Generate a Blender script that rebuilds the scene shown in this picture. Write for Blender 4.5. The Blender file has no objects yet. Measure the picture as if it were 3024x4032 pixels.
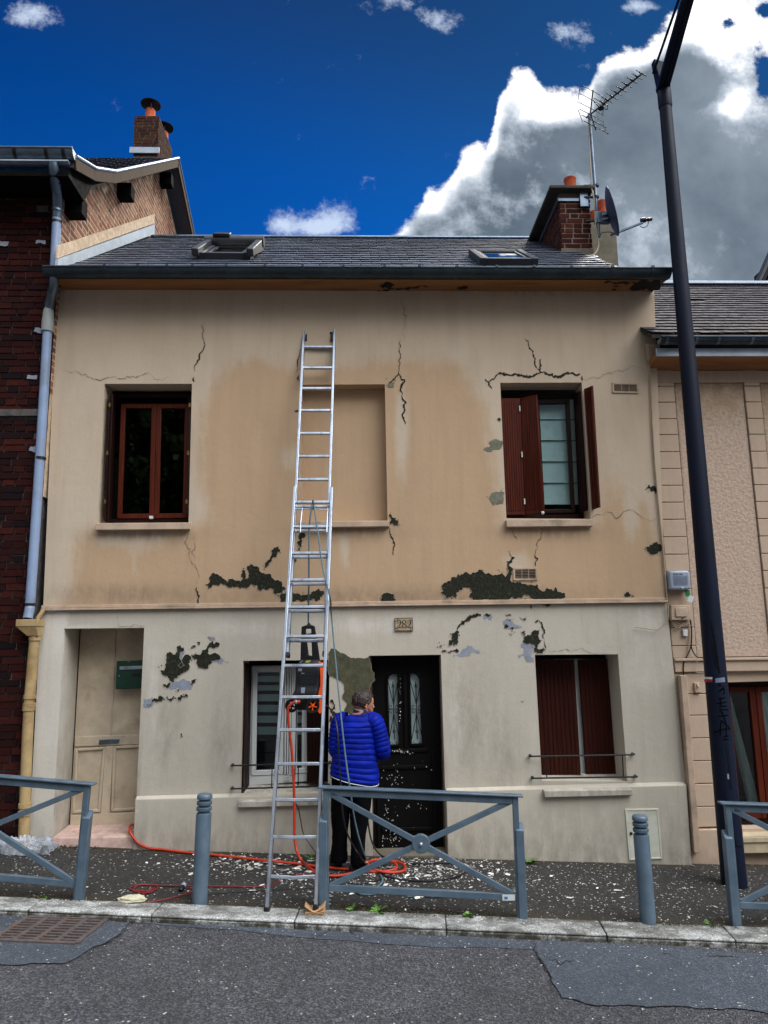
import bpy, bmesh, math, random
from mathutils import Vector, Matrix, noise, geometry
random.seed(11)
SC = bpy.context.scene
COL = SC.collection
R = math.radians

# ---------------------------------------------------------------- camera
PITCH, YAW, ROLL, FPX, CAMD, CAMZ = R(10.0), R(-1.76), R(-0.72), 2900.0, 7.5, 2.0
cp, sp, cy_, sy_ = math.cos(PITCH), math.sin(PITCH), math.cos(YAW), math.sin(YAW)
FW = Vector((-sy_*cp, cy_*cp, sp)); R0 = Vector((cy_, sy_, 0)); U0 = R0.cross(FW)
RT = R0*math.cos(ROLL) + U0*math.sin(ROLL); UP = U0*math.cos(ROLL) - R0*math.sin(ROLL)
CAM = Vector((0, -CAMD, CAMZ))
cam = bpy.data.cameras.new('camera'); cam_o = bpy.data.objects.new('camera', cam); COL.objects.link(cam_o)
cam_o.matrix_world = Matrix(((RT.x, UP.x, -FW.x, CAM.x), (RT.y, UP.y, -FW.y, CAM.y), (RT.z, UP.z, -FW.z, CAM.z), (0, 0, 0, 1)))
cam.sensor_fit = 'VERTICAL'; cam.sensor_height = 36.0; cam.lens = FPX/4032*36
cam.clip_start = 0.05; cam.clip_end = 2000
SC.camera = cam_o
SC.view_settings.view_transform = 'Standard'; SC.view_settings.look = 'None'
SC.view_settings.exposure = 0.27; SC.view_settings.gamma = 1.0

# ---------------------------------------------------------------- sky
SUN_EL, SUN_AZ = R(43), R(27)          # behind the house, to the right, veiled by the bright cloud
w = bpy.data.worlds.new('World'); SC.world = w; w.use_nodes = True
wt = w.node_tree
for n in list(wt.nodes): wt.nodes.remove(n)
def WN(t, **kw):
    n = wt.nodes.new(t)
    for k_, v in kw.items(): setattr(n, k_, v)
    return n
def wl(v, sock):
    if hasattr(v, 'is_output'): wt.links.new(v, sock)
    else: sock.default_value = v
def m(op, a, b=None, c=None, clamp=False):
    n = WN('ShaderNodeMath', operation=op, use_clamp=clamp)
    wl(a, n.inputs[0])
    if b is not None: wl(b, n.inputs[1])
    if c is not None: wl(c, n.inputs[2])
    return n.outputs[0]
def sstep(x, lo, hi):
    n = WN('ShaderNodeMapRange', interpolation_type='SMOOTHSTEP')
    wl(x, n.inputs[0]); n.inputs[1].default_value = lo; n.inputs[2].default_value = hi
    return n.outputs[0]
def wmix(f, a, b):
    n = WN('ShaderNodeMix', data_type='RGBA'); wl(f, n.inputs[0]); wl(a, n.inputs[6]); wl(b, n.inputs[7]); return n.outputs[2]
tc = WN('ShaderNodeTexCoord'); sx = WN('ShaderNodeSeparateXYZ'); wt.links.new(tc.outputs['Generated'], sx.inputs[0])
DX, DY, DZ = sx.outputs
yy = m('MAXIMUM', DY, 0.08)
A = m('DIVIDE', DX, yy); B = m('DIVIDE', DZ, yy)
cv = WN('ShaderNodeCombineXYZ'); wl(A, cv.inputs[0]); wl(B, cv.inputs[1])
def wnoise(vec, sc, det=6, rough=.6, off=0.0):
    n = WN('ShaderNodeTexNoise'); n.noise_dimensions = '4D'
    wt.links.new(vec, n.inputs['Vector']); n.inputs['W'].default_value = off
    n.inputs['Scale'].default_value = sc; n.inputs['Detail'].default_value = det; n.inputs['Roughness'].default_value = rough
    return n.outputs['Fac']
def skyab(u, v):                        # direction (x/y, z/y) of a point of the sky
    d = RT*((u*1.8228-1512)/FPX) - UP*((v*1.8228-2016)/FPX) + FW
    return d.x/d.y, d.z/d.y
nz1 = wnoise(cv.outputs[0], 5.0, 8, .62, 1.3); nz2 = wnoise(cv.outputs[0], 3.2, 5, .5, 4.1); nz3 = wnoise(cv.outputs[0], 16, 8, .65, 9.0)
# the big cumulus: its upper edge as a curve over azimuth
edge = WN('ShaderNodeFloatCurve'); cm = edge.mapping.curves[0]
epts = [skyab(*q) for q in ((770,530),(860,480),(915,420),(960,400),(1010,335),(1050,315),(1085,210),(1120,165),(1195,205),(1262,200),(1290,130),(1385,80),(1440,30),(1560,-60),(1760,-160))]
a0, a1 = -0.2, 1.0
def cx(a): return (a-a0)/(a1-a0)
while len(cm.points) < len(epts): cm.points.new(0.5, 0.5)
for p_, (a_, b_) in zip(cm.points, epts): p_.location = (cx(a_), b_/1.4); p_.handle_type = 'AUTO'
edge.mapping.update()
wl(m('DIVIDE', m('SUBTRACT', A, a0), a1-a0, clamp=True), edge.inputs['Value'])
ed = m('MULTIPLY', edge.outputs[0], 1.4)
depth = m('ADD', m('SUBTRACT', ed, B), m('MULTIPLY', m('SUBTRACT', nz1, .5), .17))
depth = m('ADD', depth, m('MULTIPLY', m('SUBTRACT', nz3, .5), .06))
a_l = skyab(840, 480)[0]
cmask = m('MULTIPLY', sstep(depth, -.007, .014), sstep(m('ADD', A, m('MULTIPLY', m('SUBTRACT', nz1, .5), .08)), a_l-.01, a_l+.015))
def gauss(u, v, ru, rv):
    a_, b_ = skyab(u, v); s = FPX/1.8228*0.93
    q = m('ADD', m('POWER', m('DIVIDE', m('SUBTRACT', A, a_), ru/s), 2.0), m('POWER', m('DIVIDE', m('SUBTRACT', B, b_), rv/s), 2.0))
    return m('POWER', 2.718, m('MULTIPLY', q, -1.0))
def gsum(lst):
    o = None
    for g in lst:
        e = m('MULTIPLY', gauss(*g[:4]), g[4]); o = e if o is None else m('ADD', o, e)
    return o
# small torn clouds and the blue holes in the big one
wisp = gsum([(738,474,58,46,1.05),(612,490,52,34,1.0),(945,50,48,38,1.05),(860,5,60,40,.9),(75,30,70,45,.85),(1235,70,75,40,.8),(795,385,22,14,.6),(690,492,40,18,.8),(1380,10,60,30,.8)])
wmask = sstep(m('ADD', wisp, m('MULTIPLY', m('SUBTRACT', wnoise(cv.outputs[0], 13, 10, .72, 2.2), .5), 3.4)), .42, 1.25)
holes = gsum([(1650,160,32,100,1.0),(1655,20,45,35,1.0),(1575,52,26,26,.62),(1640,290,10,30,.4)])
hmask = sstep(m('ADD', holes, m('MULTIPLY', m('SUBTRACT', wnoise(cv.outputs[0], 9, 9, .7, 6.0), .5), 2.6)), .5, .8)
cmask = m('MULTIPLY', cmask, m('SUBTRACT', 1.0, hmask))
# brightness inside the cumulus: sunlit rim, hot heart round the veiled sun, grey belly
hot = gsum([(1600,60,95,130,1.05),(1600,215,46,40,.8),(1560,235,40,22,.5),(1480,90,60,55,.7),(1180,245,80,38,.75),(1150,190,55,40,.65),(1370,120,80,32,.8),(925,440,36,32,.45),(1010,350,30,30,.5),(1060,310,40,30,.3),(1560,150,50,60,.3)])
dark = gsum([(1490,165,75,60,.95),(1520,400,130,120,.45),(1300,330,120,60,.3),(1420,260,70,50,.35)])
lit = m('ADD', m('SUBTRACT', hot, dark), m('MULTIPLY', m('SUBTRACT', nz1, .5), 1.7))
lit = m('ADD', lit, m('MULTIPLY', m('SUBTRACT', nz3, .5), 1.7))
lit = m('ADD', lit, m('MULTIPLY', m('SUBTRACT', wnoise(cv.outputs[0], 9, 9, .68, 7.7), .5), 1.3))
rim = m('SUBTRACT', 1.0, sstep(depth, .0, .075))
lit = m('ADD', lit, m('MULTIPLY', rim, m('ADD', .42, m('MULTIPLY', nz2, .85))))
belly = wmix(sstep(m('ADD', nz2, m('MULTIPLY', nz1, .6)), .55, 1.05), (.085,.118,.158,1), (.245,.295,.355,1))
ccol = wmix(sstep(lit, -.05, .55), belly, (.46,.52,.60,1))
ccol = wmix(sstep(lit, .35, 1.05), ccol, (1.35,1.35,1.36,1))
sky = WN('ShaderNodeTexSky'); sky.sky_type = 'NISHITA'; sky.sun_disc = False
sky.sun_elevation = SUN_EL; sky.sun_rotation = SUN_AZ
sky.air_density = 1.3; sky.dust_density = .3; sky.ozone_density = 3.0
tint = WN('ShaderNodeMix', data_type='RGBA', blend_type='MULTIPLY'); tint.inputs[0].default_value = 1
wt.links.new(sky.outputs[0], tint.inputs[6]); tint.inputs[7].default_value = (.0007,.0188,.053,1)   # deep clear blue after rain
blue = tint.outputs[2]
blue = wmix(m('MULTIPLY', sstep(m('ADD', B, m('MULTIPLY', A, .5)), .55, 1.05), .62), blue, (.016,.050,.135,1))
bdk = WN('ShaderNodeVectorMath', operation='SCALE'); wt.links.new(blue, bdk.inputs[0]); wl(m('SUBTRACT', 1.08, m('MULTIPLY', sstep(B, .55, 1.1), .34)), bdk.inputs['Scale']); blue = bdk.outputs[0]
front = wmix(m('MULTIPLY', wmask, .8), blue, (.62,.72,.88,1))
front = wmix(cmask, front, ccol)
# the rest of the sky, over and behind the photographer: bright broken overcast
bn = wnoise(tc.outputs['Generated'], 2.6, 7, .58, 3.0)
backc = wmix(sstep(bn, .36, .62), (.55,.78,1.2,1), (2.25,2.2,2.15,1))
zel = m('ADD', .10, m('MULTIPLY', m('MAXIMUM', DZ, 0.0), 1.5))
lob = m('ADD', m('ADD', m('MULTIPLY', DX, .46), m('MULTIPLY', DY, -.42)), m('MULTIPLY', DZ, .78))     # bright lobe added to the unseen sky, upper right, for soft directional shadows
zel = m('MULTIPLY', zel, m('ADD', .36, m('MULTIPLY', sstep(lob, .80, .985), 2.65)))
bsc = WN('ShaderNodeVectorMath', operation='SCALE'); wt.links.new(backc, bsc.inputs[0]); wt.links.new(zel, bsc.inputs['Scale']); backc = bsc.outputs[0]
fr = sstep(DY, .12, .34)
hi = sstep(B, 1.25, 1.7)
fr = m('MULTIPLY', fr, m('SUBTRACT', 1.0, hi))
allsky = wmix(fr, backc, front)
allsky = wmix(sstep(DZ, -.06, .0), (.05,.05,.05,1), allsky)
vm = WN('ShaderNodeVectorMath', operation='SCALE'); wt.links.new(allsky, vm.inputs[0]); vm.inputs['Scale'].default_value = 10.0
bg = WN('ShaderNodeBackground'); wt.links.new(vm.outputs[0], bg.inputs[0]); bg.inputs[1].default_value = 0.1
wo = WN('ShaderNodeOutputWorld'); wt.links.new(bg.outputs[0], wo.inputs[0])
# ---------------------------------------------------------------- sun
sl = bpy.data.lights.new('sun', 'SUN'); sl.energy = 2.0; sl.angle = R(8); sl.color = (1, .93, .82)
so = bpy.data.objects.new('sun', sl); COL.objects.link(so)
sd = Vector((math.sin(SUN_AZ)*math.cos(SUN_EL), math.cos(SUN_AZ)*math.cos(SUN_EL), math.sin(SUN_EL)))
so.rotation_euler = sd.to_track_quat('Z', 'Y').to_euler(); so.location = (4, 6, 14)

# ---------------------------------------------------------------- measuring: a ray of the camera met with a plane of the scene
K = 1.8228
def ray(u, v): return RT*((u*K-1512)/FPX) - UP*((v*K-2016)/FPX) + FW
def at(u, v, y=0.0):
    d = ray(u, v); return CAM + d*((y-CAM.y)/d.y)
def atx(u, v, x):
    d = ray(u, v); return CAM + d*((x-CAM.x)/d.x)
def onp(u, v, pt, n):
    d = ray(u, v); return CAM + d*((Vector(pt)-CAM).dot(n)/d.dot(n))
GX, GY = -0.0467, 0.03                       # the street falls to the right, the pavement towards the kerb
GN = Vector((-GX, -GY, 1)); GP = Vector((-2.158, 0, 0.102))
def gz(x, y): return GP.z + GX*(x-GP.x) + GY*y
def gnd(u, v): return onp(u, v, GP, GN)
def kb(x): return -1.405 - .0342*x          # back edge of the kerb
def kf(x): return -1.640 - .0400*x          # its front edge
KH = .046
RY = -.008
def rz(x, y):
    return gz(x, kf(x)) - KH + RY*(y-kf(x))
RN = Vector((-GX+.04*(GY-RY), -RY, 1))
def road(u, v):
    p = onp(u, v, (0, kf(0), rz(0, kf(0))), RN); return p
def zf(ox, oy, s): return lambda x, y: ((ox+x/s)/K, (oy+y/s)/K)
z3 = zf(0,1100,1.659); z4 = zf(1000,1100,1.659); z5 = zf(1800,1100,1.3554); z6 = zf(0,2300,1.659); z7 = zf(900,2350,1.659)
z8 = zf(1700,2300,1.659); z9 = zf(2300,2200,2.011); zl = zf(1100,1900,3.687); zr = zf(2080,650,3.190); zb = zf(0,540,3.190)
zs = zf(700,850,3.318); zq = zf(2500,1050,3.166); zw = zf(1100,2420,5.029); zm = zf(1250,2700,2.949); zd = zf(1480,2600,2.764)
zp = zf(2750,2600,2.456); zt = zf(780,3000,2.304); z1 = zf(0,300,1.659); z2 = zf(1900,0,1.476); z10 = zf(0,3000,1.508); z11 = zf(950,3000,1.4426); z12 = zf(1950,3000,1.5447)
zg = zf(2760,2640,7.372)
# ---------------------------------------------------------------- materials
def S(r, g, b):
    f = lambda c: (c/255/12.92) if c/255 <= .04045 else ((c/255+.055)/1.055)**2.4
    return (f(r), f(g), f(b), 1)
class NT:
    def __init__(s, name):
        s.m = bpy.data.materials.new(name); s.m.use_nodes = True; s.t = s.m.node_tree
        s.b = s.t.nodes['Principled BSDF']; s.out = s.t.nodes['Material Output']
        s.tc = s.n('ShaderNodeTexCoord')
    def n(s, t, **kw):
        x = s.t.nodes.new(t)
        for k_, v in kw.items(): setattr(x, k_, v)
        return x
    def l(s, v, sock):
        if hasattr(v, 'is_output'): s.t.links.new(v, sock)
        else: sock.default_value = v
    def noise(s, sc, det=5, rough=.6, stretch=None, off=0.0):
        x = s.n('ShaderNodeTexNoise'); x.noise_dimensions = '4D'; x.inputs['W'].default_value = off
        v = s.tc.outputs['Object']
        if stretch:
            mp = s.n('ShaderNodeMapping'); mp.inputs['Scale'].default_value = stretch; s.l(v, mp.inputs[0]); v = mp.outputs[0]
        s.l(v, x.inputs['Vector']); x.inputs['Scale'].default_value = sc; x.inputs['Detail'].default_value = det; x.inputs['Roughness'].default_value = rough
        return x.outputs['Fac']
    def vor(s, sc, feat='F1', out='Distance', rnd=1.0):
        x = s.n('ShaderNodeTexVoronoi', feature=feat); s.l(s.tc.outputs['Object'], x.inputs['Vector']); x.inputs['Scale'].default_value = sc
        x.inputs['Randomness'].default_value = rnd
        return x.outputs[out]
    def ss(s, x, lo, hi, a=0.0, b=1.0):
        q = s.n('ShaderNodeMapRange', interpolation_type='SMOOTHSTEP'); s.l(x, q.inputs[0])
        q.inputs[1].default_value = lo; q.inputs[2].default_value = hi; q.inputs[3].default_value = a; q.inputs[4].default_value = b
        return q.outputs[0]
    def mix(s, f, a, b, bl='MIX'):
        q = s.n('ShaderNodeMix', data_type='RGBA', blend_type=bl); s.l(f, q.inputs[0]); s.l(a, q.inputs[6]); s.l(b, q.inputs[7]); return q.outputs[2]
    def mt(s, op, a, b=0.0):
        q = s.n('ShaderNodeMath', operation=op); s.l(a, q.inputs[0]); s.l(b, q.inputs[1]); return q.outputs[0]
    def attr(s, name): return s.n('ShaderNodeAttribute', attribute_name=name).outputs['Fac']
    def ramp(s, f, stops, interp='LINEAR'):
        q = s.n('ShaderNodeValToRGB'); s.l(f, q.inputs[0]); q.color_ramp.interpolation = interp
        e = q.color_ramp.elements
        while len(e) < len(stops): e.new(.5)
        for el, (p, c) in zip(e, stops): el.position = p; el.color = c
        return q.outputs[0]
    def isl(s): return s.n('ShaderNodeNewGeometry').outputs['Random Per Island']
    def color(s, c): s.l(c, s.b.inputs['Base Color'])
    def rough(s, r): s.l(r, s.b.inputs['Roughness'])
    def spec(s, r): s.b.inputs['Specular IOR Level'].default_value = r
    def bump(s, h, strength=.3, dist=.01):
        q = s.n('ShaderNodeBump'); q.inputs['Strength'].default_value = strength; q.inputs['Distance'].default_value = dist
        s.l(h, q.inputs['Height']); s.l(q.outputs[0], s.b.inputs['Normal'])
def scl(c, f): return (c[0]*f, c[1]*f, c[2]*f, 1)
MC = {}
def mat(name, c, rough=.6, var=.25, sc=6, bump=.15, bsc=60, metal=0.0, spec=.5, c2=None, stretch=None, dist=.004):
    if name in MC: return MC[name]
    t = NT(name); f = t.noise(sc, 6, .65, stretch)
    col = t.mix(t.ss(f, .3, .7), scl(c, 1-var), scl(c, 1+var))
    if c2: col = t.mix(t.ss(t.noise(sc*.6, 7, .7, stretch, 5.0), .5, .68), col, c2)
    t.color(col); t.rough(t.ss(t.noise(sc*1.7, 4, .6, stretch, 2.0), .2, .8, max(rough-.1, .03), min(rough+.12, 1)))
    t.b.inputs['Metallic'].default_value = metal; t.spec(spec)
    if bump: t.bump(t.noise(bsc, 4, .6, stretch, 7.0), bump, dist)
    MC[name] = t.m; return t.m
def stucco(name, base, alt, dirt, grain=140, bump=.35):
    t = NT(name)
    w_ = t.attr('weather')
    n_ = t.mt('ADD', t.mt('MULTIPLY', t.mt('SUBTRACT', t.noise(4, 8, .7), .5), 1.1), t.mt('MULTIPLY', t.mt('SUBTRACT', t.noise(3, 7, .7, (5, 1, .7), 6.0), .5), .9))
    w2 = t.ss(t.mt('ADD', w_, n_), .12, .88)
    c = t.mix(w2, base, alt)
    streak = t.noise(2.2, 6, .6, (3.2, 1, .35), 3.0)
    c = t.mix(t.ss(streak, .42, .78, 0, .2), c, dirt)
    c = t.mix(t.ss(t.noise(7, 7, .7, (6, 1, .22), 21.0), .54, .76, 0, .3), c, dirt)
    blot = t.noise(1.1, 6, .6, None, 8.0)
    c = t.mix(t.ss(blot, .35, .7, 0, .30), c, scl(base, .78))
    c = t.mix(t.mt('MULTIPLY', t.attr('grime'), t.ss(t.noise(7, 8, .7, (1.6, 1, .6), 4.0), .25, .7)), c, dirt)
    c = t.mix(t.ss(t.noise(grain, 3, .7), .3, .75, 0, .26), c, scl(base, .5))
    c = t.mix(t.ss(t.noise(21, 8, .75, None, 12.0), .66, .74, 0, .45), c, scl(base, .45))
    c = t.mix(t.ss(t.noise(9, 8, .7, (1, 1, 2.2), 15.0), .6, .75, 0, .3), c, scl(alt, 1.15))
    t.color(c); t.rough(.92); t.spec(.2)
    h = t.mt('ADD', t.noise(grain, 3, .7), t.mt('MULTIPLY', t.noise(14, 5, .6), 1.4))
    t.bump(h, bump, .006)
    return t.m
M_PEACH = stucco('painted_peach_render', S(197,166,132), S(208,190,166), S(138,118,98))
M_GREY = stucco('painted_grey_render', S(201,192,174), S(222,215,201), S(128,120,108))
M_TRIM = mat('painted_trim', S(184,160,136), .85, .16, 5, .3, 70, c2=S(144,128,108))
M_SOFF = mat('ochre_eaves_board', S(150,102,58), .7, .2, 3, .2, 30, c2=S(120,78,40), stretch=(.4, 3, 3))
M_CREAM = mat('cream_door_paint', S(184,168,143), .6, .16, 4, .2, 40, c2=S(156,138,112))
M_PATCHD = mat('bare_dark_render', S(44,45,36), .95, .45, 55, .9, 130, c2=S(72,70,58), spec=.1, dist=.008)
M_PATCHO = mat('old_olive_render', S(86,86,66), .95, .25, 16, .8, 130, c2=S(66,66,52), spec=.1, dist=.008)
M_PATCHG = mat('old_grey_cement', S(120,120,102), .95, .2, 16, .6, 130, c2=S(96,100,88), spec=.1, dist=.006)
M_PATCHB = mat('pale_blue_primer', S(136,142,154), .9, .16, 10, .3, 60, c2=S(164,160,154))
M_LIP = mat('paint_lip', S(196,186,172), .9, .2, 12, 0, c2=S(150,136,120))
M_CRACK = mat('crack_line', S(58,52,44), 1, .2, 10, 0)
M_HAIR_CR = mat('hairline_crack', S(104,88,72), 1, .2, 10, 0)
def wood(name, c, grooves=0, rough=.45):
    t = NT(name)
    g = t.noise(9, 6, .65, (6, 6, .25))
    col = t.mix(t.ss(g, .3, .72), scl(c, .55), scl(c, 1.25)); t.color(col); t.spec(.15)
    t.rough(rough); t.bump(t.noise(26, 4, .6, (5, 5, .2)), .2, .003)
    return t.m
M_MAHOG = wood('red_brown_wood', S(84,32,15), rough=.5)
M_MAHOGD = wood('dark_brown_wood', S(38,18,13))
M_BLACKDOOR = wood('blackened_door_wood', S(7,5,4), rough=.65)
M_OLDWOOD = wood('weathered_board', S(76,60,45), rough=.8)
M_PVC = mat('white_window_frame', S(206,208,204), .35, .06, 4, 0)
M_BRASS = mat('brass_hinge', S(130,104,58), .35, .15, 20, 0, metal=.7)
M_ZINC = mat('zinc_sheet', S(108,122,136), .38, .22, 5, .12, 20, metal=.85, c2=S(84,98,104))
M_ZINCD = mat('dark_zinc', S(58,70,78), .42, .22, 5, .12, 20, metal=.6, c2=S(46,56,60))
M_ZINCG = mat('graphite_frame', S(50,53,56), .5, .12, 5, .1, 20, metal=.2)
M_ZINCL = mat('pale_zinc_flashing', S(178,190,200), .4, .12, 6, .1, 24, metal=.3)
M_PIPE = mat('grey_blue_pvc_pipe', S(136,154,182), .4, .1, 3, .05, 20, c2=S(120,134,152))
M_PIPEC = mat('cream_cast_pipe', S(176,150,104), .55, .2, 4, .25, 30, c2=S(134,104,62))
M_IRON = mat('black_iron', S(13,13,16), .45, .2, 20, .1, 60)
def painted(name, c, c2):
    t = NT(name); col = t.mix(t.ss(t.noise(5, 6, .65), .3, .7), c2, c)
    col = t.mix(t.ss(t.noise(30, 8, .75, None, 3.0), .63, .70, 0, .75), col, S(58,46,38))
    col = t.mix(t.ss(t.noise(18, 8, .75, (1, 1, .5), 9.0), .62, .72, 0, .5), col, S(150,160,166))
    col = t.mix(t.ss(t.noise(3.5, 7, .7, (1, 1, .4), 6.0), .5, .75, 0, .45), col, scl(c2, .55))
    t.color(col); t.rough(t.ss(t.noise(9, 5), .3, .7, .28, .55)); t.bump(t.noise(60, 5, .65), .18, .003); return t.m
M_BARR = painted('blue_grey_paint', S(90,108,121), S(72,88,100))
M_LAMP = mat('navy_lamp_paint', S(14,22,40), .55, .2, 3, .12, 50, c2=S(9,13,24), spec=.2, stretch=(1, 1, .25))
M_ALU = mat('aluminium', S(180,188,198), .36, .14, 12, .15, 40, metal=.9, c2=S(132,140,152), stretch=(1, 1, .4))
M_BLACK = mat('black_plastic', S(11,11,14), .45, .2, 9, .06, 60)
M_ORANGE = mat('orange_plastic', S(232,84,14), .38, .1, 9, .04, 60)
M_HOSE = mat('orange_red_hose', S(182,52,20), .42, .12, 8, .05, 80)
M_REDCORD = mat('dark_red_cord', S(120,30,26), .5, .12, 8, 0)
M_ROPE = mat('blue_green_rope', S(92,116,124), .8, .25, 60, .6, 160)
M_CABLE = mat('cream_cable', S(178,158,130), .6, .12, 8, 0)
M_TERRA = mat('terracotta', S(190,84,44), .8, .2, 8, .3, 50, c2=S(150,60,34))
M_CAPC = mat('sooty_concrete', S(62,56,48), .95, .25, 7, .6, 60, c2=S(44,40,34))
M_CONC = mat('old_concrete', S(104,97,82), .95, .25, 7, .6, 60, c2=S(92,90,66))
M_CARDB = mat('brown_cardboard', S(172,134,92), .8, .15, 10, .2, 60)
M_PLAQ = mat('enamel_plaque', S(168,150,120), .3, .12, 20, 0, c2=S(142,126,98))
M_SHUT = wood('dark_red_shutter', S(56,20,11), rough=.5)
M_SOOT = mat('tarred_timber', S(9,8,7), .9, .2, 9, 0, spec=.1)
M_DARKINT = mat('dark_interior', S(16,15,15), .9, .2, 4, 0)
M_GBOX = mat('dark_green_metal', S(14,52,36), .35, .15, 6, .06, 40)
M_METER = mat('pale_green_cabinet', S(202,202,184), .5, .1, 4, .05, 30, c2=S(184,182,164))
M_GBLUE = mat('light_grey_box', S(150,160,176), .35, .08, 5, .03, 30)
M_SKIN = mat('skin', S(190,128,100), .5, .1, 20, .05, 80)
M_HAIR = mat('dark_brown_hair', S(40,26,20), .55, .35, 60, .8, 160, stretch=(1, 1, .3))
M_JACKET = mat('royal_blue_nylon', S(2,28,140), .6, .2, 12, .3, 50, c2=S(1,14,104), dist=.008, spec=.12)
M_TROUS = mat('black_trousers', S(5,5,8), .9, .2, 9, .5, 60, spec=.1)
M_SHOE = mat('black_shoe', S(15,16,22), .5, .2, 9, .1, 60)
M_WHITE = mat('white_piping', S(214,216,220), .6, .05, 9, 0)
M_SOIL = mat('moss_and_soil', S(52,50,26), .95, .4, 20, .9, 60, c2=S(78,52,30))
M_RED = mat('red_band', S(170,20,24), .5, .1, 9, 0)
def leafm(name, c):
    t = NT(name); i = t.isl()
    t.color(t.mix(i, scl(c, .55), scl(c, 1.5))); t.rough(.55)
    t.b.inputs['Subsurface Weight'].default_value = 0
    return t.m
M_WEED = leafm('weed_leaf', S(84,124,42)); M_TREE = leafm('tree_leaf', S(60,92,38)); M_BARK = mat('bark', S(84,70,56), .95, .3, 14, .8, 30)
def glass(name, tintc=(.75,.85,.85,1), refl=1.0):
    t = NT(name); t.t.nodes.remove(t.b)
    tr = t.n('ShaderNodeBsdfTransparent'); tr.inputs[0].default_value = tintc
    gl = t.n('ShaderNodeBsdfGlossy'); gl.inputs['Roughness'].default_value = .02
    fr = t.n('ShaderNodeFresnel'); fr.inputs[0].default_value = 1.55
    b = t.n('ShaderNodeBump'); b.inputs['Strength'].default_value = .05; b.inputs['Distance'].default_value = .02
    t.l(t.noise(2.5, 2), b.inputs['Height']); t.l(b.outputs[0], gl.inputs['Normal'])
    mx = t.n('ShaderNodeMixShader'); t.l(t.mt('MULTIPLY', fr.outputs[0], refl), mx.inputs[0]); t.l(tr.outputs[0], mx.inputs[1]); t.l(gl.outputs[0], mx.inputs[2])
    t.l(mx.outputs[0], t.out.inputs[0]); return t.m
M_PANE = glass("roof_window_pane", (.03,.04,.06,1), 4.0); M_UL = glass("dark_window_pane", (.05,.06,.06,1), .85)
M_GLASS = glass('window_glass', refl=1.6); M_GLASSD = glass('tinted_pane', (.88,.95,.96,1), 1.3)
def brickm(name, cols, var=.5):
    t = NT(name); n_ = len(cols)
    c = t.ramp(t.isl(), [(i/(n_-1), q) for i, q in enumerate(cols)])
    c = t.mix(t.ss(t.noise(28, 6, .7), .35, .7, 0, var), c, scl(cols[0], .45))
    t.color(c); t.rough(.92); t.spec(.15); t.bump(t.noise(70, 5, .7), .6, .006); return t.m
M_BRKF = brickm('dark_red_brick', [S(40,12,10), S(56,18,14), S(30,14,15), S(70,28,20), S(36,11,11), S(22,15,18)])
M_BRKG = brickm('brown_gable_brick', [S(150,104,84), S(168,120,96), S(122,84,72), S(184,142,112), S(150,92,74), S(104,80,74)], .4)
M_BRKC = brickm('chimney_brick', [S(72,30,22), S(52,24,20), S(90,42,30), S(42,25,25)])
M_MORT = mat('lime_mortar', S(206,182,152), .95, .22, 14, .6, 90, c2=S(176,152,124))
M_MORTC = mat('chimney_mortar', S(116,100,88), .95, .25, 14, .6, 90, c2=S(110,94,82))
M_MORTD = mat('grey_mortar', S(88,82,78), .95, .3, 14, .6, 90, c2=S(60,54,52))
def slatem(name, c, moss=None, spec=.5, rough=.5):
    t = NT(name); i = t.isl()
    col = t.mix(i, scl(c, .7), scl(c, 1.35))
    col = t.mix(t.ss(t.noise(20, 6, .7), .4, .75, 0, .45), col, scl(c, .5))
    if moss: col = t.mix(t.mt('MULTIPLY', t.attr('weather'), t.ss(t.noise(9, 7, .7), .38, .6)), col, moss)
    t.color(col); t.rough(t.ss(t.noise(12, 5, .6), .3, .7, rough-.12, rough+.15)); t.spec(spec); t.bump(t.noise(45, 5, .65), .35, .004); return t.m
M_SLATE = slatem('dark_slate', S(74,79,91), None, .25, .6); M_SLATER = slatem('weathered_slate', S(64,62,69), S(96,88,64), .1, .85)
def cloth(name, c, sc=18):
    t = NT(name); t.color(t.mix(t.noise(sc, 4), scl(c, .8), scl(c, 1.15))); t.rough(.9); return t.m
M_BLIND = cloth('pale_teal_blind', S(176,198,194)); M_CURT = cloth('sheer_white_curtain', S(226,236,228))
def asphalt(name, c, grain, lo, hi, moss=False, bump=.9, spk=.0):
    t = NT(name)
    v = t.vor(grain, out='Color'); sp_ = t.n('ShaderNodeSeparateColor'); t.l(v, sp_.inputs[0])
    f = sp_.outputs[0]
    col = t.ramp(f, [(0, scl(c, lo)), (.55, c), (.9, scl(c, hi)), (1, scl(c, hi*1.5))])
    v2 = t.vor(grain*2.3, out='Color'); s2 = t.n('ShaderNodeSeparateColor'); t.l(v2, s2.inputs[0])
    col = t.mix(.35, col, t.mix(s2.outputs[1], scl(c, lo), scl(c, hi)))
    col = t.mix(t.ss(t.noise(1.6, 6, .65), .35, .7, 0, .45), col, scl(c, .55))
    if spk: col = t.mix(t.ss(sp_.outputs[1], 1-spk, 1-spk*.8), col, S(190,186,176))
    if moss:
        col = t.mix(t.mt('MULTIPLY', t.attr('weather'), t.ss(t.noise(9, 7, .7, None, 3.0), .36, .62)), col, S(58,48,28))
    t.color(col); t.rough(.9); t.spec(.3)
    t.bump(t.mt('ADD', t.vor(grain), t.noise(grain*.8, 4)), bump, .006); return t.m
M_PAVE = asphalt('worn_pavement_asphalt', S(50,48,45), 85, .35, 2.2, True, spk=.02)
M_ROAD = asphalt('coarse_road_asphalt', S(72,71,73), 82, .22, 2.3, False, 1.4, spk=.004)
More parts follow.
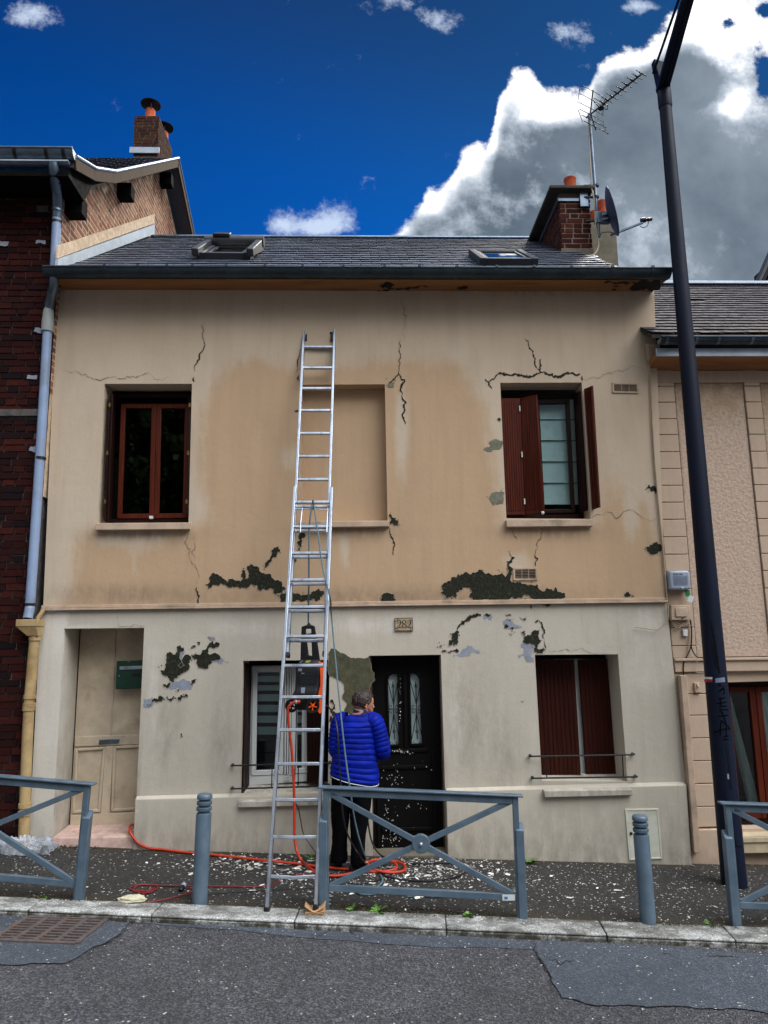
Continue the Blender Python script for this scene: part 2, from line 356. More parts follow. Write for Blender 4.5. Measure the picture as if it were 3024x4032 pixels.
M_PATCHR = asphalt('smooth_asphalt_patch', S(72,77,83), 95, .5, 1.7, False, .6, spk=.004)
def granite():
    t = NT('granite_kerb'); v = t.vor(160, out='Color'); sp_ = t.n('ShaderNodeSeparateColor'); t.l(v, sp_.inputs[0])
    c = t.mix(sp_.outputs[0], S(120,120,114), S(226,226,220))
    c = t.mix(t.ss(t.noise(3.2, 8, .75, (1, 2, 1)), .42, .6, 0, .8), c, S(78,76,66))
    c = t.mix(t.mt('MULTIPLY', t.attr('weather'), t.ss(t.noise(11, 6, .7), .3, .6)), c, S(50,46,34))
    t.color(c); t.rough(.85); t.bump(t.noise(90, 4, .7), .7, .006); return t.m
M_KERB = granite()
def rough_cast():
    t = NT('roughcast_render'); h = t.noise(30, 7, .6)
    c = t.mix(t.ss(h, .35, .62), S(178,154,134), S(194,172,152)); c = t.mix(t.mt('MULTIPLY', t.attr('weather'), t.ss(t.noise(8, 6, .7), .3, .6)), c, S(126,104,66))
    t.color(c); t.rough(.95); t.spec(.15); t.bump(h, .7, .018); return t.m
M_RCAST = rough_cast()
M_BLOCK = stucco('painted_block_render', S(198,174,150), S(200,178,156), S(142,124,108), 120, .3)
M_PLBAG = None
def plastic():
    t = NT('clear_plastic_film'); t.t.nodes.remove(t.b)
    tr = t.n('ShaderNodeBsdfTransparent'); tr.inputs[0].default_value = (.9,.92,.95,1)
    p = t.n('ShaderNodeBsdfPrincipled'); p.inputs['Base Color'].default_value = S(206,212,220); p.inputs['Roughness'].default_value = .22
    mx = t.n('ShaderNodeMixShader'); t.l(t.ss(t.noise(6, 5), .35, .7, .12, .5), mx.inputs[0]); t.l(tr.outputs[0], mx.inputs[1]); t.l(p.outputs[0], mx.inputs[2])
    t.l(mx.outputs[0], t.out.inputs[0]); return t.m
M_PLBAG = plastic()
M_FLAKE = leafm('paint_flake', S(218,214,204)); M_INK = mat('black_ink', S(5,6,9), .9, .1, 9, 0, spec=.05)
# ---------------------------------------------------------------- building helpers
def wloc(o):
    v = Vector((0, 0, 0))
    while o is not None: v += o.location; o = o.parent
    return v
def link(o, parent=None):
    COL.objects.link(o)
    if parent is not None: o.parent = parent
    return o
def tag(o, label=None, cat=None, group=None, kind=None):
    if label: o['label'] = label
    if cat: o['category'] = cat
    if group: o['group'] = group
    if kind: o['kind'] = kind
    return o
def thing(name, loc, label, cat, group=None):
    o = bpy.data.objects.new(name, None); o.empty_display_size = .2; o.location = loc; link(o); return tag(o, label, cat, group)
def V(*a): return Vector(a)
def outside(tri, outline, holes):
    c = (sum(p[0] for p in tri)/len(tri), sum(p[1] for p in tri)/len(tri))
    return not inpoly(c, outline) or any(inpoly(c, h) for h in holes)
class MB:
    def __init__(s): s.b = bmesh.new(); s.mi = 0; s.attrs = {}
    def face(s, pts):
        f = s.b.faces.new([s.b.verts.new(p) for p in pts]); f.material_index = s.mi; return f
    def hexa(s, p):                      # 8 corners: bottom ring 0-3, top ring 4-7
        v = [s.b.verts.new(q) for q in p]
        for q in ((3,2,1,0),(4,5,6,7),(0,1,5,4),(1,2,6,5),(2,3,7,6),(3,0,4,7)):
            f = s.b.faces.new([v[i] for i in q]); f.material_index = s.mi
    def box(s, a, c):
        x0, y0, z0 = [min(a[i], c[i]) for i in range(3)]; x1, y1, z1 = [max(a[i], c[i]) for i in range(3)]
        s.hexa([V(x0,y0,z0),V(x1,y0,z0),V(x1,y1,z0),V(x0,y1,z0),V(x0,y0,z1),V(x1,y0,z1),V(x1,y1,z1),V(x0,y1,z1)])
    def slab(s, quad, d):                # a quad (tl,tr,br,bl) pushed along d
        q = [Vector(p) for p in quad]; d = Vector(d)
        s.hexa([q[3], q[2], q[2]+d, q[3]+d, q[0], q[1], q[1]+d, q[0]+d])
    def bar(s, p, q, w, h, up=V(0,0,1)): # rectangular bar, w sideways, h along up
        p, q = Vector(p), Vector(q); d = (q-p).normalized(); sd = d.cross(up)
        if sd.length < 1e-4: sd = d.cross(V(1,0,0))
        sd.normalize(); u = sd.cross(d).normalized(); a = sd*(w/2); c = u*(h/2)
        s.hexa([p-a-c, p+a-c, q+a-c, q-a-c, p-a+c, p+a+c, q+a+c, q-a+c])
    def tube(s, pts, r, n=8, cap=True, prof=None):
        pts = [Vector(p) for p in pts]; N_ = len(pts)
        rs = r if isinstance(r, (list, tuple)) else [r]*N_
        rings = []; ref = None
        for i in range(N_):
            t = (pts[min(i+1, N_-1)]-pts[max(i-1, 0)]).normalized()
            if ref is None: ref = t.cross(V(0,0,1)) if abs(t.z) < .95 else t.cross(V(1,0,0))
            ref = (ref - t*ref.dot(t)); ref.normalize(); bi = t.cross(ref)
            rings.append([s.b.verts.new(pts[i] + (ref*math.cos(2*math.pi*j/n)+bi*math.sin(2*math.pi*j/n))*rs[i]) for j in range(n)])
        for a, c in zip(rings, rings[1:]):
            for j in range(n):
                f = s.b.faces.new((a[j], a[(j+1)%n], c[(j+1)%n], c[j])); f.material_index = s.mi; f.smooth = True
        if cap:
            for rg, rev in ((rings[0], True), (rings[-1], False)):
                f = s.b.faces.new(rg[::-1] if rev else rg); f.material_index = s.mi
        return rings
    def loft(s, rings, cap=True, closed=True):
        vr = [[s.b.verts.new(p) for p in rg] for rg in rings]; n = len(vr[0])
        for a, c in zip(vr, vr[1:]):
            for j in range(n if closed else n-1):
                f = s.b.faces.new((a[j], a[(j+1)%n], c[(j+1)%n], c[j])); f.material_index = s.mi; f.smooth = True
        if cap:
            f = s.b.faces.new(vr[0][::-1]); f.material_index = s.mi; f = s.b.faces.new(vr[-1]); f.material_index = s.mi
    def lathe(s, prof, o, n=24, ax=V(0,0,1), cap=True):   # prof: (radius, height)
        ax = Vector(ax).normalized(); a = ax.cross(V(1,0,0)) if abs(ax.x) < .9 else ax.cross(V(0,1,0)); a.normalize(); c = ax.cross(a)
        s.loft([[Vector(o)+ax*h+(a*math.cos(2*math.pi*j/n)+c*math.sin(2*math.pi*j/n))*r for j in range(n)] for r, h in prof], cap)
    def sphere(s, c, r, seg=16, rg=10, sq=(1,1,1)):
        mtx = Matrix.Translation(c) @ Matrix.Diagonal((r*sq[0], r*sq[1], r*sq[2], 1))
        res = bmesh.ops.create_uvsphere(s.b, u_segments=seg, v_segments=rg, radius=1, matrix=mtx)
        for v in res['verts']:
            for f in v.link_faces: f.smooth = True; f.material_index = s.mi
    def poly(s, pts2, fn, off=None, holes=()):            # filled 2-D outline mapped by fn to the scene
        cs = [Vector(p) for p in pts2]; n = len(cs); fs = [list(range(n))]
        for h in holes:
            fs.append(list(range(len(cs), len(cs)+len(h)))); cs += [Vector(p) for p in h]
        r = geometry.delaunay_2d_cdt(cs, [], fs, 2 if holes else 1, 1e-6)
        vs = [s.b.verts.new(fn(p)) for p in r[0]]
        for f in r[2]:
            if holes and outside([r[0][i] for i in f], pts2, holes): continue
            try: q = s.b.faces.new([vs[i] for i in f]); q.material_index = s.mi
            except ValueError: pass
    def build(s, name, mt, parent=None, bevel=0, seg=2, smooth=False, attrs=None, local=False, norm=True):
        if norm: bmesh.ops.recalc_face_normals(s.b, faces=s.b.faces)
        off = wloc(parent) if (parent is not None and not local) else V(0,0,0)
        me = bpy.data.meshes.new(name)
        if smooth:
            for f in s.b.faces: f.smooth = True
        wco = [v.co.copy() for v in s.b.verts]
        if off.length: bmesh.ops.translate(s.b, verts=s.b.verts, vec=-off)
        s.b.to_mesh(me); s.b.free()
        for q in (mt if isinstance(mt, (list, tuple)) else [mt]): me.materials.append(q)
        for an, fn in (attrs or {}).items():
            a_ = me.attributes.new(an, 'FLOAT', 'POINT')
            a_.data.foreach_set('value', [float(fn(p)) for p in wco])
        me.set_sharp_from_angle(angle=R(42))
        o = bpy.data.objects.new(name, me); link(o, parent)
        if bevel:
            md = o.modifiers.new('bevel', 'BEVEL'); md.width = bevel; md.segments = seg; md.limit_method = 'ANGLE'; md.angle_limit = R(40)
            md.harden_normals = False
        return o
def jag(poly, amp=.22, it=3, closed=True, mn=.7):
    pts = [Vector((p[0], p[1])) for p in poly]
    for _ in range(it):
        out = []
        n = len(pts)
        for i in range(n if closed else n-1):
            a, b_ = pts[i], pts[(i+1)%n]; d = b_-a; out.append(a)
            if d.length > mn:
                nrm = Vector((-d.y, d.x)); out.append((a+b_)/2 + nrm*random.uniform(-amp, amp) + d*random.uniform(-.1, .1))
        if not closed: out.append(pts[-1])
        pts = out
    return pts
def ribbon(pts, w, taper=True):
    """outline polygon round a cracked line"""
    c = jag(pts, .26, 3, False, 1.6); n = len(c); L_, R_ = [], []
    for i, p in enumerate(c):
        t = (c[min(i+1, n-1)]-c[max(i-1, 0)])
        if t.length < 1e-6: continue
        t.normalize(); nn = Vector((-t.y, t.x))
        ww = w*.62*(.3+1.2*random.random())*(.35+.65*math.sin(math.pi*min(max(i/(n-1), .04), .96)) if taper else 1)/2
        L_.append(p+nn*ww); R_.append(p-nn*ww*random.uniform(.6, 1.2))
    return L_+R_[::-1]
def patchset(name, mt, parent, y, polys, lines=(), wall=at, amp=.33, lift=.003, it=4):
    """each flaked-off patch is a part of its own: a thin sheet on the wall face"""
    for p in polys:
        out = jag(p, amp, it); b = MB(); b.poly(out, lambda q: wall(q.x, q.y, y-lift)); b.build(name, mt, parent)
        if mt is M_PATCHD or mt is M_PATCHO:          # the broken lip of the paint coat
            e = MB(); k = [wall(q.x, q.y, y-lift-.0005) for q in out if random.random() < .8]
            if len(k) > 12: e.tube(k+[k[0]], [.0005+.0019*abs(noise.noise(q*9)) for q in k]+[.001], 4, False); e.build('paint_lip', M_LIP, parent)
    for pts, wd in lines:
        b = MB(); b.poly(ribbon(pts, wd), lambda q: wall(q.x, q.y, y-lift-.001)); b.build('crack', mt, parent)
    if it == 4 and amp > .3:
        b = MB(); n_ = 0                                   # crumbs of missing paint round the patches
        for p in polys:
            for i in range(len(p)):
                a, c = Vector(p[i]), Vector(p[(i+1)%len(p)]); d = c-a
                for _ in range(max(1, int(d.length/7))):
                    if random.random() < .55: continue
                    o = a.lerp(c, random.random())+Vector((random.gauss(0,3.2),random.gauss(0,3.2))); s = random.uniform(.5,1.9)
                    q = [(o.x+s*random.uniform(.5,1.2)*math.cos(j*1.05), o.y+s*random.uniform(.5,1.2)*math.sin(j*1.05)) for j in range(6)]
                    b.face([wall(x_, y_, y-lift+.0008) for x_, y_ in q]); n_ += 1
        if n_: tag(b.build('flake_crumbs', mt, parent), kind='stuff')
def pts(zz, *xy): return [zz(*p) for p in xy]
def inpoly(p, poly):
    c = False; n = len(poly); j = n-1
    for i in range(n):
        if (poly[i][1] > p[1]) != (poly[j][1] > p[1]) and p[0] < (poly[j][0]-poly[i][0])*(p[1]-poly[i][1])/(poly[j][1]-poly[i][1])+poly[i][0]: c = not c
        j = i
    return c
def sdist(p, poly):
    d = 1e9; n = len(poly); P = Vector(p)
    for i in range(n):
        a, b_ = Vector(poly[i]), Vector(poly[(i+1)%n]); ab = b_-a
        t = max(0, min(1, (P-a).dot(ab)/max(ab.length_squared, 1e-9))); d = min(d, (P-a-ab*t).length)
    return d if inpoly(p, poly) else -d
def pix(p):                                   # scene point back to photo-sheet units, used to look stains up
    d = Vector(p)-CAM; z = d.dot(FW); return ((1512+FPX*d.dot(RT)/z)/K, (2016-FPX*d.dot(UP)/z)/K)
def wallpanel(mb, outline, holes, y, step=.06):
    """flat wall with openings, dense enough to carry weathering; outlines are scene (x, z)"""
    cs = [Vector(p) for p in outline]; fs = [list(range(len(cs)))]
    for h in holes:
        fs.append(list(range(len(cs), len(cs)+len(h)))); cs += [Vector(p) for p in h]
    x0 = min(p[0] for p in outline); x1 = max(p[0] for p in outline); q0 = min(p[1] for p in outline); q1 = max(p[1] for p in outline)
    nx, nz_ = int((x1-x0)/step), int((q1-q0)/step)
    for i in range(nx+1):
        for j in range(nz_+1):
            p = (x0+(i+.5)*step+random.uniform(-.1,.1)*step, q0+(j+.5)*step+random.uniform(-.1,.1)*step)
            if inpoly(p, outline) and not any(inpoly(p, h) for h in holes): cs.append(Vector(p))
    r = geometry.delaunay_2d_cdt(cs, [], fs, 2 if holes else 1, 1e-7)
    vs = [mb.b.verts.new((p.x, y, p.y)) for p in r[0]]
    for f in r[2]:
        if holes and outside([r[0][i] for i in f], outline, holes): continue
        try: q = mb.b.faces.new([vs[i] for i in f]); q.material_index = mb.mi
        except ValueError: pass
def reveal(mb, quad, y1, sill=0.0):
    """inner faces of an opening; quad tl,tr,br,bl are scene points on the wall face"""
    d = V(0, y1-quad[0].y, 0); tl, tr, br, bl = quad
    up = V(0, 0, sill)
    for a, b_ in ((tl, tr), (tr, br), (bl, tl)): mb.face([a, b_, b_+d+(up if b_ is br else V(0,0,0)), a+d+(up if a is bl else V(0,0,0))])
    mb.face([br, bl, bl+d+up, br+d+up])
def xz(p): return (p.x, p.z)
def Q(z, *xy, y=0.0): return [at(*z(*p), y) for p in xy]
def brickwork(mb, o, ud, vd, nd, W_, H_, bw=.215, bh=.062, jt=.011, dep=.02, clip=None, odd=0, jit=.004):
    """courses of separate bricks standing proud of a mortar bed; ud along, vd up, nd outwards"""
    o, ud, vd, nd = Vector(o), Vector(ud), Vector(vd), Vector(nd)
    rows = int(H_/(bh+jt))+1; rnd = random.Random(5+odd)
    for r_ in range(rows):
        x = -rnd.random()*bw; v0 = r_*(bh+jt)
        while x < W_:
            L_ = bw if rnd.random() < .62 else bw*.5
            a, b_ = max(x, 0), min(x+L_, W_); x += L_+jt
            if b_-a < .02: continue
            if clip and not clip((a+b_)/2, v0+bh/2): continue
            if rnd.random() < .004: continue
            j = lambda: rnd.uniform(-jit, jit)
            e = dep*rnd.uniform(.65, 1.35)+.0006
            q = [o+ud*(a+j())+vd*(v0+j()), o+ud*(b_+j())+vd*(v0+j()), o+ud*(b_+j())+vd*(v0+bh+j()), o+ud*(a+j())+vd*(v0+bh+j())]
            f = [p+nd*e for p in q]
            mb.hexa([q[0], q[1], f[1], f[0], q[3], q[2], f[2], f[3]])
def slates(mb, o, ud, sd, nd, W_, L_, sw=.3, sh=.115, th=.004, clip=None, rs=3):
    """overlapping slates up a roof slope: ud along the eaves, sd up the slope, nd off the roof"""
    rnd = random.Random(rs); o, ud, sd, nd = Vector(o), Vector(ud), Vector(sd), Vector(nd)
    for r_ in range(int(L_/sh)+1):
        x = -(.5*sw if r_ % 2 else 0)-rnd.random()*.02
        while x < W_:
            a, b_ = max(x+.0045, 0), min(x+sw-.0045, W_); x += sw
            if b_-a < .02: continue
            t0 = r_*sh+rnd.uniform(-.006, .006); t1 = min(t0+sh*1.75, L_+.01)
            if clip and not clip((a+b_)/2, t0+sh/2): continue
            k_ = rnd.uniform(0, .005)
            p = [o+ud*a+sd*t0+nd*(th+.015+k_), o+ud*b_+sd*t0+nd*(th+.015+rnd.uniform(0,.005)), o+ud*b_+sd*t1+nd*.001, o+ud*a+sd*t1+nd*.001]
            mb.hexa([p[0]-nd*th, p[1]-nd*th, p[2]-nd*th, p[3]-nd*th, p[0], p[1], p[2], p[3]])
def halfpipe(mb, p, q, r, out, n=10, th=.006):
    """half round gutter from p to q, open to the top"""
    d = (Vector(q)-Vector(p)).normalized(); out = Vector(out); up = V(0,0,1)
    rings = []
    for e in (Vector(p), Vector(q)):
        ring = [e + out*math.cos(math.pi*j/n)*r - up*math.sin(math.pi*j/n)*r for j in range(n+1)]
        ring += [e + out*math.cos(math.pi*j/n)*(r-th) - up*math.sin(math.pi*j/n)*(r-th) for j in range(n, -1, -1)]
        rings.append(ring)
    mb.loft(rings, True)
def text_mesh(txt, size, name, mt, parent, loc, xdir, zdir, ext=.0015, font=None, squash=1.0):
    cu = bpy.data.curves.new(name, 'FONT'); cu.body = txt; cu.size = size; cu.align_x = 'CENTER'; cu.align_y = 'CENTER'; cu.extrude = ext
    ob = bpy.data.objects.new(name, cu); COL.objects.link(ob)
    dg = bpy.context.evaluated_depsgraph_get(); me = bpy.data.meshes.new_from_object(ob.evaluated_get(dg)); bpy.data.objects.remove(ob)
    xd, zd = Vector(xdir).normalized(), Vector(zdir).normalized(); nd = xd.cross(zd)
    mt4 = Matrix(((xd.x*squash, zd.x, nd.x, loc[0]), (xd.y*squash, zd.y, nd.y, loc[1]), (xd.z*squash, zd.z, nd.z, loc[2]), (0,0,0,1)))
    me.transform(mt4); me.transform(Matrix.Translation(-wloc(parent))); me.materials.clear(); me.materials.append(mt)
    o = bpy.data.objects.new(name, me); link(o, parent); return o
def copy_tree(o, parent=None):
    c = o.copy(); COL.objects.link(c); c.parent = parent
    for ch in [x for x in COL.objects if x.parent == o]: copy_tree(ch, c)
    return c
def smoothline(p, n=6):
    p = [Vector(q) for q in p]; out = []
    for i in range(len(p)-1):
        a, b_, c, d = p[max(i-1,0)], p[i], p[i+1], p[min(i+2, len(p)-1)]
        for t_ in range(n):
            t = t_/n; out.append(.5*((2*b_)+(c-a)*t+(2*a-5*b_+4*c-d)*t*t+(3*b_-a-3*c+d)*t*t*t))
    out.append(p[-1]); return out
# ================================================================ the rendered house
HB = V(0, 0, gz(0, 0))
house = thing('rendered_house', HB, 'two storey house with flaking peach and grey render, dark gutter and brown shutters', 'house')
YL = .012
ul = Q(z3,(684,682),(1254,682),(1232,1590),(640,1592)); bw_ = Q(z4,(316,688),(855,685),(873,1580),(313,1582))
ur = Q(z5,(230,552),(665,550),(712,1278),(263,1275))
dl = Q(z6,(420,290),(942,285),(877,1712),(337,1712),y=YL); ll = Q(z7,(95,418),(660,412),(648,1300),(75,1312),y=YL)
dc = Q(z7,(917,385),(1387,378),(1431,1790),(940,1790),y=YL); lr = Q(z8,(673,462),(1217,458),(1278,1290),(720,1285),y=YL)
peach_area = [(452,1120),(430,1010),(436,900),(476,800),(560,770),(640,800),(830,775),(985,785),(1046,880),(1060,980),(1085,1130),(1290,1135),(1322,1030),(1345,1060),(1392,1100),(1430,1200),(1440,1310),(120,1330),(150,1290),(168,1170),(200,1142),(300,1190),(400,1150)]
pale_spots = [((868,930),(16,120)),((640,760),(60,14)),((1180,800),(110,60)),((745,1180),(10,50)),((160,1010),(60,150)),((410,1010),(14,110)),((262,1165),(60,18)),((292,1215),(4,30)),((1362,1100),(18,70)),((700,990),(90,35)),((352,1326),(40,20)),((620,745),(26,40)),((1120,1215),(34,20))]
def w_up(p):
    q = pix(p); v = .5-sdist(q, peach_area)/62
    for (u, t), (a, b_) in pale_spots: v = max(v, 1.1*math.exp(-((q[0]-u)/a)**2-((q[1]-t)/b_)**2))
    return max(0, min(1, v))
def grime_up(p):
    q = pix(p); g = 0
    for (u, t), (a, b_) in (((250,1285),(150,22)),((870,1290),(420,22)),((1180,620),(300,20)),((300,1155),(120,14)),((1190,1150),(110,14)),((750,1150),(110,16))): g += math.exp(-((q[0]-u)/a)**2-((q[1]-t)/b_)**2)
    return min(1, g*.9)
mb = MB()
wallpanel(mb, [xz(at(124,596)), xz(at(1412,596)), xz(at(1438,1301)), xz(at(93,1319))], [[xz(p) for p in q] for q in (ul, bw_, ur)], 0, .055)
reveal(mb, ul, .24); reveal(mb, bw_, .15); reveal(mb, ur, .24)
mb.face([p+V(0,.15,0) for p in bw_])
tl, bl_ = at(1412,596), at(1438,1301)
mb.face([tl, tl+V(0,6,0), bl_+V(0,6,0), bl_])
upper = mb.build('upper_wall', M_PEACH, house, attrs={'weather': w_up, 'grime': grime_up}, norm=False)
def grime_lo(p):
    q = pix(p); g = 0
    for (u, t), (a, b_) in (((360,1590),(40,110)),((480,1600),(30,120)),((1010,1560),(50,120)),((1090,1640),(30,90)),((350,1790),(60,40)),((620,1800),(90,30)),((1240,1760),(140,30))): g += .8*math.exp(-((q[0]-u)/a)**2-((q[1]-t)/b_)**2)
    h = p[2]-gz(p[0], 0); return min(1, g*.7+max(0, .3-h)*2.2)
def w_lo(p):
    q = pix(p); 
    v = .95 if q[0] < 142-(q[1]-1360)*.06 else .12
    for (u, t), (a, b_) in (((330,1500),(18,160)),((560,1360),(120,26)),((985,1560),(14,160)),((800,1350),(200,24)),((1400,1400),(60,120)),((530,1560),(10,120))): v = max(v, .62*math.exp(-((q[0]-u)/a)**2-((q[1]-t)/b_)**2))
    return max(0, min(1, v))
mb = MB()
e_ = lambda u, v: xz(at(u, v, YL))
wallpanel(mb, [e_(88,1320), e_(1440,1302), e_(1481,1690), e_(1487,1898), e_(58,1898)], [[xz(p) for p in q] for q in (dl, ll, dc, lr)], YL, .055)
for q, d in ((dl, .42), (ll, .42), (dc, .25), (lr, .42)): reveal(mb, q, d)
r0, r1 = at(1440,1302,YL), at(1487,1898,YL); mb.face([r0, r0+V(0,3,0), r1+V(0,3,0), r1])
lower = mb.build('lower_wall', M_GREY, house, attrs={'weather': w_lo, 'grime': grime_lo}, norm=False)
# ledge between the storeys
mb = MB(); mb.slab([at(90,1315,-.001), at(1441,1297,-.001), at(1441,1301.5,-.001), at(90,1319.5,-.001)], (0,-.03,0))
mb.slab([at(90,1308,-.001), at(1441,1291,-.001), at(1441,1296.6,-.001), at(90,1314.6,-.001)], (0,-.012,0))
mb.build('string_course', M_TRIM, house, bevel=.004)
# plinth in three runs, with a sloped top
def plinth(a, b_, c, d):
    p = [at(a[0],a[1],YL-.002), at(b_[0],b_[1],YL-.002), at(c[0],c[1],YL-.002), at(d[0],d[1],YL-.002)]
    f = V(0,-.045,0); lip = V(0,0,-.028)
    mb.hexa([p[3], p[2], p[2]+f, p[3]+f, p[0], p[1], p[1]+f+lip, p[0]+f+lip])
mb = MB()
plinth(z6(893,1382), z7(936,1258), z7(945,1800), z6(874,1760))
plinth(z8(91,1330), z8(1650,1288), z8(1690,1900), z8(104,1900))
pl = mb.build('plinth', M_GREY, house, bevel=.006, attrs={'weather': lambda p: 0, 'grime': grime_lo})
# sills
def sill(name, z, a, b_, c, d, dep, y, mt):
    mb = MB(); q = [at(*z(*a), y), at(*z(*b_), y), at(*z(*c), y), at(*z(*d), y)]; f = V(0,-dep,0)
    back = V(0, .3, 0); rise = V(0,0,.03)
    mb.hexa([q[3]+back, q[2]+back, q[2], q[3], q[0]+back+rise, q[1]+back+rise, q[1], q[0]])
    return mb.build(name, mt, house, bevel=.006)
sill('window_sill', z3, (625,1592),(1238,1588),(1234,1632),(621,1638), 0, -.07, M_TRIM)
sill('window_sill', z4, (298,1580),(884,1576),(884,1614),(298,1622), 0, -.06, M_TRIM)
sill('window_sill', z5, (262,1283),(727,1281),(727,1316),(265,1322), 0, -.06, M_TRIM)
for z, q4 in ((z7, [(62,1340),(650,1325),(650,1362),(60,1378)]), (z8, [(733,1352),(1308,1342),(1316,1380),(738,1395)])):
    mb = MB(); q = [at(*z(*p), -.09) for p in q4]; bk = V(0,.5,.085)
    mb.hexa([q[3]+V(0,.5,0), q[2]+V(0,.5,0), q[2], q[3], q[0]+bk, q[1]+bk, q[1], q[0]]); mb.build('window_sill', M_GREY, house, bevel=.006, attrs={'weather': lambda p: .5, 'grime': lambda p: .8})
# ---- flaked patches, cracks
def pp(z, *xy): return pts(z, *xy)
idn = lambda x, y: (x, y)
PD = [pp(z4,(428,1586),(475,1584),(460,1600),(445,1606)),
 pp(z4,(300,1650),(332,1645),(325,1690),(312,1720),(315,1740),(297,1770),(283,1768),(287,1730),(300,1700)),
 pp(z4,(262,1810),(270,1812),(268,1850),(257,1890),(255,1850)),
 pp(z4,(135,1750),(165,1746),(172,1772),(150,1800),(128,1815),(100,1850),(65,1890),(82,1845),(105,1815),(113,1775)),
 [(443,1260),(455,1243),(470,1240),(490,1258),(520,1256),(525,1228),(530,1250),(534,1222),(560,1232),(575,1240),(600,1252),(617,1270),(610,1284),(585,1271),(555,1263),(540,1266),(520,1271),(495,1270),(480,1263),(460,1263),(448,1273)],
 pp(zl,(0,1640),(40,1600),(100,1590),(180,1600),(260,1590),(380,1622),(450,1622),(520,1580),(560,1540),(600,1572),(655,1565),(660,1610),(590,1660),(600,1700),(540,1755),(510,1712),(440,1710),(380,1712),(310,1735),(240,1722),(130,1732),(0,1742)),
 pp(z4,(820,2105),(835,2060),(880,2048),(912,2052),(915,2085),(930,2095),(880,2110)),
 [(952,1282),(955,1270),(985,1248),(1000,1240),(1030,1235),(1040,1228),(1060,1240),(1085,1235),(1092,1247),(1095,1221),(1104,1206),(1097,1190),(1104,1188),(1112,1206),(1107,1240),(1110,1258),(1135,1262),(1160,1260),(1170,1276),(1195,1276),(1200,1268),(1206,1278),(1222,1280),(1215,1293),(1150,1294),(1120,1291),(1060,1297),(1020,1297),(1019,1277),(1000,1273),(985,1281),(985,1293),(970,1291),(963,1299)],
 [(1348,1284),(1358,1278),(1371,1291),(1360,1288)],
 [(1395,1181),(1410,1172),(1426,1175),(1429,1190),(1410,1200),(1397,1191)],
 [(1392,1056),(1415,1048),(1418,1066),(1405,1061)],
 pp(z4,(265,852),(295,860),(293,868),(268,864)), pp(z4,(290,625),(300,622),(299,655),(290,658)),
 pp(z5,(213,745),(232,742),(231,754),(215,752))]
CRK = [(pp(z4,(303,455),(300,500),(283,525),(283,560),(275,605)),3.2),(pp(z4,(955,395),(958,440),(957,500),(950,560),(945,600)),3.6),
 (pp(z4,(945,600),(938,630),(905,662),(880,690)),5),(pp(z4,(945,610),(962,650),(985,668),(990,800),(985,850),(990,945)),7),
 (pp(z4,(880,1620),(893,1665),(905,1690),(915,1720),(910,1760),(913,1800)),6),
 (pp(z5,(365,315),(385,360),(405,400),(415,440),(435,480),(445,492)),5),(pp(z5,(445,425),(446,460),(440,492)),6),
 (pp(z5,(150,530),(165,545),(185,582)),6),(pp(z5,(172,548),(210,512),(270,508),(330,512),(380,520),(420,505),(445,492)),9),(pp(z5,(445,492),(480,505),(515,520),(560,512),(600,502),(656,505)),9),
 (pp(z5,(665,515),(668,545)),4),(pp(z3,(1335,410),(1325,460),(1308,480),(1305,520),(1285,550),(1275,597)),5),(pp(z3,(1268,638),(1270,670)),6),(pp(z5,(422,1440),(418,1530)),5),
 (pp(z6,(1283,20),(1290,60),(1297,90),(1285,140)),7)]
HAIR = [(pp(z4,(975,115),(970,170),(975,232),(1000,235),(990,300),(980,392)),1.6),(pp(z3,(1327,290),(1333,340),(1330,395),(1338,415)),2.2),
 (pp(z3,(430,590),(460,612),(510,605),(560,620),(610,652),(680,648),(760,638),(830,632),(900,632),(985,620),(1000,632),(1100,633)),1.7),
 (pp(z3,(1237,1635),(1225,1680),(1205,1720),(1240,1820),(1275,1870),(1293,1910),(1285,1990)),1.9),(pp(z5,(285,1328),(300,1360),(320,1385)),2.4),
 (pp(z5,(452,1330),(440,1390),(428,1440)),2.6),(pp(z5,(668,522),(740,525),(800,500),(880,492),(1000,492)),1.2),(pp(z5,(720,1272),(850,1276),(1060,1278)),2.0),(pp(z3,(1255,1680),(1250,1780),(1275,1820)),1.6)]
PG = [pp(z4,(865,692),(885,668),(920,668),(918,697),(895,708)), pp(z4,(1500,1115),(1535,1065),(1570,1043),(1620,1050),(1618,1085),(1590,1112),(1540,1126)),
 pp(z4,(1535,1425),(1550,1395),(1590,1388),(1622,1365),(1636,1400),(1630,1450),(1590,1471),(1550,1456))]
patchset('flaked_patch', M_PATCHD, house, 0, PD, CRK)
patchset('flaked_patch', M_PATCHG, house, 0, PG, lift=.0035)
patchset('flaked_patch', M_PATCHD, house, 0, [pp(z4,(880,1540),(895,1533),(905,1555),(930,1560),(928,1575),(945,1582),(948,1608),(925,1606),(905,1590),(890,1606),(884,1580))], lift=.004)
for h_ in HAIR:
    mb = MB(); mb.poly(ribbon(h_[0], h_[1]), lambda q: at(q.x, q.y, -.005)); mb.build('crack', M_HAIR_CR, house)
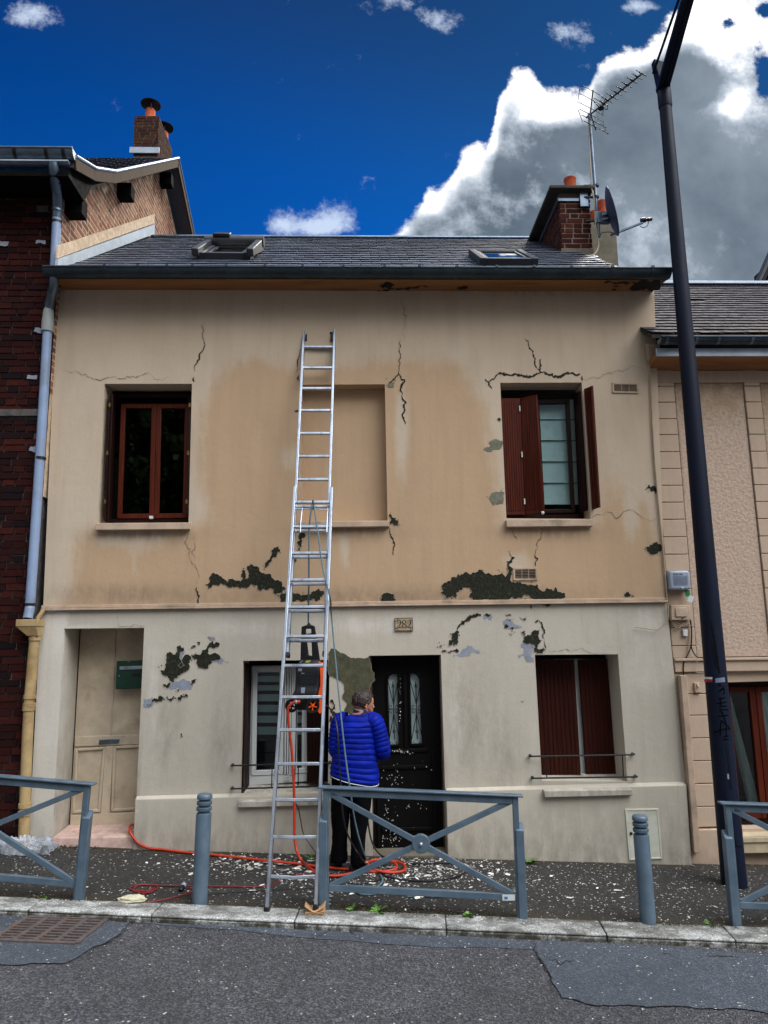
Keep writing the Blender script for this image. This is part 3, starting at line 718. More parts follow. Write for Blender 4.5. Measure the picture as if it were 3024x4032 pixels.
LD = [pp(z6,(1050,560),(1080,520),(1090,450),(1110,440),(1130,460),(1160,440),(1155,410),(1180,400),(1202,420),(1195,442),(1175,452),(1180,490),(1165,530),(1180,546),(1205,530),(1200,470),(1215,455),(1247,470),(1240,500),(1230,520),(1237,550),(1200,577),(1170,600),(1140,617),(1135,640),(1105,630),(1095,606),(1060,592)),
 pp(z6,(1250,460),(1280,455),(1310,460),(1320,430),(1350,415),(1370,380),(1395,370),(1400,390),(1427,380),(1425,412),(1395,420),(1360,430),(1375,460),(1420,455),(1442,480),(1410,497),(1380,500),(1380,520),(1345,552),(1320,550),(1290,530),(1285,490)),
 pp(z6,(1063,658),(1110,640),(1130,662),(1090,682)), pp(z6,(1240,665),(1263,625),(1284,618),(1275,642)), pp(z6,(1286,380),(1306,376),(1302,398)), pp(z6,(1246,415),(1280,395),(1275,412)), pp(z6,(1150,685),(1170,690),(1160,706)),
 pp(z6,(960,785),(1000,750),(1050,728),(1071,740),(1060,767),(1020,771),(985,797)), pp(z6,(1088,735),(1141,733),(1136,749),(1090,748)), pp(z6,(1150,745),(1180,722),(1222,718),(1223,741),(1185,746),(1165,767)), pp(z6,(1362,345),(1378,350),(1370,360)), pp(z6,(1178,978),(1192,975),(1185,1000)),
 pp(z7,(668,670),(682,672),(680,748),(709,760),(700,776),(678,790),(667,822)),
 pp(z8,(110,400),(130,330),(160,303),(180,310),(170,350),(175,376),(150,404),(140,380),(125,404)), pp(z8,(62,442),(80,430),(96,434),(84,446)), pp(z8,(105,440),(130,432),(160,418),(179,435),(165,456),(120,450)), pp(z8,(48,405),(60,396),(72,399),(60,414)),
 pp(z8,(484,196),(505,194),(522,205),(500,206)), pp(z8,(494,226),(520,228),(510,244)), pp(z8,(578,222),(600,225),(622,213),(615,238),(596,244)), pp(z8,(473,288),(490,262),(502,280),(490,298)), pp(z8,(508,285),(541,282),(530,302)), pp(z8,(505,316),(536,314),(520,328)),
 pp(z8,(585,308),(606,304),(608,342),(625,330),(660,302),(690,300),(707,296),(711,380),(690,400),(700,430),(752,430),(690,460),(668,442),(670,397),(610,386),(600,352)), pp(z7,(1380,318),(1395,314),(1388,332))]
LC = [(pp(z8,(165,300),(205,250),(245,218),(290,208),(322,204)),13),(pp(z8,(343,202),(388,199)),9),(pp(z8,(700,235),(725,265),(738,300),(732,352)),6),(pp(z8,(732,352),(735,430)),2.4),(pp(z8,(648,135),(655,165)),5),(pp(z8,(675,248),(692,233)),7)]
LB = [pp(z6,(1100,660),(1130,636),(1200,618),(1262,640),(1240,690),(1180,690),(1110,690)), pp(z6,(932,745),(990,740),(1000,790),(975,812),(935,790)), pp(z6,(1400,480),(1440,485),(1495,512),(1440,522),(1405,505)), pp(z6,(1366,340),(1400,345),(1410,372),(1372,368)), pp(z6,(1180,440),(1212,440),(1200,520),(1178,520)),
 pp(z8,(160,462),(210,420),(310,430),(318,450),(250,468)), pp(z8,(466,240),(530,245),(592,275),(540,287),(480,272)), pp(z8,(600,377),(667,380),(668,516),(620,516),(610,462),(570,482),(562,460),(605,452)), pp(z8,(340,206),(400,208),(390,235),(350,230)), pp(z8,(580,765),(606,758),(600,778))]
patchset('primer_patch', M_PATCHB, house, YL, LB, lift=.0022, amp=.3)
patchset('flaked_patch', M_PATCHD, house, YL, LD, LC, lift=.0045)
patchset('render_patch', M_PATCHO, house, YL, [pp(z7,(668,338),(690,335),(730,365),(762,375),(800,397),(850,400),(916,388),(916,760),(758,757),(770,700),(745,670),(755,620),(740,560),(700,535),(663,520))], lift=.003, amp=.16)
mb = MB(); mb.poly(ribbon(pp(z8,(752,432),(830,440),(900,436),(1000,434),(1130,450)), 1.4), lambda q: at(q.x, q.y, YL-.005)); mb.build('crack', M_HAIR_CR, house)
mb = MB(); mb.poly(ribbon(pp(z6,(770,200),(780,278),(900,272),(945,274)), 1.4), lambda q: at(q.x, q.y, YL-.005)); mb.build('crack', M_HAIR_CR, house)
# ---- eaves: sloping ochre boards, zinc edge, gutter
YE = -.30
sz0 = at(800,628,0).z; sz1 = at(800,602,YE).z
XL, XR = at(104,585,YE).x, at(1440,585,YE).x
mb = MB(); mb.hexa([V(XL+.06,0,sz0+.004), V(XR-.05,0,sz0-.004), V(XR,YE,sz1-.004), V(XL+.03,YE,sz1+.004), V(XL+.06,0,sz0+.09), V(XR-.05,0,sz0+.09), V(XR,YE,sz1+.05), V(XL+.03,YE,sz1+.05)])
mb.build('eaves_board', M_SOFF, house)
def soff(q, s_=0): 
    t = 0; n = Vector((0, sz0-sz1, YE)); n = Vector((0, (sz0-sz1), YE)).normalized() if True else n
    p = onp(q.x, q.y, (0, 0, sz0), Vector((0, -(sz1-sz0), YE)).normalized()); return p - V(0, .003, .006)
for pl_ in (pp(z4,(820,40),(850,22),(895,20),(920,38),(895,52),(845,55)), pp(z4,(800,74),(860,66),(940,66),(1050,76),(1020,84),(860,82)), pp(z4,(970,58),(1050,48),(1140,42),(1130,52),(1050,58)), pp(z4,(1290,55),(1340,48),(1400,52),(1360,62))):
    mb = MB(); mb.poly(jag(pl_, .2, 3), soff); mb.build('bare_patch', M_DARKINT, house)
for pl_ in (pp(zr,(950,1480),(1100,1472),(1350,1475),(1500,1450),(1655,1445),(1650,1560),(1560,1590),(1400,1560),(1250,1545),(1300,1510),(1380,1495),(1200,1487)), pp(zr,(1050,1515),(1120,1508),(1180,1518),(1120,1532)), pp(zr,(1050,1552),(1105,1548),(1108,1568),(1060,1570))):
    mb = MB(); mb.poly(jag(pl_, .2, 3), soff); mb.build('bare_patch', M_DARKINT, house)
mb = MB(); ze = at(800,596,YE-.01).z; mb.box((XL, YE-.012, sz1-.01), (XR, YE-.001, ze)); mb.build('fascia', M_DARKINT, house)  # fascia coloured near black to stand in for the shadow line below the gutter
mb = MB(); mb.bar((XL, YE-.03, at(800,594.5,YE-.03).z), (XR, YE-.03, at(800,594.5,YE-.03).z), .05, .012, V(0,0,1)); mb.build('drip_edge', M_ZINC, house)
GR = .078; gyc = YE-.06; gzc = at(800,577,gyc-GR).z
mb = MB(); halfpipe(mb, (XL, gyc, gzc), (XR, gyc, gzc), GR, V(0,-1,0), 12)
mb.tube([V(XL, gyc-GR, gzc), V(XR, gyc-GR, gzc)], .011, 8)
gut = mb.build('gutter', M_ZINCD, house)
for i, u in enumerate((232,303,365,420,492,575,655,742,830,905,985,1070,1150,1230,1318,1404)):
    x = at(u,585,gyc).x; mb = MB(); halfpipe(mb, (x-.016, gyc, gzc+.004), (x+.016, gyc, gzc+.004), GR+.007, V(0,-1,0), 10, .004); mb.bar((x, gyc-GR-.004, gzc), (x, gyc-GR-.004, gzc+.022), .03, .022, V(0,1,0)); mb.build('gutter_bracket', M_ZINCD, gut)
for x in (XL, XR):
    mb = MB(); mb.poly([(math.cos(math.pi*j/12)*GR, -math.sin(math.pi*j/12)*GR) for j in range(13)], lambda q: V(x, gyc-q.x, gzc+q.y)); mb.build('gutter_end', M_ZINCD, gut)
# ---- roof
YRG = 3.0
E0 = V(0, YE-.02, ze+.03); ZRG = at(640,514,YRG).z
sd_ = Vector((0, YRG-E0.y, ZRG-E0.z)); RL = sd_.length; sd_.normalize(); rn = Vector((0, -sd_.z, sd_.y))
XG = -3.2
xr0 = at(1362,577,YE).x
mb = MB(); mb.hexa([V(XG,E0.y,E0.z-.03), V(xr0,E0.y,E0.z-.03), V(xr0,YRG,ZRG-.03), V(XG,YRG,ZRG-.03), V(XG,E0.y,E0.z), V(xr0,E0.y,E0.z), V(xr0,YRG,ZRG), V(XG,YRG,ZRG)])
mb.hexa([V(XG,YRG,ZRG-.03), V(xr0,YRG,ZRG-.03), V(xr0,5.6,ZRG-2.0), V(XG,5.6,ZRG-2.0), V(XG,YRG,ZRG), V(xr0,YRG,ZRG), V(xr0,5.6,ZRG-1.97), V(XG,5.6,ZRG-1.97)])
slates(mb, V(XG, E0.y, E0.z), V(1,0,0), sd_, rn, xr0-XG, RL, .23, .212, th=.006)
roof = mb.build('roof', M_SLATE, house, norm=False, attrs={'weather': lambda p: 0})
mb = MB(); mb.tube([V(XG, YRG, ZRG+.01), V(xr0, YRG, ZRG+.01)], .035, 10); mb.build('ridge', M_ZINC, roof)
def onroof(u, v): return onp(u, v, E0, rn)
# rear wall and inside lining keep the house closed
mb = MB(); mb.box((-3.15, 5.1, 0), (xr0, 5.4, ZRG-1.9)); mb.box((-2.9,.5,4.05),(2.9,4.8,4.1)); mb.build('rear_wall', M_DARKINT, house)
mb = MB(); mb.box((-3.17, .45, -.3), (-3.12, 5, 5.7)); mb.face([V(xr0,.0,5.6), V(xr0,4.9,5.6), V(xr0,YRG,ZRG-.04)]); mb.build('side_wall', M_CONC, house)
# flashing up the brick gable
fa = atx(100,590,XG+.02); fb = onroof(330,500)
p0 = V(XG+.012, E0.y+.05, E0.z+.05); p1 = V(XG+.012, YRG+.02, ZRG+.07)
mb = MB(); mb.hexa([p0, p0+V(.03,0,0), p1+V(.03,0,0), p1, p0+V(0,0,.12), p0+V(.03,0,.12), p1+V(.03,0,.16), p1+V(0,0,.16)]); mb.build('flashing', M_ZINCL, roof)
mb = MB(); a_ = V(.0,0,.13); mb.hexa([p0+a_, p0+V(.02,0,0)+a_, p1+V(.02,0,.05)+a_, p1+V(0,0,.05)+a_, p0+V(0,0,.27), p0+V(.02,0,.27), p1+V(.02,0,.33), p1+V(0,0,.33)]); mb.build('mortar_fillet', M_MORT, roof)
# ---- roof windows
def skylight(tl, tr, br, bl, shutter):
    q = [onroof(*p) for p in (tl, tr, br, bl)]
    ux = (q[2]-q[3]).normalized(); W_ = abs(q[2].x-q[3].x); o = q[3]
    H_ = min(.95, (q[0]-q[3]).dot(sd_)); ux = V(1,0,0)
    def L(a, s, n): return o + ux*a + sd_*s + rn*n
    def bx(m_, a0, a1, s0, s1, n0, n1): m_.hexa([L(a0,s0,n0),L(a1,s0,n0),L(a1,s1,n0),L(a0,s1,n0),L(a0,s0,n1),L(a1,s0,n1),L(a1,s1,n1),L(a0,s1,n1)])
    mb = MB(); fw, h = .075, .10
    bx(mb, 0, fw, 0, H_, .0, h); bx(mb, W_-fw, W_, 0, H_, .0, h); bx(mb, fw+.001, W_-fw-.001, 0, fw, .0, h-.004); bx(mb, fw+.001, W_-fw-.001, H_-fw, H_, .0, h-.004)
    f = mb.build('roof_window', M_ZINCG, roof, bevel=.008)
    mb = MB(); g = fw+.01; bx(mb, g, W_-g, g, g+.035, .03, h-.012); bx(mb, g, W_-g, H_-g-.035, H_-g, .03, h-.012); bx(mb, g, g+.035, g+.036, H_-g-.036, .03, h-.014); bx(mb, W_-g-.035, W_-g, g+.036, H_-g-.036, .03, h-.014); mb.build('sash', M_ZINCG, f, bevel=.003)
    mb = MB(); mb.face([L(fw,fw,.075), L(W_-fw,fw,.075), L(W_-fw,H_-fw,.075), L(fw,H_-fw,.075)]); mb.build('pane', M_PANE, f)
    if shutter:
        t0, t1 = .06, .19
        for a0 in (-.045, W_-.035): mb = MB(); mb.hexa([L(a0,-.06,.06), L(a0+.08,-.06,.06), L(a0+.08,H_,.02), L(a0,H_,.02), L(a0,-.06,.15), L(a0+.08,-.06,.15), L(a0+.08,H_,t1-.02), L(a0,H_,t1-.02)]); mb.build('shutter_rail', M_ZINCG, f, bevel=.012)
        mb = MB(); c0, c1 = L(-.06,H_-.06,t1-.05), L(W_+.06,H_-.06,t1-.05)
        mb.tube([c0, c1], .07, 14); mb.build('shutter_box', M_ZINCG, f)
        mb = MB(); bx(mb, .05, W_*.42, H_-.12, H_+.03, t1+.01, t1+.05); mb.build('solar_panel', M_BLACK, f, bevel=.01)

skylight((440,514),(553,519),(534,571),(426,564), True)
skylight((1022,543),(1140,537),(1158,575),(1036,577), False)
# ---- chimney stack
cfl, cfr = onroof(1208,548), onroof(1280,543); yc = (cfl.y+cfr.y)/2
cx0, cx1 = at(*zr(399,800), yc).x, at(*zr(797,800), yc).x
zc0 = cfl.z-.1; zct = at(*zr(590,455), yc).z
ycb = max(yc+.9, onroof(*zr(232,905)).y)
mb = MB(); mb.box((cx0+.018, yc+.018, zc0-.3), (cx1-.018, ycb-.01, zct+.2))
mb.mi = 1
brickwork(mb, (cx0, yc+.02, zc0+.12), (1,0,0), (0,0,1), (0,-1,0), cx1-cx0, zct-zc0-.12, .2, .056, .016, .006, None, 2)
brickwork(mb, (cx0+.02, yc, zc0+.12), (0,1,0), (0,0,1), (-1,0,0), ycb-yc, zct-zc0-.12, .2, .056, .016, .006, None, 3)
brickwork(mb, (cx1-.02, yc, zc0+.12), (0,1,0), (0,0,1), (1,0,0), ycb-yc, zct-zc0-.12, .2, .056, .016, .006, None, 4)
chim = mb.build('chimney', [M_MORTC, M_BRKC], roof)
mb = MB(); mb.box((cx0-.006, yc-.006, zct), (cx1+.006, ycb+.006, zct+.045)); mb.build('strap', M_ZINC, chim, bevel=.003)
mb = MB(); mb.box((cx0+.03, yc+.05, zct+.05), (cx1-.03, ycb-.03, at(*zr(590,330), yc).z)); mb.build('chimney_flue', M_CAPC, chim)
zcap = at(*zr(590,247), yc-.1).z
mb = MB(); mb.box((cx0-.13, yc-.1, zcap-.05), (cx1+.04, ycb+.12, zcap)); mb.build('chimney_cap', M_CAPC, chim, bevel=.01)
mb = MB(); mb.box((cx1-.14, yc-.03, zct-.09), (cx1-.03, yc-.006, zct+.17)); mb.build('mast_bracket', M_ZINC, chim, bevel=.003)
mb = MB(); mb.hexa([V(cx0-.02,yc-.035,zc0-.02), V(cx1+.02,yc-.035,zc0-.02), V(cx1+.02,yc-.02,zc0-.02), V(cx0-.02,yc-.02,zc0-.02), V(cx0-.02,yc-.03,zc0+.13), V(cx1+.02,yc-.03,zc0+.13), V(cx1+.02,yc-.02,zc0+.13), V(cx0-.02,yc-.02,zc0+.13)])
s0 = V(cx0-.03, yc-.03, zc0+.02); s1 = V(cx0-.03, ycb, zc0+.02+(ycb-yc)*sd_.z/sd_.y); mb.bar(s0, s1, .02, .16); mb.bar(s0+V(cx1-cx0+.06,0,0), s1+V(cx1-cx0+.06,0,0), .02, .16)
mb.build('chimney_flashing', M_ZINCL, chim)
mb = MB(); mb.box((cx0-.004, yc-.012, zc0+.11), (cx1+.004, yc+.01, zc0+.24)); mb.build('mortar_skirt', M_CONC, chim, bevel=.004)
def pot(parent, u0, u1, vt, y, z, h=.34):
    x = (at(u0,vt,y).x+at(u1,vt,y).x)/2; r = (at(u1,vt,y).x-at(u0,vt,y).x)/2
    mb = MB(); mb.lathe([(r*1.0,0),(r*.97,.05),(r*.95,h-.04),(r*1.02,h-.03),(r*1.02,h),(r*.8,h),(r*.76,.05)], (x,y,z), 22); return mb.build('chimney_pot', M_TERRA, parent)
pot(chim, zr(445,0)[0], zr(595,0)[0], zr(0,150)[1], yc+.22, zcap, at(*zr(520,125), yc+.13).z-zcap)
# second stack behind, cement faced
y2 = YRG+.35; q0, q1 = at(*zr(900,900), y2), at(*zr(1112,900), y2)
zt2 = at(*zr(940,690), y2).z
mb = MB(); mb.box((q0.x-.25, y2, ZRG-1.2), (q1.x, y2+.5, zt2)); st2 = mb.build('chimney', M_CONC, roof, bevel=.01)
pot(st2, zr(876,0)[0], zr(985,0)[0], zr(0,500)[1], y2+.15, zt2, at(*zr(930,432), y2+.1).z-zt2)
pot(st2, zr(776,0)[0], zr(885,0)[0], zr(0,640)[1], y2+.15, zt2-.3, at(*zr(820,568), y2+.1).z-zt2+.3)
# ---- windows ------------------------------------------------------
def frame_rect(mb, z, q4, y, w_, dep):     # q4 tl,tr,br,bl ; mitred rectangular frame made of four bars
    p = [at(*z(*c), y) for c in q4]; d = V(0, dep, 0)
    c = sum(p, V(0,0,0))/4
    inn = []
    for i in range(4):
        a, b_ = p[i]-p[i-1], p[(i+1)%4]-p[i]
        na = (p[i-1]-p[i]).normalized(); nb = (p[(i+1)%4]-p[i]).normalized(); inn.append(p[i]+na*w_+nb*w_)
    for i in range(4):
        j = (i+1) % 4; mb.slab([p[i], p[j], inn[j], inn[i]], d)
    return p, inn
def pane(z, q4, y, parent, mt, name='pane'):
    mb = MB(); mb.face([at(*z(*c), y) for c in q4]); return mb.build(name, mt, parent)
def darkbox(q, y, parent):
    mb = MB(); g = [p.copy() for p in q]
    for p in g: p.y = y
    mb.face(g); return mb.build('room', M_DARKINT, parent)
# upper left window: two casements, folded shutters in the reveals
yw = .2
mb = MB(); frame_rect(mb, z3, [(722,745),(1250,745),(1234,1592),(690,1592)], yw, .045, .06)
w1 = mb.build('window', M_MAHOGD, house, bevel=.004)
for q4 in ([(790,812),(1020,812),(1003,1560),(762,1562)], [(1022,812),(1240,812),(1222,1558),(1005,1560)]):
    mb = MB(); frame_rect(mb, z3, q4, yw-.015, .05, .05); s = mb.build('sash', M_MAHOG, w1, bevel=.005)
    pane(z3, q4, yw+.01, s, M_UL)
mb = MB(); mb.box(at(*z3(975,1545), .13), at(*z3(1003,1565), .17)); mb.build('window_stop', M_PVC, w1)
darkbox(Q(z3,(600,640),(1350,640),(1350,1650),(560,1650),y=.5), .5, w1)
# folded shutter leaves standing in the reveals
for z, q in ((z3, [((706,760),.02),((724,760),.17),((700,1570),.17),((678,1580),.02)]), (z3, [((724,752),.03),((744,752),.17),((712,1575),.17),((696,1590),.03)]), (z3, [((1246,760),.02),((1236,760),.17),((1214,1560),.17),((1226,1570),.02)])):
    mb = MB(); mb.slab([at(*z(*p), y) for p, y in q], (.022,0,0)); sh = mb.build('shutter', M_MAHOGD, house, bevel=.003)
    hx = 716 if q[0][0][0] < 1000 else 1240
    if q[0][0][0] == 706 or hx > 1000:
        for i, hy in enumerate((822,1134,1452)):
            x = hx + (-.0503*(hy-822) if hx < 1000 else -.034*(hy-822)); c = at(*z3(x, hy), .012)
            mb = MB(); mb.box(c-V(.012,.004,.02), c+V(.012,.004,.02)); mb.tube([c-V(0,.006,.022), c+V(0,-.006,.022)], .005, 8); mb.build('hinge', M_BRASS, sh)
# upper right window: blind, folding shutters half open
yw = .22
mb = MB(); frame_rect(mb, z5, [(330,612),(672,608),(700,1275),(350,1275)], yw, .05, .06); w2 = mb.build('window', M_MAHOGD, house, bevel=.004)
mb = MB(); frame_rect(mb, z5, [(418,645),(600,642),(632,1245),(450,1248)], yw-.02, .04, .05); s = mb.build('sash', M_MAHOGD, w2, bevel=.004)
pane(z5, [(418,645),(600,642),(632,1245),(450,1248)], yw+.01, s, M_GLASSD)
mb = MB(); 
bl0 = [(400,640),(620,640),(650,1205),(430,1205)]
q = [at(*z5(*c), yw+.09) for c in bl0]
for i in range(5):
    f0, f1 = i/5, (i+1)/5
    a, b_, c, d = q[0].lerp(q[3], f0), q[1].lerp(q[2], f0), q[1].lerp(q[2], f1-.004), q[0].lerp(q[3], f1-.004)
    mb.slab([a, b_, c+V(0,-.012,0), d+V(0,-.012,0)], (0,.004,0)); mb.slab([d+V(0,-.02,.012), c+V(0,-.02,.012), c+V(0,-.02,0), d+V(0,-.02,0)], (0,.012,0))
mb.build('roman_blind', M_BLIND, w2)
darkbox(Q(z5,(150,500),(750,500),(780,1330),(150,1330),y=.6), .6, w2)
def leaf(name, q, th, n, mt=None, parent=None):
    """shutter leaf with vertical reeding; q = four (point) tl,tr,br,bl"""
    mb = MB(); tl, tr, br, bl = q; nrm = (tr-tl).cross(bl-tl).normalized()*th
    mb.slab(q, nrm)
    for i in range(n):
        a, b_ = (i+.12)/n, (i+.88)/n
        t0, t1, c1, c0 = tl.lerp(tr, a), tl.lerp(tr, b_), bl.lerp(br, b_), bl.lerp(br, a)
        ins = .03
        p = [t0.lerp(c0, ins), t1.lerp(c1, ins), c1.lerp(t1, ins), c0.lerp(t0, ins)]
        mb.slab([x-nrm*.001 for x in p], -nrm.normalized()*.006)
    return mb.build(name, mt or M_MAHOG, parent or house, bevel=.002, seg=1)
leaf('shutter', [at(*z5(236,634),.09), at(*z5(336,634),.10), at(*z5(362,1254),.10), at(*z5(263,1256),.09)], .02, 8)
leaf('shutter', [at(*z5(338,634),.10), at(*z5(424,614),-.03), at(*z5(463,1241),-.03), at(*z5(366,1252),.10)], .02, 7)
leaf('shutter', [at(*z5(640,602),.15), at(*z5(718,567),-.16), at(*z5(757,1216),-.16), at(*z5(686,1240),.15)], .02, 6)
leaf('shutter', [at(*z5(622,612),.18), at(*z5(652,596),.04), at(*z5(690,1232),.04), at(*z5(650,1246),.18)], .02, 4, M_MAHOGD)
for hx, hy in ((334,690),(346,935),(360,1185)):
    c = at(*z5(hx, hy), .08); mb = MB(); mb.box(c-V(.006,.006,.03), c+V(.006,.006,.03)); mb.build('hinge', M_PVC, house)
mb = MB(); c = at(*z5(457,1246), -.03); mb.sphere(c, .018, 10, 8); mb.build('shutter_knob', M_PVC, house)
# lower left window: white frame, day-night blind, dark shutters folded either side
yw = .34
mb = MB(); frame_rect(mb, z7, [(150,452),(515,448),(512,1205),(132,1238)], yw, .055, .07); w3 = mb.build('window', M_PVC, house, bevel=.006)
for q4 in ([(158,462),(362,458),(358,1160),(146,1170)], [(418,458),(530,456),(528,1150),(414,1156)]):
    mb = MB(); frame_rect(mb, z7, q4, yw-.02, .048, .06); s = mb.build('sash', M_PVC, w3, bevel=.006)
    frame = MB(); frame_rect(frame, z7, [(q4[0][0]+16,q4[0][1]+16),(q4[1][0]-16,q4[1][1]+16),(q4[2][0]-16,q4[2][1]-16),(q4[3][0]+16,q4[3][1]-16)], yw-.008, .014, .03); frame.build('glazing_bead', M_PVC, s)
    pane(z7, q4, yw+.012, s, M_GLASSD)
mb = MB()
for u in (366,382,398,412): mb.slab([at(*z7(u,458), yw-.03), at(*z7(u+11,458), yw-.03), at(*z7(u+8,1160), yw-.03), at(*z7(u-3,1160), yw-.03)], (0,.05,0))
mb.build('mullion', M_PVC, w3, bevel=.004)
mb = MB(); mb.slab([at(*z7(135,1172), yw-.012), at(*z7(512,1152), yw-.012), at(*z7(512,1205), yw-.012), at(*z7(132,1236), yw-.012)], (0,.05,0)); mb.build('bottom_rail', M_PVC, w3, bevel=.006)
mb = MB(); c = at(*z7(388,1185), yw-.03); mb.box(c-V(.022,.02,.018), c+V(.022,.01,.018)); mb.bar(c+V(-.01,-.02,.01), c+V(.02,-.03,.045), .012, .012); mb.build('window_catch', M_PVC, w3, bevel=.004)
mb = MB()
for side in ((165,345),(440,520)):
    y0 = 468
    for hgt, dark in ((26,0),(22,1),(40,0),(22,1),(34,0),(24,1),(46,0),(24,1),(46,0),(24,1),(46,0),(26,1),(52,0),(14,1)):
        if not dark: mb.slab([at(*z7(side[0],y0), yw+.09), at(*z7(side[1],y0), yw+.09), at(*z7(side[1],y0+hgt), yw+.09), at(*z7(side[0],y0+hgt), yw+.09)], (0,.004,0))
        y0 += hgt
mb.build('striped_blind', M_BLIND, w3)
darkbox(Q(z7,(0,300),(800,300),(800,1400),(0,1400),y=.8), .8, w3)
leaf('shutter', [at(*z7(108,432),.08), at(*z7(142,440),.34), at(*z7(130,1262),.34), at(*z7(90,1296),.08)], .03, 3, M_MAHOGD)
leaf('shutter', [at(*z7(508,470),.28), at(*z7(630,462),.18), at(*z7(622,1210),.18), at(*z7(512,1222),.28)], .03, 6, M_MAHOGD)
# lower right window: closed brown shutters in front of a white frame
yw = .36
mb = MB(); frame_rect(mb, z8, [(690,490),(1165,486),(1222,1255),(722,1262)], yw+.06, .07, .06); w4 = mb.build('window', M_PVC, house, bevel=.006)
mb = MB(); q = [(925,490),(955,490),(1015,1250),(975,1250)]; mb.slab([at(*z8(*c), yw+.04) for c in q], (0,.05,0)); mb.build('mullion', M_PVC, w4, bevel=.005)
darkbox(Q(z8,(600,400),(1350,400),(1350,1350),(600,1350),y=.9), .9, w4)
leaf('shutter', [at(*z8(676,490),yw-.02), at(*z8(930,492),yw-.04), at(*z8(974,1262),yw-.04), at(*z8(720,1264),yw-.02)], .03, 9, M_SHUT)
leaf('shutter', [at(*z8(958,492),yw-.02), at(*z8(1144,486),yw-.02), at(*z8(1206,1246),yw-.02), at(*z8(1010,1252),yw-.02)], .03, 7, M_SHUT)
mb = MB(); mb.slab([at(*z8(1146,478),yw+.0), at(*z8(1166,478),yw+.0), at(*z8(1222,1255),yw+.0), at(*z8(1208,1255),yw+.0)], (0,.02,0)); mb.build('window_jamb', M_TRIM, w4)
# bars across the two lower windows
def guard(z, rods, posts):
    mb = MB()
    for a, b_ in rods:
        p, q = at(*z(*a), -.05), at(*z(*b_), -.05); mb.tube([p+V(0,.07,.0), p+V(-.012,.02,0), p, q, q+V(.012,.02,0), q+V(0,.07,0)], .0085, 8)
        for e in (p, q): mb.sphere(e+V(0,.045,0), .016, 10, 6)
    for a, b_ in posts: mb.tube([at(*z(*a), -.05), at(*z(*b_), -.05)], .006, 6)
    mb.build('window_bar', M_IRON, house)
guard(z7, [((22,1103),(662,1085)),((20,1254),(652,1236))], [((284,1095),(282,1247)),((456,1090),(454,1242)),((120,1100),(118,1251))])
guard(z8, [((650,1125),(1322,1114)),((665,1268),(1340,1259))], [((1245,1116),(1252,1261)),((745,1123),(752,1267))])
# ---- cream door on the left
yd = .40
lv = lambda z, q4, y: [at(*z(*c), y) for c in q4]
mb = MB(); mb.slab(lv(z6, [(528,292),(960,288),(930,1588),(455,1600)], yd), (0,.05,0)); door1 = mb.build('door', M_CREAM, house)
mb = MB()
def strip(z, a, b_, w_, y, dep=.012): mb.bar(at(*z(*a), y), at(*z(*b_), y), w_, dep*2, V(0,1,0))
strip(z6, (757,300), (728,985), .012, yd); strip(z6, (490,1000), (920,984), .014, yd)
mb.build('panel_moulding', M_CREAM, door1, bevel=.003)
for q4 in ([(490,1075),(690,1062),(655,1490),(470,1500)], [(738,1058),(935,1048),(925,1475),(722,1488)]):
    mb = MB(); frame_rect(mb, z6, q4, yd-.02, .03, .02); mb.build('panel_moulding', M_CREAM, door1, bevel=.008)
mb = MB(); mb.slab(lv(z6, [(690,1060),(738,1056),(715,1500),(655,1503)], yd-.028), (0,.028,0)); mb.slab(lv(z6, [(488,1000),(930,984),(928,1046),(486,1062)], yd-.016), (0,.016,0)); mb.slab(lv(z6, [(460,1510),(925,1488),(930,1590),(455,1600)], yd-.03), (0,.03,0)); mb.build('door_rail', M_CREAM, door1, bevel=.004)
mb = MB(); mb.slab(lv(z6, [(648,1018),(780,1010),(776,1036),(644,1046)], yd-.03), (0,.012,0)); mb.build('letter_slot', M_ZINC, door1, bevel=.003)
darkbox(lv(z6, [(400,250),(1000,250),(960,1800),(380,1800)], .6), .6, door1)
mb = MB(); st = [at(*z6(337,1655), .0), at(*z6(880,1645), .0), at(*z6(880,1700), -.02), at(*z6(337,1712), -.02)]
mb.hexa([st[3]-V(0,0,.08), st[2]-V(0,0,.08), st[2]+V(0,.5,-.08), st[3]+V(0,.5,-.08), st[0], st[1], st[1]+V(0,.5,.03), st[0]+V(0,.5,.03)]); mb.build('door_step', mat('worn_pink_step', S(190,160,146), .85, .2, 9, .5, 50, c2=S(150,130,112)), house, bevel=.015)
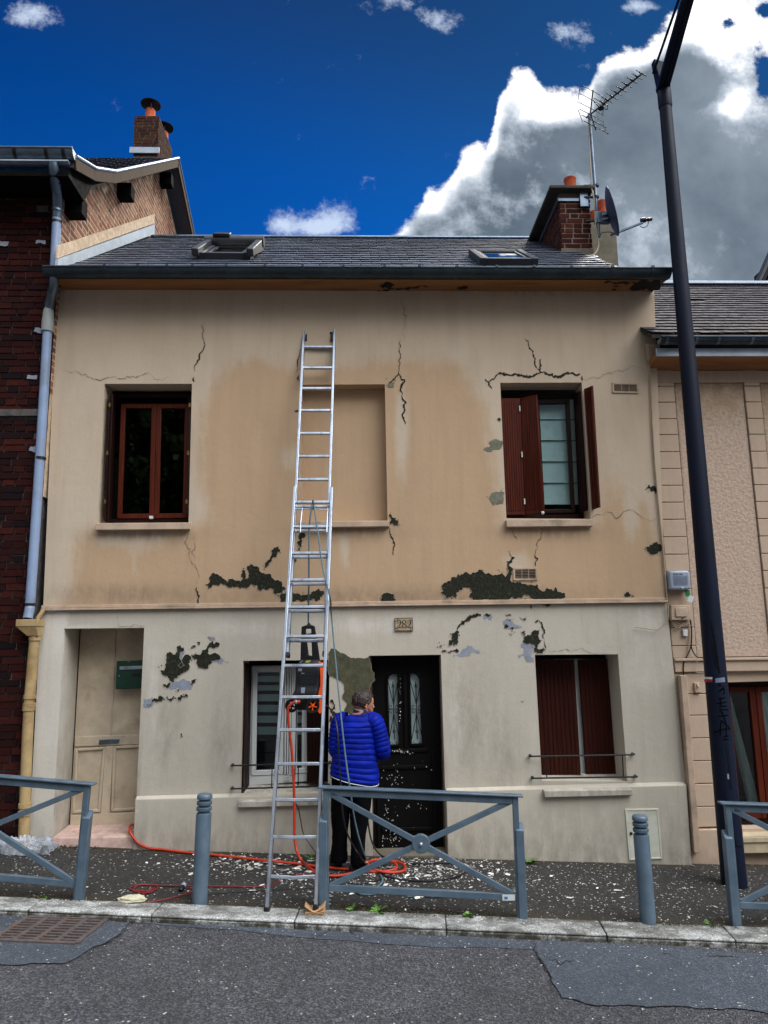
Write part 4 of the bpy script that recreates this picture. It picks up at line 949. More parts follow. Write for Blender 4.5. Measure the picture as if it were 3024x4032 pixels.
# ---- dark front door with two glazed lights
yd = .22
mb = MB(); q4 = [(935,395),(1378,392),(1410,1760),(938,1760)]; lights = [[(1034,540),(1048,512),(1072,498),(1108,494),(1118,968),(1048,974)], [(1180,494),(1214,496),(1240,510),(1252,538),(1270,962),(1190,968)]]
fl = [[Vector(z7(*p)) for p in l_] for l_ in lights]
mb.poly([z7(*p) for p in q4], lambda p: at(p.x, p.y, yd), holes=[[tuple(p) for p in l_] for l_ in fl])
door2 = mb.build('door', M_BLACKDOOR, house)
for l_ in lights:
    mb = MB(); n = len(l_)
    for i in range(n): mb.bar(at(*z7(*l_[i]), yd-.004), at(*z7(*l_[(i+1)%n]), yd-.004), .022, .03, V(0,1,0))
    mb.build('door_light_frame', M_BLACKDOOR, door2, bevel=.004)
    mb = MB(); mb.poly([z7(*p) for p in l_], lambda p: at(p.x, p.y, yd+.02)); mb.build('pane', M_GLASSD, door2)
    mb = MB(); mb.poly([z7(*p) for p in l_], lambda p: at(p.x, p.y, yd+.05)); mb.build('net_curtain', M_CURT, door2)
    cxx = [p[0] for p in l_]; a0, a1 = min(cxx), max(cxx); yt, yb = 500, 965
    mid = lambda t, f: ((a0+(a1-a0)*f) + (0 if f == .5 else 0) + (t-yt)*.02, t)
    g = MB(); yg = yd-.006
    T = lambda ps, r=.0045: g.tube([at(*z7(*p), yg) for p in ps], r, 6)
    L = lambda t: a0+2+(t-yt)*.03; Rr_ = lambda t: a1-10+(t-yt)*.022; C = lambda t: (L(t)+Rr_(t))/2
    T([(L(732),732),(Rr_(732),732)], .007); T([(C(555),555),(C(930),930)], .006)
    for s_, base in ((-1, 700), (1, 765)):
        end = 535 if s_ < 0 else 935
        T([(C(base),base),(L(end),end)]); T([(C(base),base),(Rr_(end),end)])
    for t, sg in ((722,1),(745,-1),(512,1),(952,-1)):
        for h in (-1, 1):
            c0 = C(t)+h*(a1-a0)*.25; r_ = 11; ps = []
            for i in range(15):
                an = math.pi*.5*sg + h*i*.42; rr = r_*(1-i/22); ps.append((c0-h*2+rr*math.cos(an)*h*sg, t-sg*6+rr*math.sin(an)))
            T(ps, .0038)
    for t in (582, 880):
        for an in (.6, 2.5, 3.75, 5.7): T([(C(t),t),(C(t)+14*math.cos(an),t+18*math.sin(an))], .0036)
        g.sphere(at(*z7(C(t),t), yg), .011, 8, 6)
    for t in (690, 775): g.sphere(at(*z7(C(t),t), yg), .012, 8, 6, (.7,.7,1.6))
    g.build('door_grille', M_IRON, door2)
mb = MB()
for a, b_ in (((990,1010),(1300,1000)),((990,1118),(1310,1108)),((1000,1520),(1330,1515)),((975,1020),(985,1740)),((1335,1010),(1355,1740)),((1150,500),(1160,990))): mb.bar(at(*z7(*a), yd-.006), at(*z7(*b_), yd-.006), .035, .024, V(0,1,0))
mb.build('door_moulding', M_BLACKDOOR, door2, bevel=.006)
mb = MB(); mb.slab(lv(z7, [(1374,385),(1390,385),(1434,1770),(1412,1770)], yd-.05), (0,.05,0)); mb.slab(lv(z7, [(917,388),(936,388),(948,1760),(938,1760)], yd-.03), (0,.03,0)); mb.build('door_frame', wood('worn_brown_frame', S(92,72,62)), door2)
mb = MB(); mb.box(V(at(*z7(915,1700), YL).x, YL-.05, gz(.4,0)-.1), V(at(*z7(1428,1700), YL).x, yd+.03, gz(.45,0)+.02)); mb.build('threshold', M_CONC, house, bevel=.01)
mb = MB(); rnd = random.Random(3)
for i in range(150):     # specks of blown paint stuck to the door
    c = rnd.choice(((1040,1380,18,120),(1090,1480,60,120),(1100,1010,90,8),(1080,1180,60,60),(1200,1260,110,220),(1075,1560,70,60),(1120,700,6,220)))
    u, v = rnd.gauss(c[0],c[2]*.6), rnd.gauss(c[1],c[3]*.6)
    if not (960 < u < 1340 and 480 < v < 1700): continue
    a = rnd.uniform(1.2,5); p = [(u+a*rnd.uniform(.5,1)*math.cos(j*1.26), v+a*rnd.uniform(.6,1.5)*math.sin(j*1.26)) for j in range(5)]
    mb.face([at(*z7(*q), yd-.02) for q in p])
tag(mb.build('paint_speck', M_FLAKE, door2), kind='stuff')
# ---- vents, meter cabinet, wall downpipe
def vent(z, q4):
    mb = MB(); p, inn = frame_rect(mb, z, q4, -.012, .02, .014); v = mb.build('air_vent', M_TRIM, house, bevel=.002)
    mb = MB(); mb.face([x+V(0,.0085,0) for x in p]); mb.build('vent_back', M_DARKINT, v)
    mb = MB(); n = 6
    for i in range(n):
        f = (i+.5)/n; mb.bar(inn[0].lerp(inn[3], f)+V(0,.003,0), inn[1].lerp(inn[2], f)+V(0,.003,0), .006, .0026)
    for f in (.33, .66): mb.bar(inn[0].lerp(inn[1], f)+V(0,.001,0), inn[3].lerp(inn[2], f)+V(0,.001,0), .004, .004)
    mb.build('vent_slats', M_TRIM, v)
vent(z5, [(827,550),(968,551),(970,608),(829,605)]); vent(z5, [(299,1538),(429,1536),(429,1606),(300,1607)])
q4 = [(790,288),(992,285),(1018,590),(815,600)]
mb = MB(); frame_rect(mb, z12, q4, YL-.058, .016, .02); met = mb.build('meter_cabinet', M_METER, house, bevel=.003)
mb = MB(); mb.slab(lv(z12, [(800,294),(984,291),(1008,584),(824,592)], YL-.054), (0,.012,0)); md_ = mb.build('cabinet_door', M_METER, met, bevel=.003)
mb = MB(); c = at(*z12(826,434), YL-.056); mb.lathe([(.014,0),(.014,.008),(.009,.012)], c, 14, V(0,-1,0)); mb.build('cabinet_lock', M_IRON, md_)
# grey pipe on the left down to the cream hopper
def pipe(ps, r, name, mt, parent=house, n=14):
    mb = MB(); mb.tube(smoothline(ps, 5), r, n); return mb.build(name, mt, parent)
yp = -.1
dp = pipe([at(116,596,-.33), at(117,612,-.30), at(112,635,-.2), at(107,662,-.11), at(105,690,yp)], .048, 'downpipe', M_ZINC)
pb = MB(); pb.lathe([(.062,.0),(.062,.10),(.052,.24),(.046,.26)], at(104,690,yp)-V(0,0,.14), 18); pb.build('pipe_socket', mat('pale_socket', S(150,156,150), .5, .1, 5, 0), dp)
dp2 = pipe([at(104,690,yp), at(93,880,yp), at(79,1100,yp), at(66,1290,yp), at(64,1316,yp-.01), at(60,1336,yp-.03)], .047, 'downpipe', M_PIPE)
for u, v in ((102,714),(88,990),(65,1306)):
    mb = MB(); mb.tube([at(u,v,yp)-V(0,0,.012), at(u,v,yp)+V(0,0,.012)], .052, 16); mb.build('pipe_clip', M_IRON, dp2)
# cream cast hopper and pipe
h0 = at(*z6(200,232), -.12)
wd = (at(*z6(266,232), -.12)-at(*z6(133,232), -.12)).x/2; zb_ = at(*z6(222,340), -.12).z; nx = at(*z6(230,340), -.12).x
mb = MB(); mb.hexa([V(nx-.055,-.175,zb_), V(nx+.05,-.175,zb_), V(nx+.05,-.06,zb_), V(nx-.055,-.06,zb_), V(h0.x-wd,-.2,h0.z-.07), V(h0.x+wd,-.2,h0.z-.07), V(h0.x+wd,-.04,h0.z-.07), V(h0.x-wd,-.04,h0.z-.07)]); mb.box((h0.x-wd-.006,-.205,h0.z-.069), (h0.x+wd+.006,-.035,h0.z)); hop = mb.build('rain_hopper', M_PIPEC, house, bevel=.005)
dp3 = pipe([at(*z6(228,350),-.115), at(*z6(190,800),-.115), at(*z6(168,1300),-.115), at(*z6(155,1659),-.115), at(*z6(148,1790),-.115)], .05, 'downpipe', M_PIPEC)
for u, v in ((230,355),(196,735),(192,790),(188,812),(163,1445),(160,1495)):
    mb = MB(); mb.tube([at(*z6(u,v),-.115)-V(0,0,.02), at(*z6(u,v),-.115)+V(0,0,.02)], .058, 16); mb.build('pipe_collar', M_PIPEC, dp3)
mb = MB(); mb.tube(smoothline([at(*z6(245,228),-.07), at(*z6(270,190),-.06), at(*z6(288,160),-.045)], 4), .022, 10); mb.build('overflow_pipe', M_PIPEC, hop)
# ================================================================ brick house on the left
XB, YB = -3.24, -.06
bh = thing('brick_house', V(-4.6, YB, gz(-4.6, 0)), 'dark red brick house at the left edge, gable of light mortared brick above', 'house')
zg0 = gz(-5.6, 0)-.2; zeav = 6.95
mb = MB(); mb.box((-5.7, YB, zg0), (XB-.02, YB+.3, zeav+.05)); mb.mi = 1
brickwork(mb, (-5.7, YB, zg0), (1,0,0), (0,0,1), (0,-1,0), XB+5.7, zeav-zg0, .215, .06, .011, .016, lambda a, v: not (4.28 < v < 4.36), 1)
mb.mi = 0
mb.box((-5.7, YB-.035, zg0+4.28), (XB, YB-.001, zg0+4.35))
mb.build('front_wall', [M_MORTD, M_BRKF], bh)
mb = MB(); rnd = random.Random(8)
for u, v in ((88,524),(148/1.8228+3,1300/1.8228),(8,526),(210/3.02,815),(225/3.02,970),(70,1385),(60,1660/1.0)):
    c = at(u, v, YB-.018)
    if c.x > XB-.03: continue
    mb = MB(); mb.poly(jag([(c.x-.05,c.z-.02),(c.x+.05,c.z-.025),(c.x+.055,c.z+.02),(c.x-.04,c.z+.026)], .2, 2, mn=.005), lambda q: V(q.x, YB-.026, q.y)); mb.build('mortar_patch', M_PATCHB, bh)
YA, ZA = 3.5, 9.75            # ridge
slp = (ZA-zeav)/(YA-YB)
mb = MB(); gp = [(YB,3.5),(6.0,3.5),(6.0,ZA-(6.0-YA)*.42*1.2),(YA,ZA-.08),(YB,zeav-.05)]
mb.poly(gp, lambda p: V(XB, p.x, p.y)); mb.mi = 1
brickwork(mb, (XB, YB, 4.6), (0,1,0), (0,0,1), (1,0,0), 6.0, 5.4, .215, .056, .019, .0015, lambda a, v: 4.6+v < (zeav-.12+slp*a if YB+a < YA else ZA-.2-(YB+a-YA)*.46), 6)
mb.build('gable_wall', [M_MORT, M_BRKG], bh)
ov = .24
def brs(p0, p1, x0, x1, th): return [V(x0,p0[0],p0[1]-th), V(x1,p0[0],p0[1]-th), V(x1,p1[0],p1[1]-th), V(x0,p1[0],p1[1]-th), V(x0,*p0), V(x1,*p0), V(x1,*p1), V(x0,*p1)]
ef, ap, er = (-.42, zeav+.10), (YA+.05, ZA+.13), (6.2, ZA+.02-(6.2-YA)*.46)
md2 = (.12, zeav+.34); mid = (.75, zeav+.74)
mb = MB(); mb.hexa(brs(ef, md2, -5.7, XB+ov, .10)); mb.hexa(brs(md2, mid, -5.7, XB+ov, .10)); mb.hexa(brs(mid, ap, -5.7, XB+ov, .10)); mb.hexa([V(-5.7,ap[0],ap[1]-.1), V(XB+ov,ap[0],ap[1]-.1), V(XB+ov,er[0],er[1]-.1), V(-5.7,er[0],er[1]-.1), V(-5.7,*ap), V(XB+ov,*ap), V(XB+ov,*er), V(-5.7,*er)])
for a, b_ in ((ef, md2), (md2, mid), (mid, ap)):
    d = Vector((0, b_[0]-a[0], b_[1]-a[1])); L_ = d.length; d.normalize(); slates(mb, V(-5.7,*a), V(1,0,0), d, Vector((0,-d.z,d.y)), 5.7+XB+ov, L_, .24, .19, th=.006, rs=9)
broof = mb.build('roof', M_SLATE, bh, norm=False, attrs={'weather': lambda p: 0})
mb = MB()
for a, b_ in ((ef, md2), (md2, mid), (mid, ap), (ap, er)): mb.bar((XB+ov+.012, a[0], a[1]-.06), (XB+ov+.012, b_[0], b_[1]-.06), .022, .12)
mb.build('verge_board', M_OLDWOOD, broof)
mb = MB()
for a, b_ in ((ef, md2), (md2, mid), (mid, ap), (ap, er)): mb.tube([V(XB+ov+.02, a[0], a[1]+.03), V(XB+ov+.02, b_[0], b_[1]+.03)], .02, 8)
mb.build('verge_strip', M_PIPE, broof)
for y, z in ((1.62, zeav+slp*(1.62-YB)-.30), (YB+.12, zeav-.2), (YA, ZA-.32)):
    mb = MB(); mb.box((XB-.1, y-.08, z-.07), (XB+ov-.05, y+.08, z+.13)); mb.build('purlin_end', M_SOOT, broof, bevel=.006)
mb = MB(); mb.box((-5.7, -.46, zeav-.13), (XB+ov-.03, YB+.05, zeav-.07)); mb.poly([(-.45,zeav-.07),(YB+.1,zeav-.07),(.3,zeav+.4),(-.40,zeav+.06)], lambda p: V(XB+ov-.04, p.x, p.y)); mb.build('eaves_soffit', M_SOOT, broof)
gzl = zeav+.15; gr = .09
gx1 = XB+ov+.02
mb = MB(); halfpipe(mb, (-5.7,-.44,gzl), (gx1,-.44,gzl), gr, V(0,-1,0), 12); mb.tube([V(-5.7,-.44-gr,gzl), V(gx1,-.44-gr,gzl)], .012, 8); bg_ = mb.build('gutter', M_ZINC, bh)
mb = MB(); mb.poly([(math.cos(math.pi*j/12)*gr, -math.sin(math.pi*j/12)*gr) for j in range(13)], lambda q: V(gx1, -.44-q.x, gzl+q.y)); mb.build('gutter_end', M_ZINCL, bg_)
for u in (58,182,250):
    x = at(u*.548, 335, -.5).x; mb = MB(); halfpipe(mb, (x-.018,-.44,gzl+.004), (x+.018,-.44,gzl+.004), gr+.008, V(0,-1,0), 10, .004); mb.build('gutter_bracket', M_IRON, bg_)
mb = MB(); mb.bar((-5.7,-.47,gzl-.125), (gx1-.05,-.47,gzl-.125), .06, .014); mb.build('drip_edge', M_ZINCL, bg_)
bx_ = at(118,420,-.16).x
mb = MB(); mb.tube(smoothline([at(116,352,-.47), at(117,372,-.44), at(119,392,-.36), at(123,420,-.24), at(124,450,-.17), at(123,470,-.15)], 5), .052, 14)
for u, v, y in ((117,378,-.42),(120,398,-.34),(123,455,-.165)): mb.tube([at(u,v,y)-V(0,0,.012), at(u,v,y)+V(0,0,.012)], .057, 14)
bp = mb.build('downpipe', M_ZINC, bh)
mb = MB(); mb.tube([at(123,468,-.15), at(118,575,-.15), at(115,640,-.15)], .047, 14); mb.build('downpipe', M_PIPE, bh)
mb = MB(); mb.tube([at(122,478,-.15), at(122,482,-.15)], .054, 14); mb.build('pipe_clip', M_IRON, bp)
# chimney of the brick house
dn = Vector((0, ap[0]-mid[0], ap[1]-mid[1])).normalized(); nn = Vector((0,-dn.z,dn.y))
def onb(u, v): return onp(u, v, (0, mid[0], mid[1]), nn)
c0 = onb(286,326); c1 = onb(343,326); cy0 = c0.y; zt_ = at(315,250,cy0).z
mb = MB(); mb.box((c0.x+.02, cy0+.02, c0.z-.5), (c1.x-.02, cy0+1.1, zt_-.01)); mb.mi = 1
brickwork(mb, (c0.x, cy0+.02, c0.z-.1), (1,0,0), (0,0,1), (0,-1,0), c1.x-c0.x, zt_-c0.z+.1, .2, .057, .015, .006, None, 7)
brickwork(mb, (c1.x-.02, cy0, c0.z-.3), (0,1,0), (0,0,1), (1,0,0), 1.12, zt_-c0.z+.3, .2, .057, .015, .006, None, 8)
bch = mb.build('chimney', [M_MORTD, brickm('lichen_brick', [S(76,40,30), S(62,34,28), S(84,58,34), S(56,34,30)])], broof)
mb = MB(); mb.box((c0.x-.05, cy0-.03, c0.z-.06), (c1.x+.04, cy0+.0, c0.z+.07)); mb.build('chimney_flashing', M_ZINCL, bch)
for u, v0, y in ((325,244,cy0+.25), (362,300,cy0+.95)):
    x = at(u, v0, y).x if y < cy0+.5 else c1.x-.17
    z0 = zt_-.01
    mb = MB(); mb.lathe([(.11,0),(.105,.02),(.1,.3),(.095,.34),(.08,.34),(.08,.05)], (x,y,z0), 20); pt_ = mb.build('chimney_pot', M_TERRA, bch)
    mb = MB(); mb.lathe([(.205,.46),(.21,.47),(.13,.53),(.02,.565)], (x,y,z0), 22)
    for j in range(4): mb.bar((x+.088*math.cos(j*1.57+.4), y+.088*math.sin(j*1.57+.4), z0+.25), (x+.14*math.cos(j*1.57+.4), y+.14*math.sin(j*1.57+.4), z0+.48), .02, .004)
    mb.build('rain_cowl', M_IRON, pt_)

# ================================================================ block-marked house on the right
rh = thing('painted_house', V(4.2, .06, gz(4.2, 0)), 'low pink beige house at the right edge with roughcast panels and slate roof', 'house')
YR = .07
xl = at(1404,800,YR).x
mb = MB(); g0 = gz(4.5, 0)-.5
# body wall with the window opening
rw = [at(1570,1474,YR), V(5.15,YR,at(1650,1468,YR).z), V(5.15,YR,at(1650,1790,YR).z), at(1612,1788,YR)]
xw0 = min(rw[0].x, rw[3].x)-.02
rw = [V(xw0,YR,rw[0].z), rw[1], rw[2], V(xw0,YR,rw[2].z)]
zt_r = at(1550,780,YR).z+.1
wallpanel(mb, [(xl-.02,g0),(6.4,g0),(6.4,zt_r),(xl-.02,zt_r)], [[xz(p) for p in rw]], YR, .12)
reveal(mb, rw, YR+.22)
mb.build('wall', M_BLOCK, rh, attrs={'weather': lambda p: .2, 'grime': lambda p: max(0, .5-(p[2]-gz(p[0],0)))}, norm=False)
# pilasters cut into courses
jz = [at(*z5(1100, y), YR).z for y in (485,575,660,748,833,924,1014,1103,1193,1284,1377,1470,1562,1655)]
jl = [at(*z9(760, y), YR).z for y in (905,1070,1240,1420,1600,1780,1962,2125)]
xp0, xp1 = xl-.01, at(1493,1300,YR).x
xq0, xq1 = at(*z5(1548,800), YR).x, at(*z5(1632,800), YR).x
def block(x0, x1, z1, z0, name='block_course'):
    mb = MB(); mb.box((x0, YR-.03, z0+.004), (x1, YR-.001, z1-.004)); return mb
jl0 = [at(*z9(760, 690), YR).z, at(*z9(760,545), YR).z]
cour = list(zip(jz, jz[1:]))+[(jz[-1], jl0[1]), (jl0[1], jl0[0]), (jl0[0], at(*z9(760,790), YR).z)]
for x0, x1, lo in ((xp0, xp1, 1), (xq0, xq1, 0)):
    for low in ((0, 1) if lo else (0,)):
        mb = MB()
        for a, b_ in (list(zip(jl, jl[1:])) if low else cour): mb.box((x0, YR-.03, b_+.003), (xw0-.06 if low else x1, YR-.001, a-.003))
        mb.build('corner_blocks', M_BLOCK, rh, bevel=.006, attrs={'weather': lambda p: .3, 'grime': lambda p: .12})
zsc1, zsc0 = at(*z9(800,787), YR).z, at(*z9(800,897), YR).z
mb = MB(); mb.box((xp0, YR-.055, zsc0), (6.4, YR-.0315, zsc1)); mb.box((xp0, YR-.075, zsc1-.03), (6.4, YR-.056, zsc1)); mb.build('string_course', M_BLOCK, rh, bevel=.008, attrs={'weather': lambda p: .3, 'grime': lambda p: .2})
zpl = at(*z9(990,2132), YR).z
mb = MB(); mb.box((xp0, YR-.06, g0), (xw0-.05, YR-.001, zpl)); mb.build('plinth', M_BLOCK, rh, bevel=.008, attrs={'weather': lambda p: .2, 'grime': lambda p: max(0, .6-(p[2]-gz(p[0],0))*1.5)})
mb = MB()
z_rt = at(*z5(1400,487), YR).z
wallpanel(mb, [(xp1+.012,zsc1+.01),(xq0-.012,zsc1+.01),(xq0-.012,z_rt),(xp1+.012,z_rt)], [], YR-.012, .06)
wallpanel(mb, [(xq1+.012,zsc1+.01),(6.4,zsc1+.01),(6.4,z_rt),(xq1+.012,z_rt)], [], YR-.012, .06)
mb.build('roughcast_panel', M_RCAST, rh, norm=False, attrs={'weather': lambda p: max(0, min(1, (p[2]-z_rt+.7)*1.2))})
# eaves, fascia, gutter, roof
yq = -.25; zf1, zf0 = at(1560,752,yq).z, at(1560,769,yq).z; zs_ = at(1550,803,YR).z
mb = MB(); mb.box((xl-.05, yq, zf0), (6.5, yq+.02, zf1)); mb.build('fascia', M_ZINCL, rh, bevel=.003)
mb = MB(); mb.hexa([V(xl-.04,yq+.021,zf0+.002), V(6.5,yq+.021,zf0+.002), V(6.5,YR-.002,zs_), V(xl-.04,YR-.002,zs_), V(xl-.04,yq+.021,zf0+.05), V(6.5,yq+.021,zf0+.05), V(6.5,YR-.002,zs_+.08), V(xl-.04,YR-.002,zs_+.08)]); mb.build('eaves_board', M_SOFF, rh)
mb = MB(); mb.box((xl-.04,YR-.035,at(1500,802,YR).z-.14),(6.4,YR-.002,zs_)); mb.build('frieze', M_BLOCK, rh, bevel=.004, attrs={'weather': lambda p: .1, 'grime': lambda p: .3})
ygc = yq-.07; zgc = at(1560,727,ygc-.06).z; xg0 = at(1424,735,ygc).x; GRR = .062
mb = MB(); halfpipe(mb, (xg0,ygc,zgc), (6.5,ygc,zgc), .062, V(0,-1,0), 12); mb.tube([V(xg0,ygc-.062,zgc), V(6.5,ygc-.062,zgc)], .011, 8); rg_ = mb.build('gutter', M_ZINCD, rh)
mb = MB(); mb.poly([(math.cos(math.pi*j/12)*.064, -math.sin(math.pi*j/12)*.064) for j in range(13)], lambda q: V(xg0, ygc-q.x, zgc+q.y)); mb.build('gutter_end', M_ZINC, rg_)
for u in (1437,1500,1548,1620): 
    x = at(u,730,ygc).x; mb = MB(); halfpipe(mb, (x-.014,ygc,zgc+.004), (x+.014,ygc,zgc+.004), .068, V(0,-1,0), 10, .004); mb.build('gutter_bracket', M_ZINC, rg_)
re0 = V(0, yq-.04, at(1560,722,yq-.04).z); rtop = V(0, 3.0, at(1560,617,3.0).z); rd = (rtop-re0); rL = rd.length; rd.normalize(); rn2 = Vector((0,-rd.z,rd.y))
mb = MB(); mb.hexa([V(xl-.1,re0.y,re0.z-.04), V(8.5,re0.y,re0.z-.04), V(8.5,rtop.y,rtop.z-.04), V(xl-.1,rtop.y,rtop.z-.04), V(xl-.1,re0.y,re0.z), V(8.5,re0.y,re0.z), V(8.5,rtop.y,rtop.z), V(xl-.1,rtop.y,rtop.z)])
hole = onp(*zq(845,445), re0, rn2); ha, hs = hole.x-(xl-.1), (hole-re0).dot(rd)
slates(mb, V(xl-.1,re0.y,re0.z), V(1,0,0), rd, rn2, 8.5-xl+.1, rL, .26, .185, th=.006, clip=lambda a, s_: not (abs(a-ha) < .15 and abs(s_-hs) < .1), rs=17)
mb.hexa([V(xl-.1,rtop.y,rtop.z-.04), V(8.5,rtop.y,rtop.z-.04), V(8.5,6,rtop.z-2.1), V(xl-.1,6,rtop.z-2.1), V(xl-.1,rtop.y,rtop.z), V(8.5,rtop.y,rtop.z), V(8.5,6,rtop.z-2.06), V(xl-.1,6,rtop.z-2.06)])
rroof = mb.build('roof', M_SLATER, rh, norm=False, attrs={'weather': lambda p: max(0, min(1, .9-(Vector(p)-re0).dot(rd)*.8))*(.3+.7*min(1,max(0,(p[0]-4)/.9)))})
mb = MB(); mb.bar((xl-.1,rtop.y-.03,rtop.z+.02), (8.5,rtop.y-.03,rtop.z+.02), .1, .05); mb.build('ridge', M_ZINCL, rroof, bevel=.01)
mb = MB(); mb.box((hole.x-.14, hole.y-.05, hole.z-.08), (hole.x+.14, hole.y+.06, hole.z-.02)); mb.build('roof_batten', M_DARKINT, rroof)
mb = MB(); mb.box((6.3,YR+.02,g0),(6.4,5.9,zt_r)); mb.box((xl,5.6,g0),(6.4,5.9,zt_r)); mb.build('rear_wall', M_CONC, rh)
# its window: brown frame, sheer curtains
yy_ = YR+.18
mb = MB()
for x0, x1 in ((rw[0].x, rw[0].x+.05), (rw[1].x-.05, rw[1].x)): mb.box((x0,yy_-.02,rw[2].z), (x1,yy_+.05,rw[0].z))
mb.box((rw[0].x+.051,yy_-.02,rw[0].z-.05),(rw[1].x-.051,yy_+.05,rw[0].z)); mb.box((rw[0].x+.051,yy_-.02,rw[2].z),(rw[1].x-.051,yy_+.05,rw[2].z+.06))
rwin = mb.build('window', M_MAHOGD, rh, bevel=.004)
xm = at(1638,1600,yy_).x; xs0 = rw[0].x+.052
for a, b_ in ((xs0, xm-.003), (xm+.003, rw[1].x-.052)):
    mb = MB(); z0_, z1_ = rw[2].z+.062, rw[0].z-.052
    mb.box((a,yy_-.04,z0_),(a+.06,yy_+.0,z1_)); mb.box((b_-.06,yy_-.04,z0_),(b_,yy_+.0,z1_)); mb.box((a+.061,yy_-.04,z0_),(b_-.061,yy_,z0_+.08)); mb.box((a+.061,yy_-.04,z1_-.06),(b_-.061,yy_,z1_)); s = mb.build('sash', M_MAHOG, rwin, bevel=.005)
    mb = MB(); mb.face([V(a+.05,yy_-.01,z0_+.05),V(b_-.05,yy_-.01,z0_+.05),V(b_-.05,yy_-.01,z1_-.05),V(a+.05,yy_-.01,z1_-.05)]); mb.build('pane', M_GLASSD, s)
    mb = MB(); n = 40; x0c = a+.02; wtop = (b_-a)*.28
    rings = []
    for i in range(n+1):
        f = i/n; col_ = []
        for jv in range(9):
            g = jv/8; col_.append(V(x0c + f*(wtop*(.5+.9*g)) + g*.16*(1 if a == xs0 else .4) + .03, yy_+.06+.02*math.sin(f*26+g*2), z1_-.03-(z1_-z0_-.04)*g))
        rings.append(col_)
    mb.loft(rings, False, False); mb.build('sheer_curtain', M_CURT, s)
mb = MB(); mb.face([V(rw[0].x-.2,YR+.7,g0),V(rw[1].x+.3,YR+.7,g0),V(rw[1].x+.3,YR+.7,rw[0].z+.3),V(rw[0].x-.2,YR+.7,rw[0].z+.3)]); mb.build('room', M_DARKINT, rwin)
mb = MB(); mb.hexa([V(rw[3].x-.1,YR-.1,rw[2].z-.2), V(5.3,YR-.1,rw[2].z-.2), V(5.3,YR+.2,rw[2].z-.2), V(rw[3].x-.1,YR+.2,rw[2].z-.2), V(rw[3].x-.1,YR-.1,rw[2].z-.04), V(5.3,YR-.1,rw[2].z-.04), V(5.3,YR+.2,rw[2].z-.0), V(rw[3].x-.1,YR+.2,rw[2].z-.0)]); mb.box((rw[3].x-.1,YR-.115,rw[2].z-.1),(5.3,YR-.101,rw[2].z-.05)); mb.build('window_sill', mat('sandstone_sill', S(180,164,132), .9, .15, 8, .3, 60, c2=S(146,128,98)), rh, bevel=.01)
for u, v in ((2300+890/2.011, 2200+1020/2.011),):
    c = at(u/K, v/K, YR-.03); mb = MB(); mb.box(c-V(.03,.03,.05), c+V(.03,0,.05)); mb.bar(c+V(.0,-.03,.04), c+V(.0,-.06,.0), .02, .012); mb.build('shutter_catch', M_TRIM, rh, bevel=.006)
# grey gable glimpsed behind the right roof
fh = thing('slated_gable_house', V(9.5, 6.5, 0), 'sliver of a grey slate clad gable behind the right hand roof', 'house')
a_, b_ = at(1636,612,6), at(1672,530,6)
mb = MB(); mb.hexa([V(a_.x,6,0),V(11,6,0),V(11,6.3,0),V(a_.x,6.3,0),V(a_.x+.12,6,a_.z+.3),V(11,6,a_.z+.3),V(11,6.3,a_.z+.3),V(a_.x+.12,6.3,a_.z+.3)]); mb.hexa([V(a_.x,6,a_.z-.3),V(11,6,a_.z-.3),V(11,6.3,a_.z-.3),V(a_.x,6.3,a_.z-.3),V(b_.x+.7,6,b_.z+1.2),V(11,6,b_.z+1.2),V(11,6.3,b_.z+1.2),V(b_.x+.7,6.3,b_.z+1.2)])
mb.build('wall', M_SLATER, fh, attrs={'weather': lambda p: 0})
mb = MB(); d_ = (b_-a_).normalized(); mb.bar(a_+V(-.02,-.05,0)-d_*.5, a_+V(-.02,-.05,0)+d_*2.4, .22, .05, V(1,0,0)); mb.build('verge_board', M_BLACK, fh)
mb = MB(); mb.bar(at(1648,622,5.98), at(1676,585,5.98), .02, .05); mb.build('slate_seam', M_IRON, fh)

# ================================================================ street lamp
LX, LY = 3.29, -.56
lz0 = gz(LX, LY)
lamp = thing('street_lamp', V(LX, LY, lz0), 'tall navy painted street lamp post on the pavement in front of the right house', 'street lamp')
def lr_(z): return .108 + (.062-.108)*max(0, min(1, (z-lz0)/7.9))
mb = MB(); zs = [lz0-.05]+[lz0+.25*i for i in range(31)]+[at(1418,212,LY).z]
mb.loft([[V(LX+lr_(z)*math.cos(2*math.pi*j/28), LY+lr_(z)*math.sin(2*math.pi*j/28), z) for j in range(28)] for z in zs]); lpole = mb.build('pole', M_LAMP, lamp)
ztop = zs[-1]
mb = MB(); mb.lathe([(.066,-.12),(.071,-.1),(.071,.08),(.064,.1)], (LX,LY,ztop), 24); mb.build('collar', M_LAMP, lamp)
hd0 = at(1410,160,LY); hd1 = at(1438,180,LY)
mb = MB(); mb.hexa([V(LX-.055,LY-.055,ztop+.09),V(LX+.055,LY-.055,ztop+.09),V(LX+.055,LY+.055,ztop+.09),V(LX-.055,LY+.055,ztop+.09),V(LX-.10,LY-.045,ztop+.45),V(LX+.06,LY-.045,ztop+.4),V(LX+.06,LY+.045,ztop+.4),V(LX-.10,LY+.045,ztop+.45)]); mb.build('bracket', M_LAMP, lamp, bevel=.012)
a1 = at(1431,192,LY); a2 = at(1486,-4,-1.5); dd = a2-a1
mb = MB(); st_ = a1-dd.normalized()*.03; en = a1+dd*2.2
ax_, u_ = dd.normalized(), V(1,0,0); s_ = ax_.cross(u_).normalized(); u2 = s_.cross(ax_)
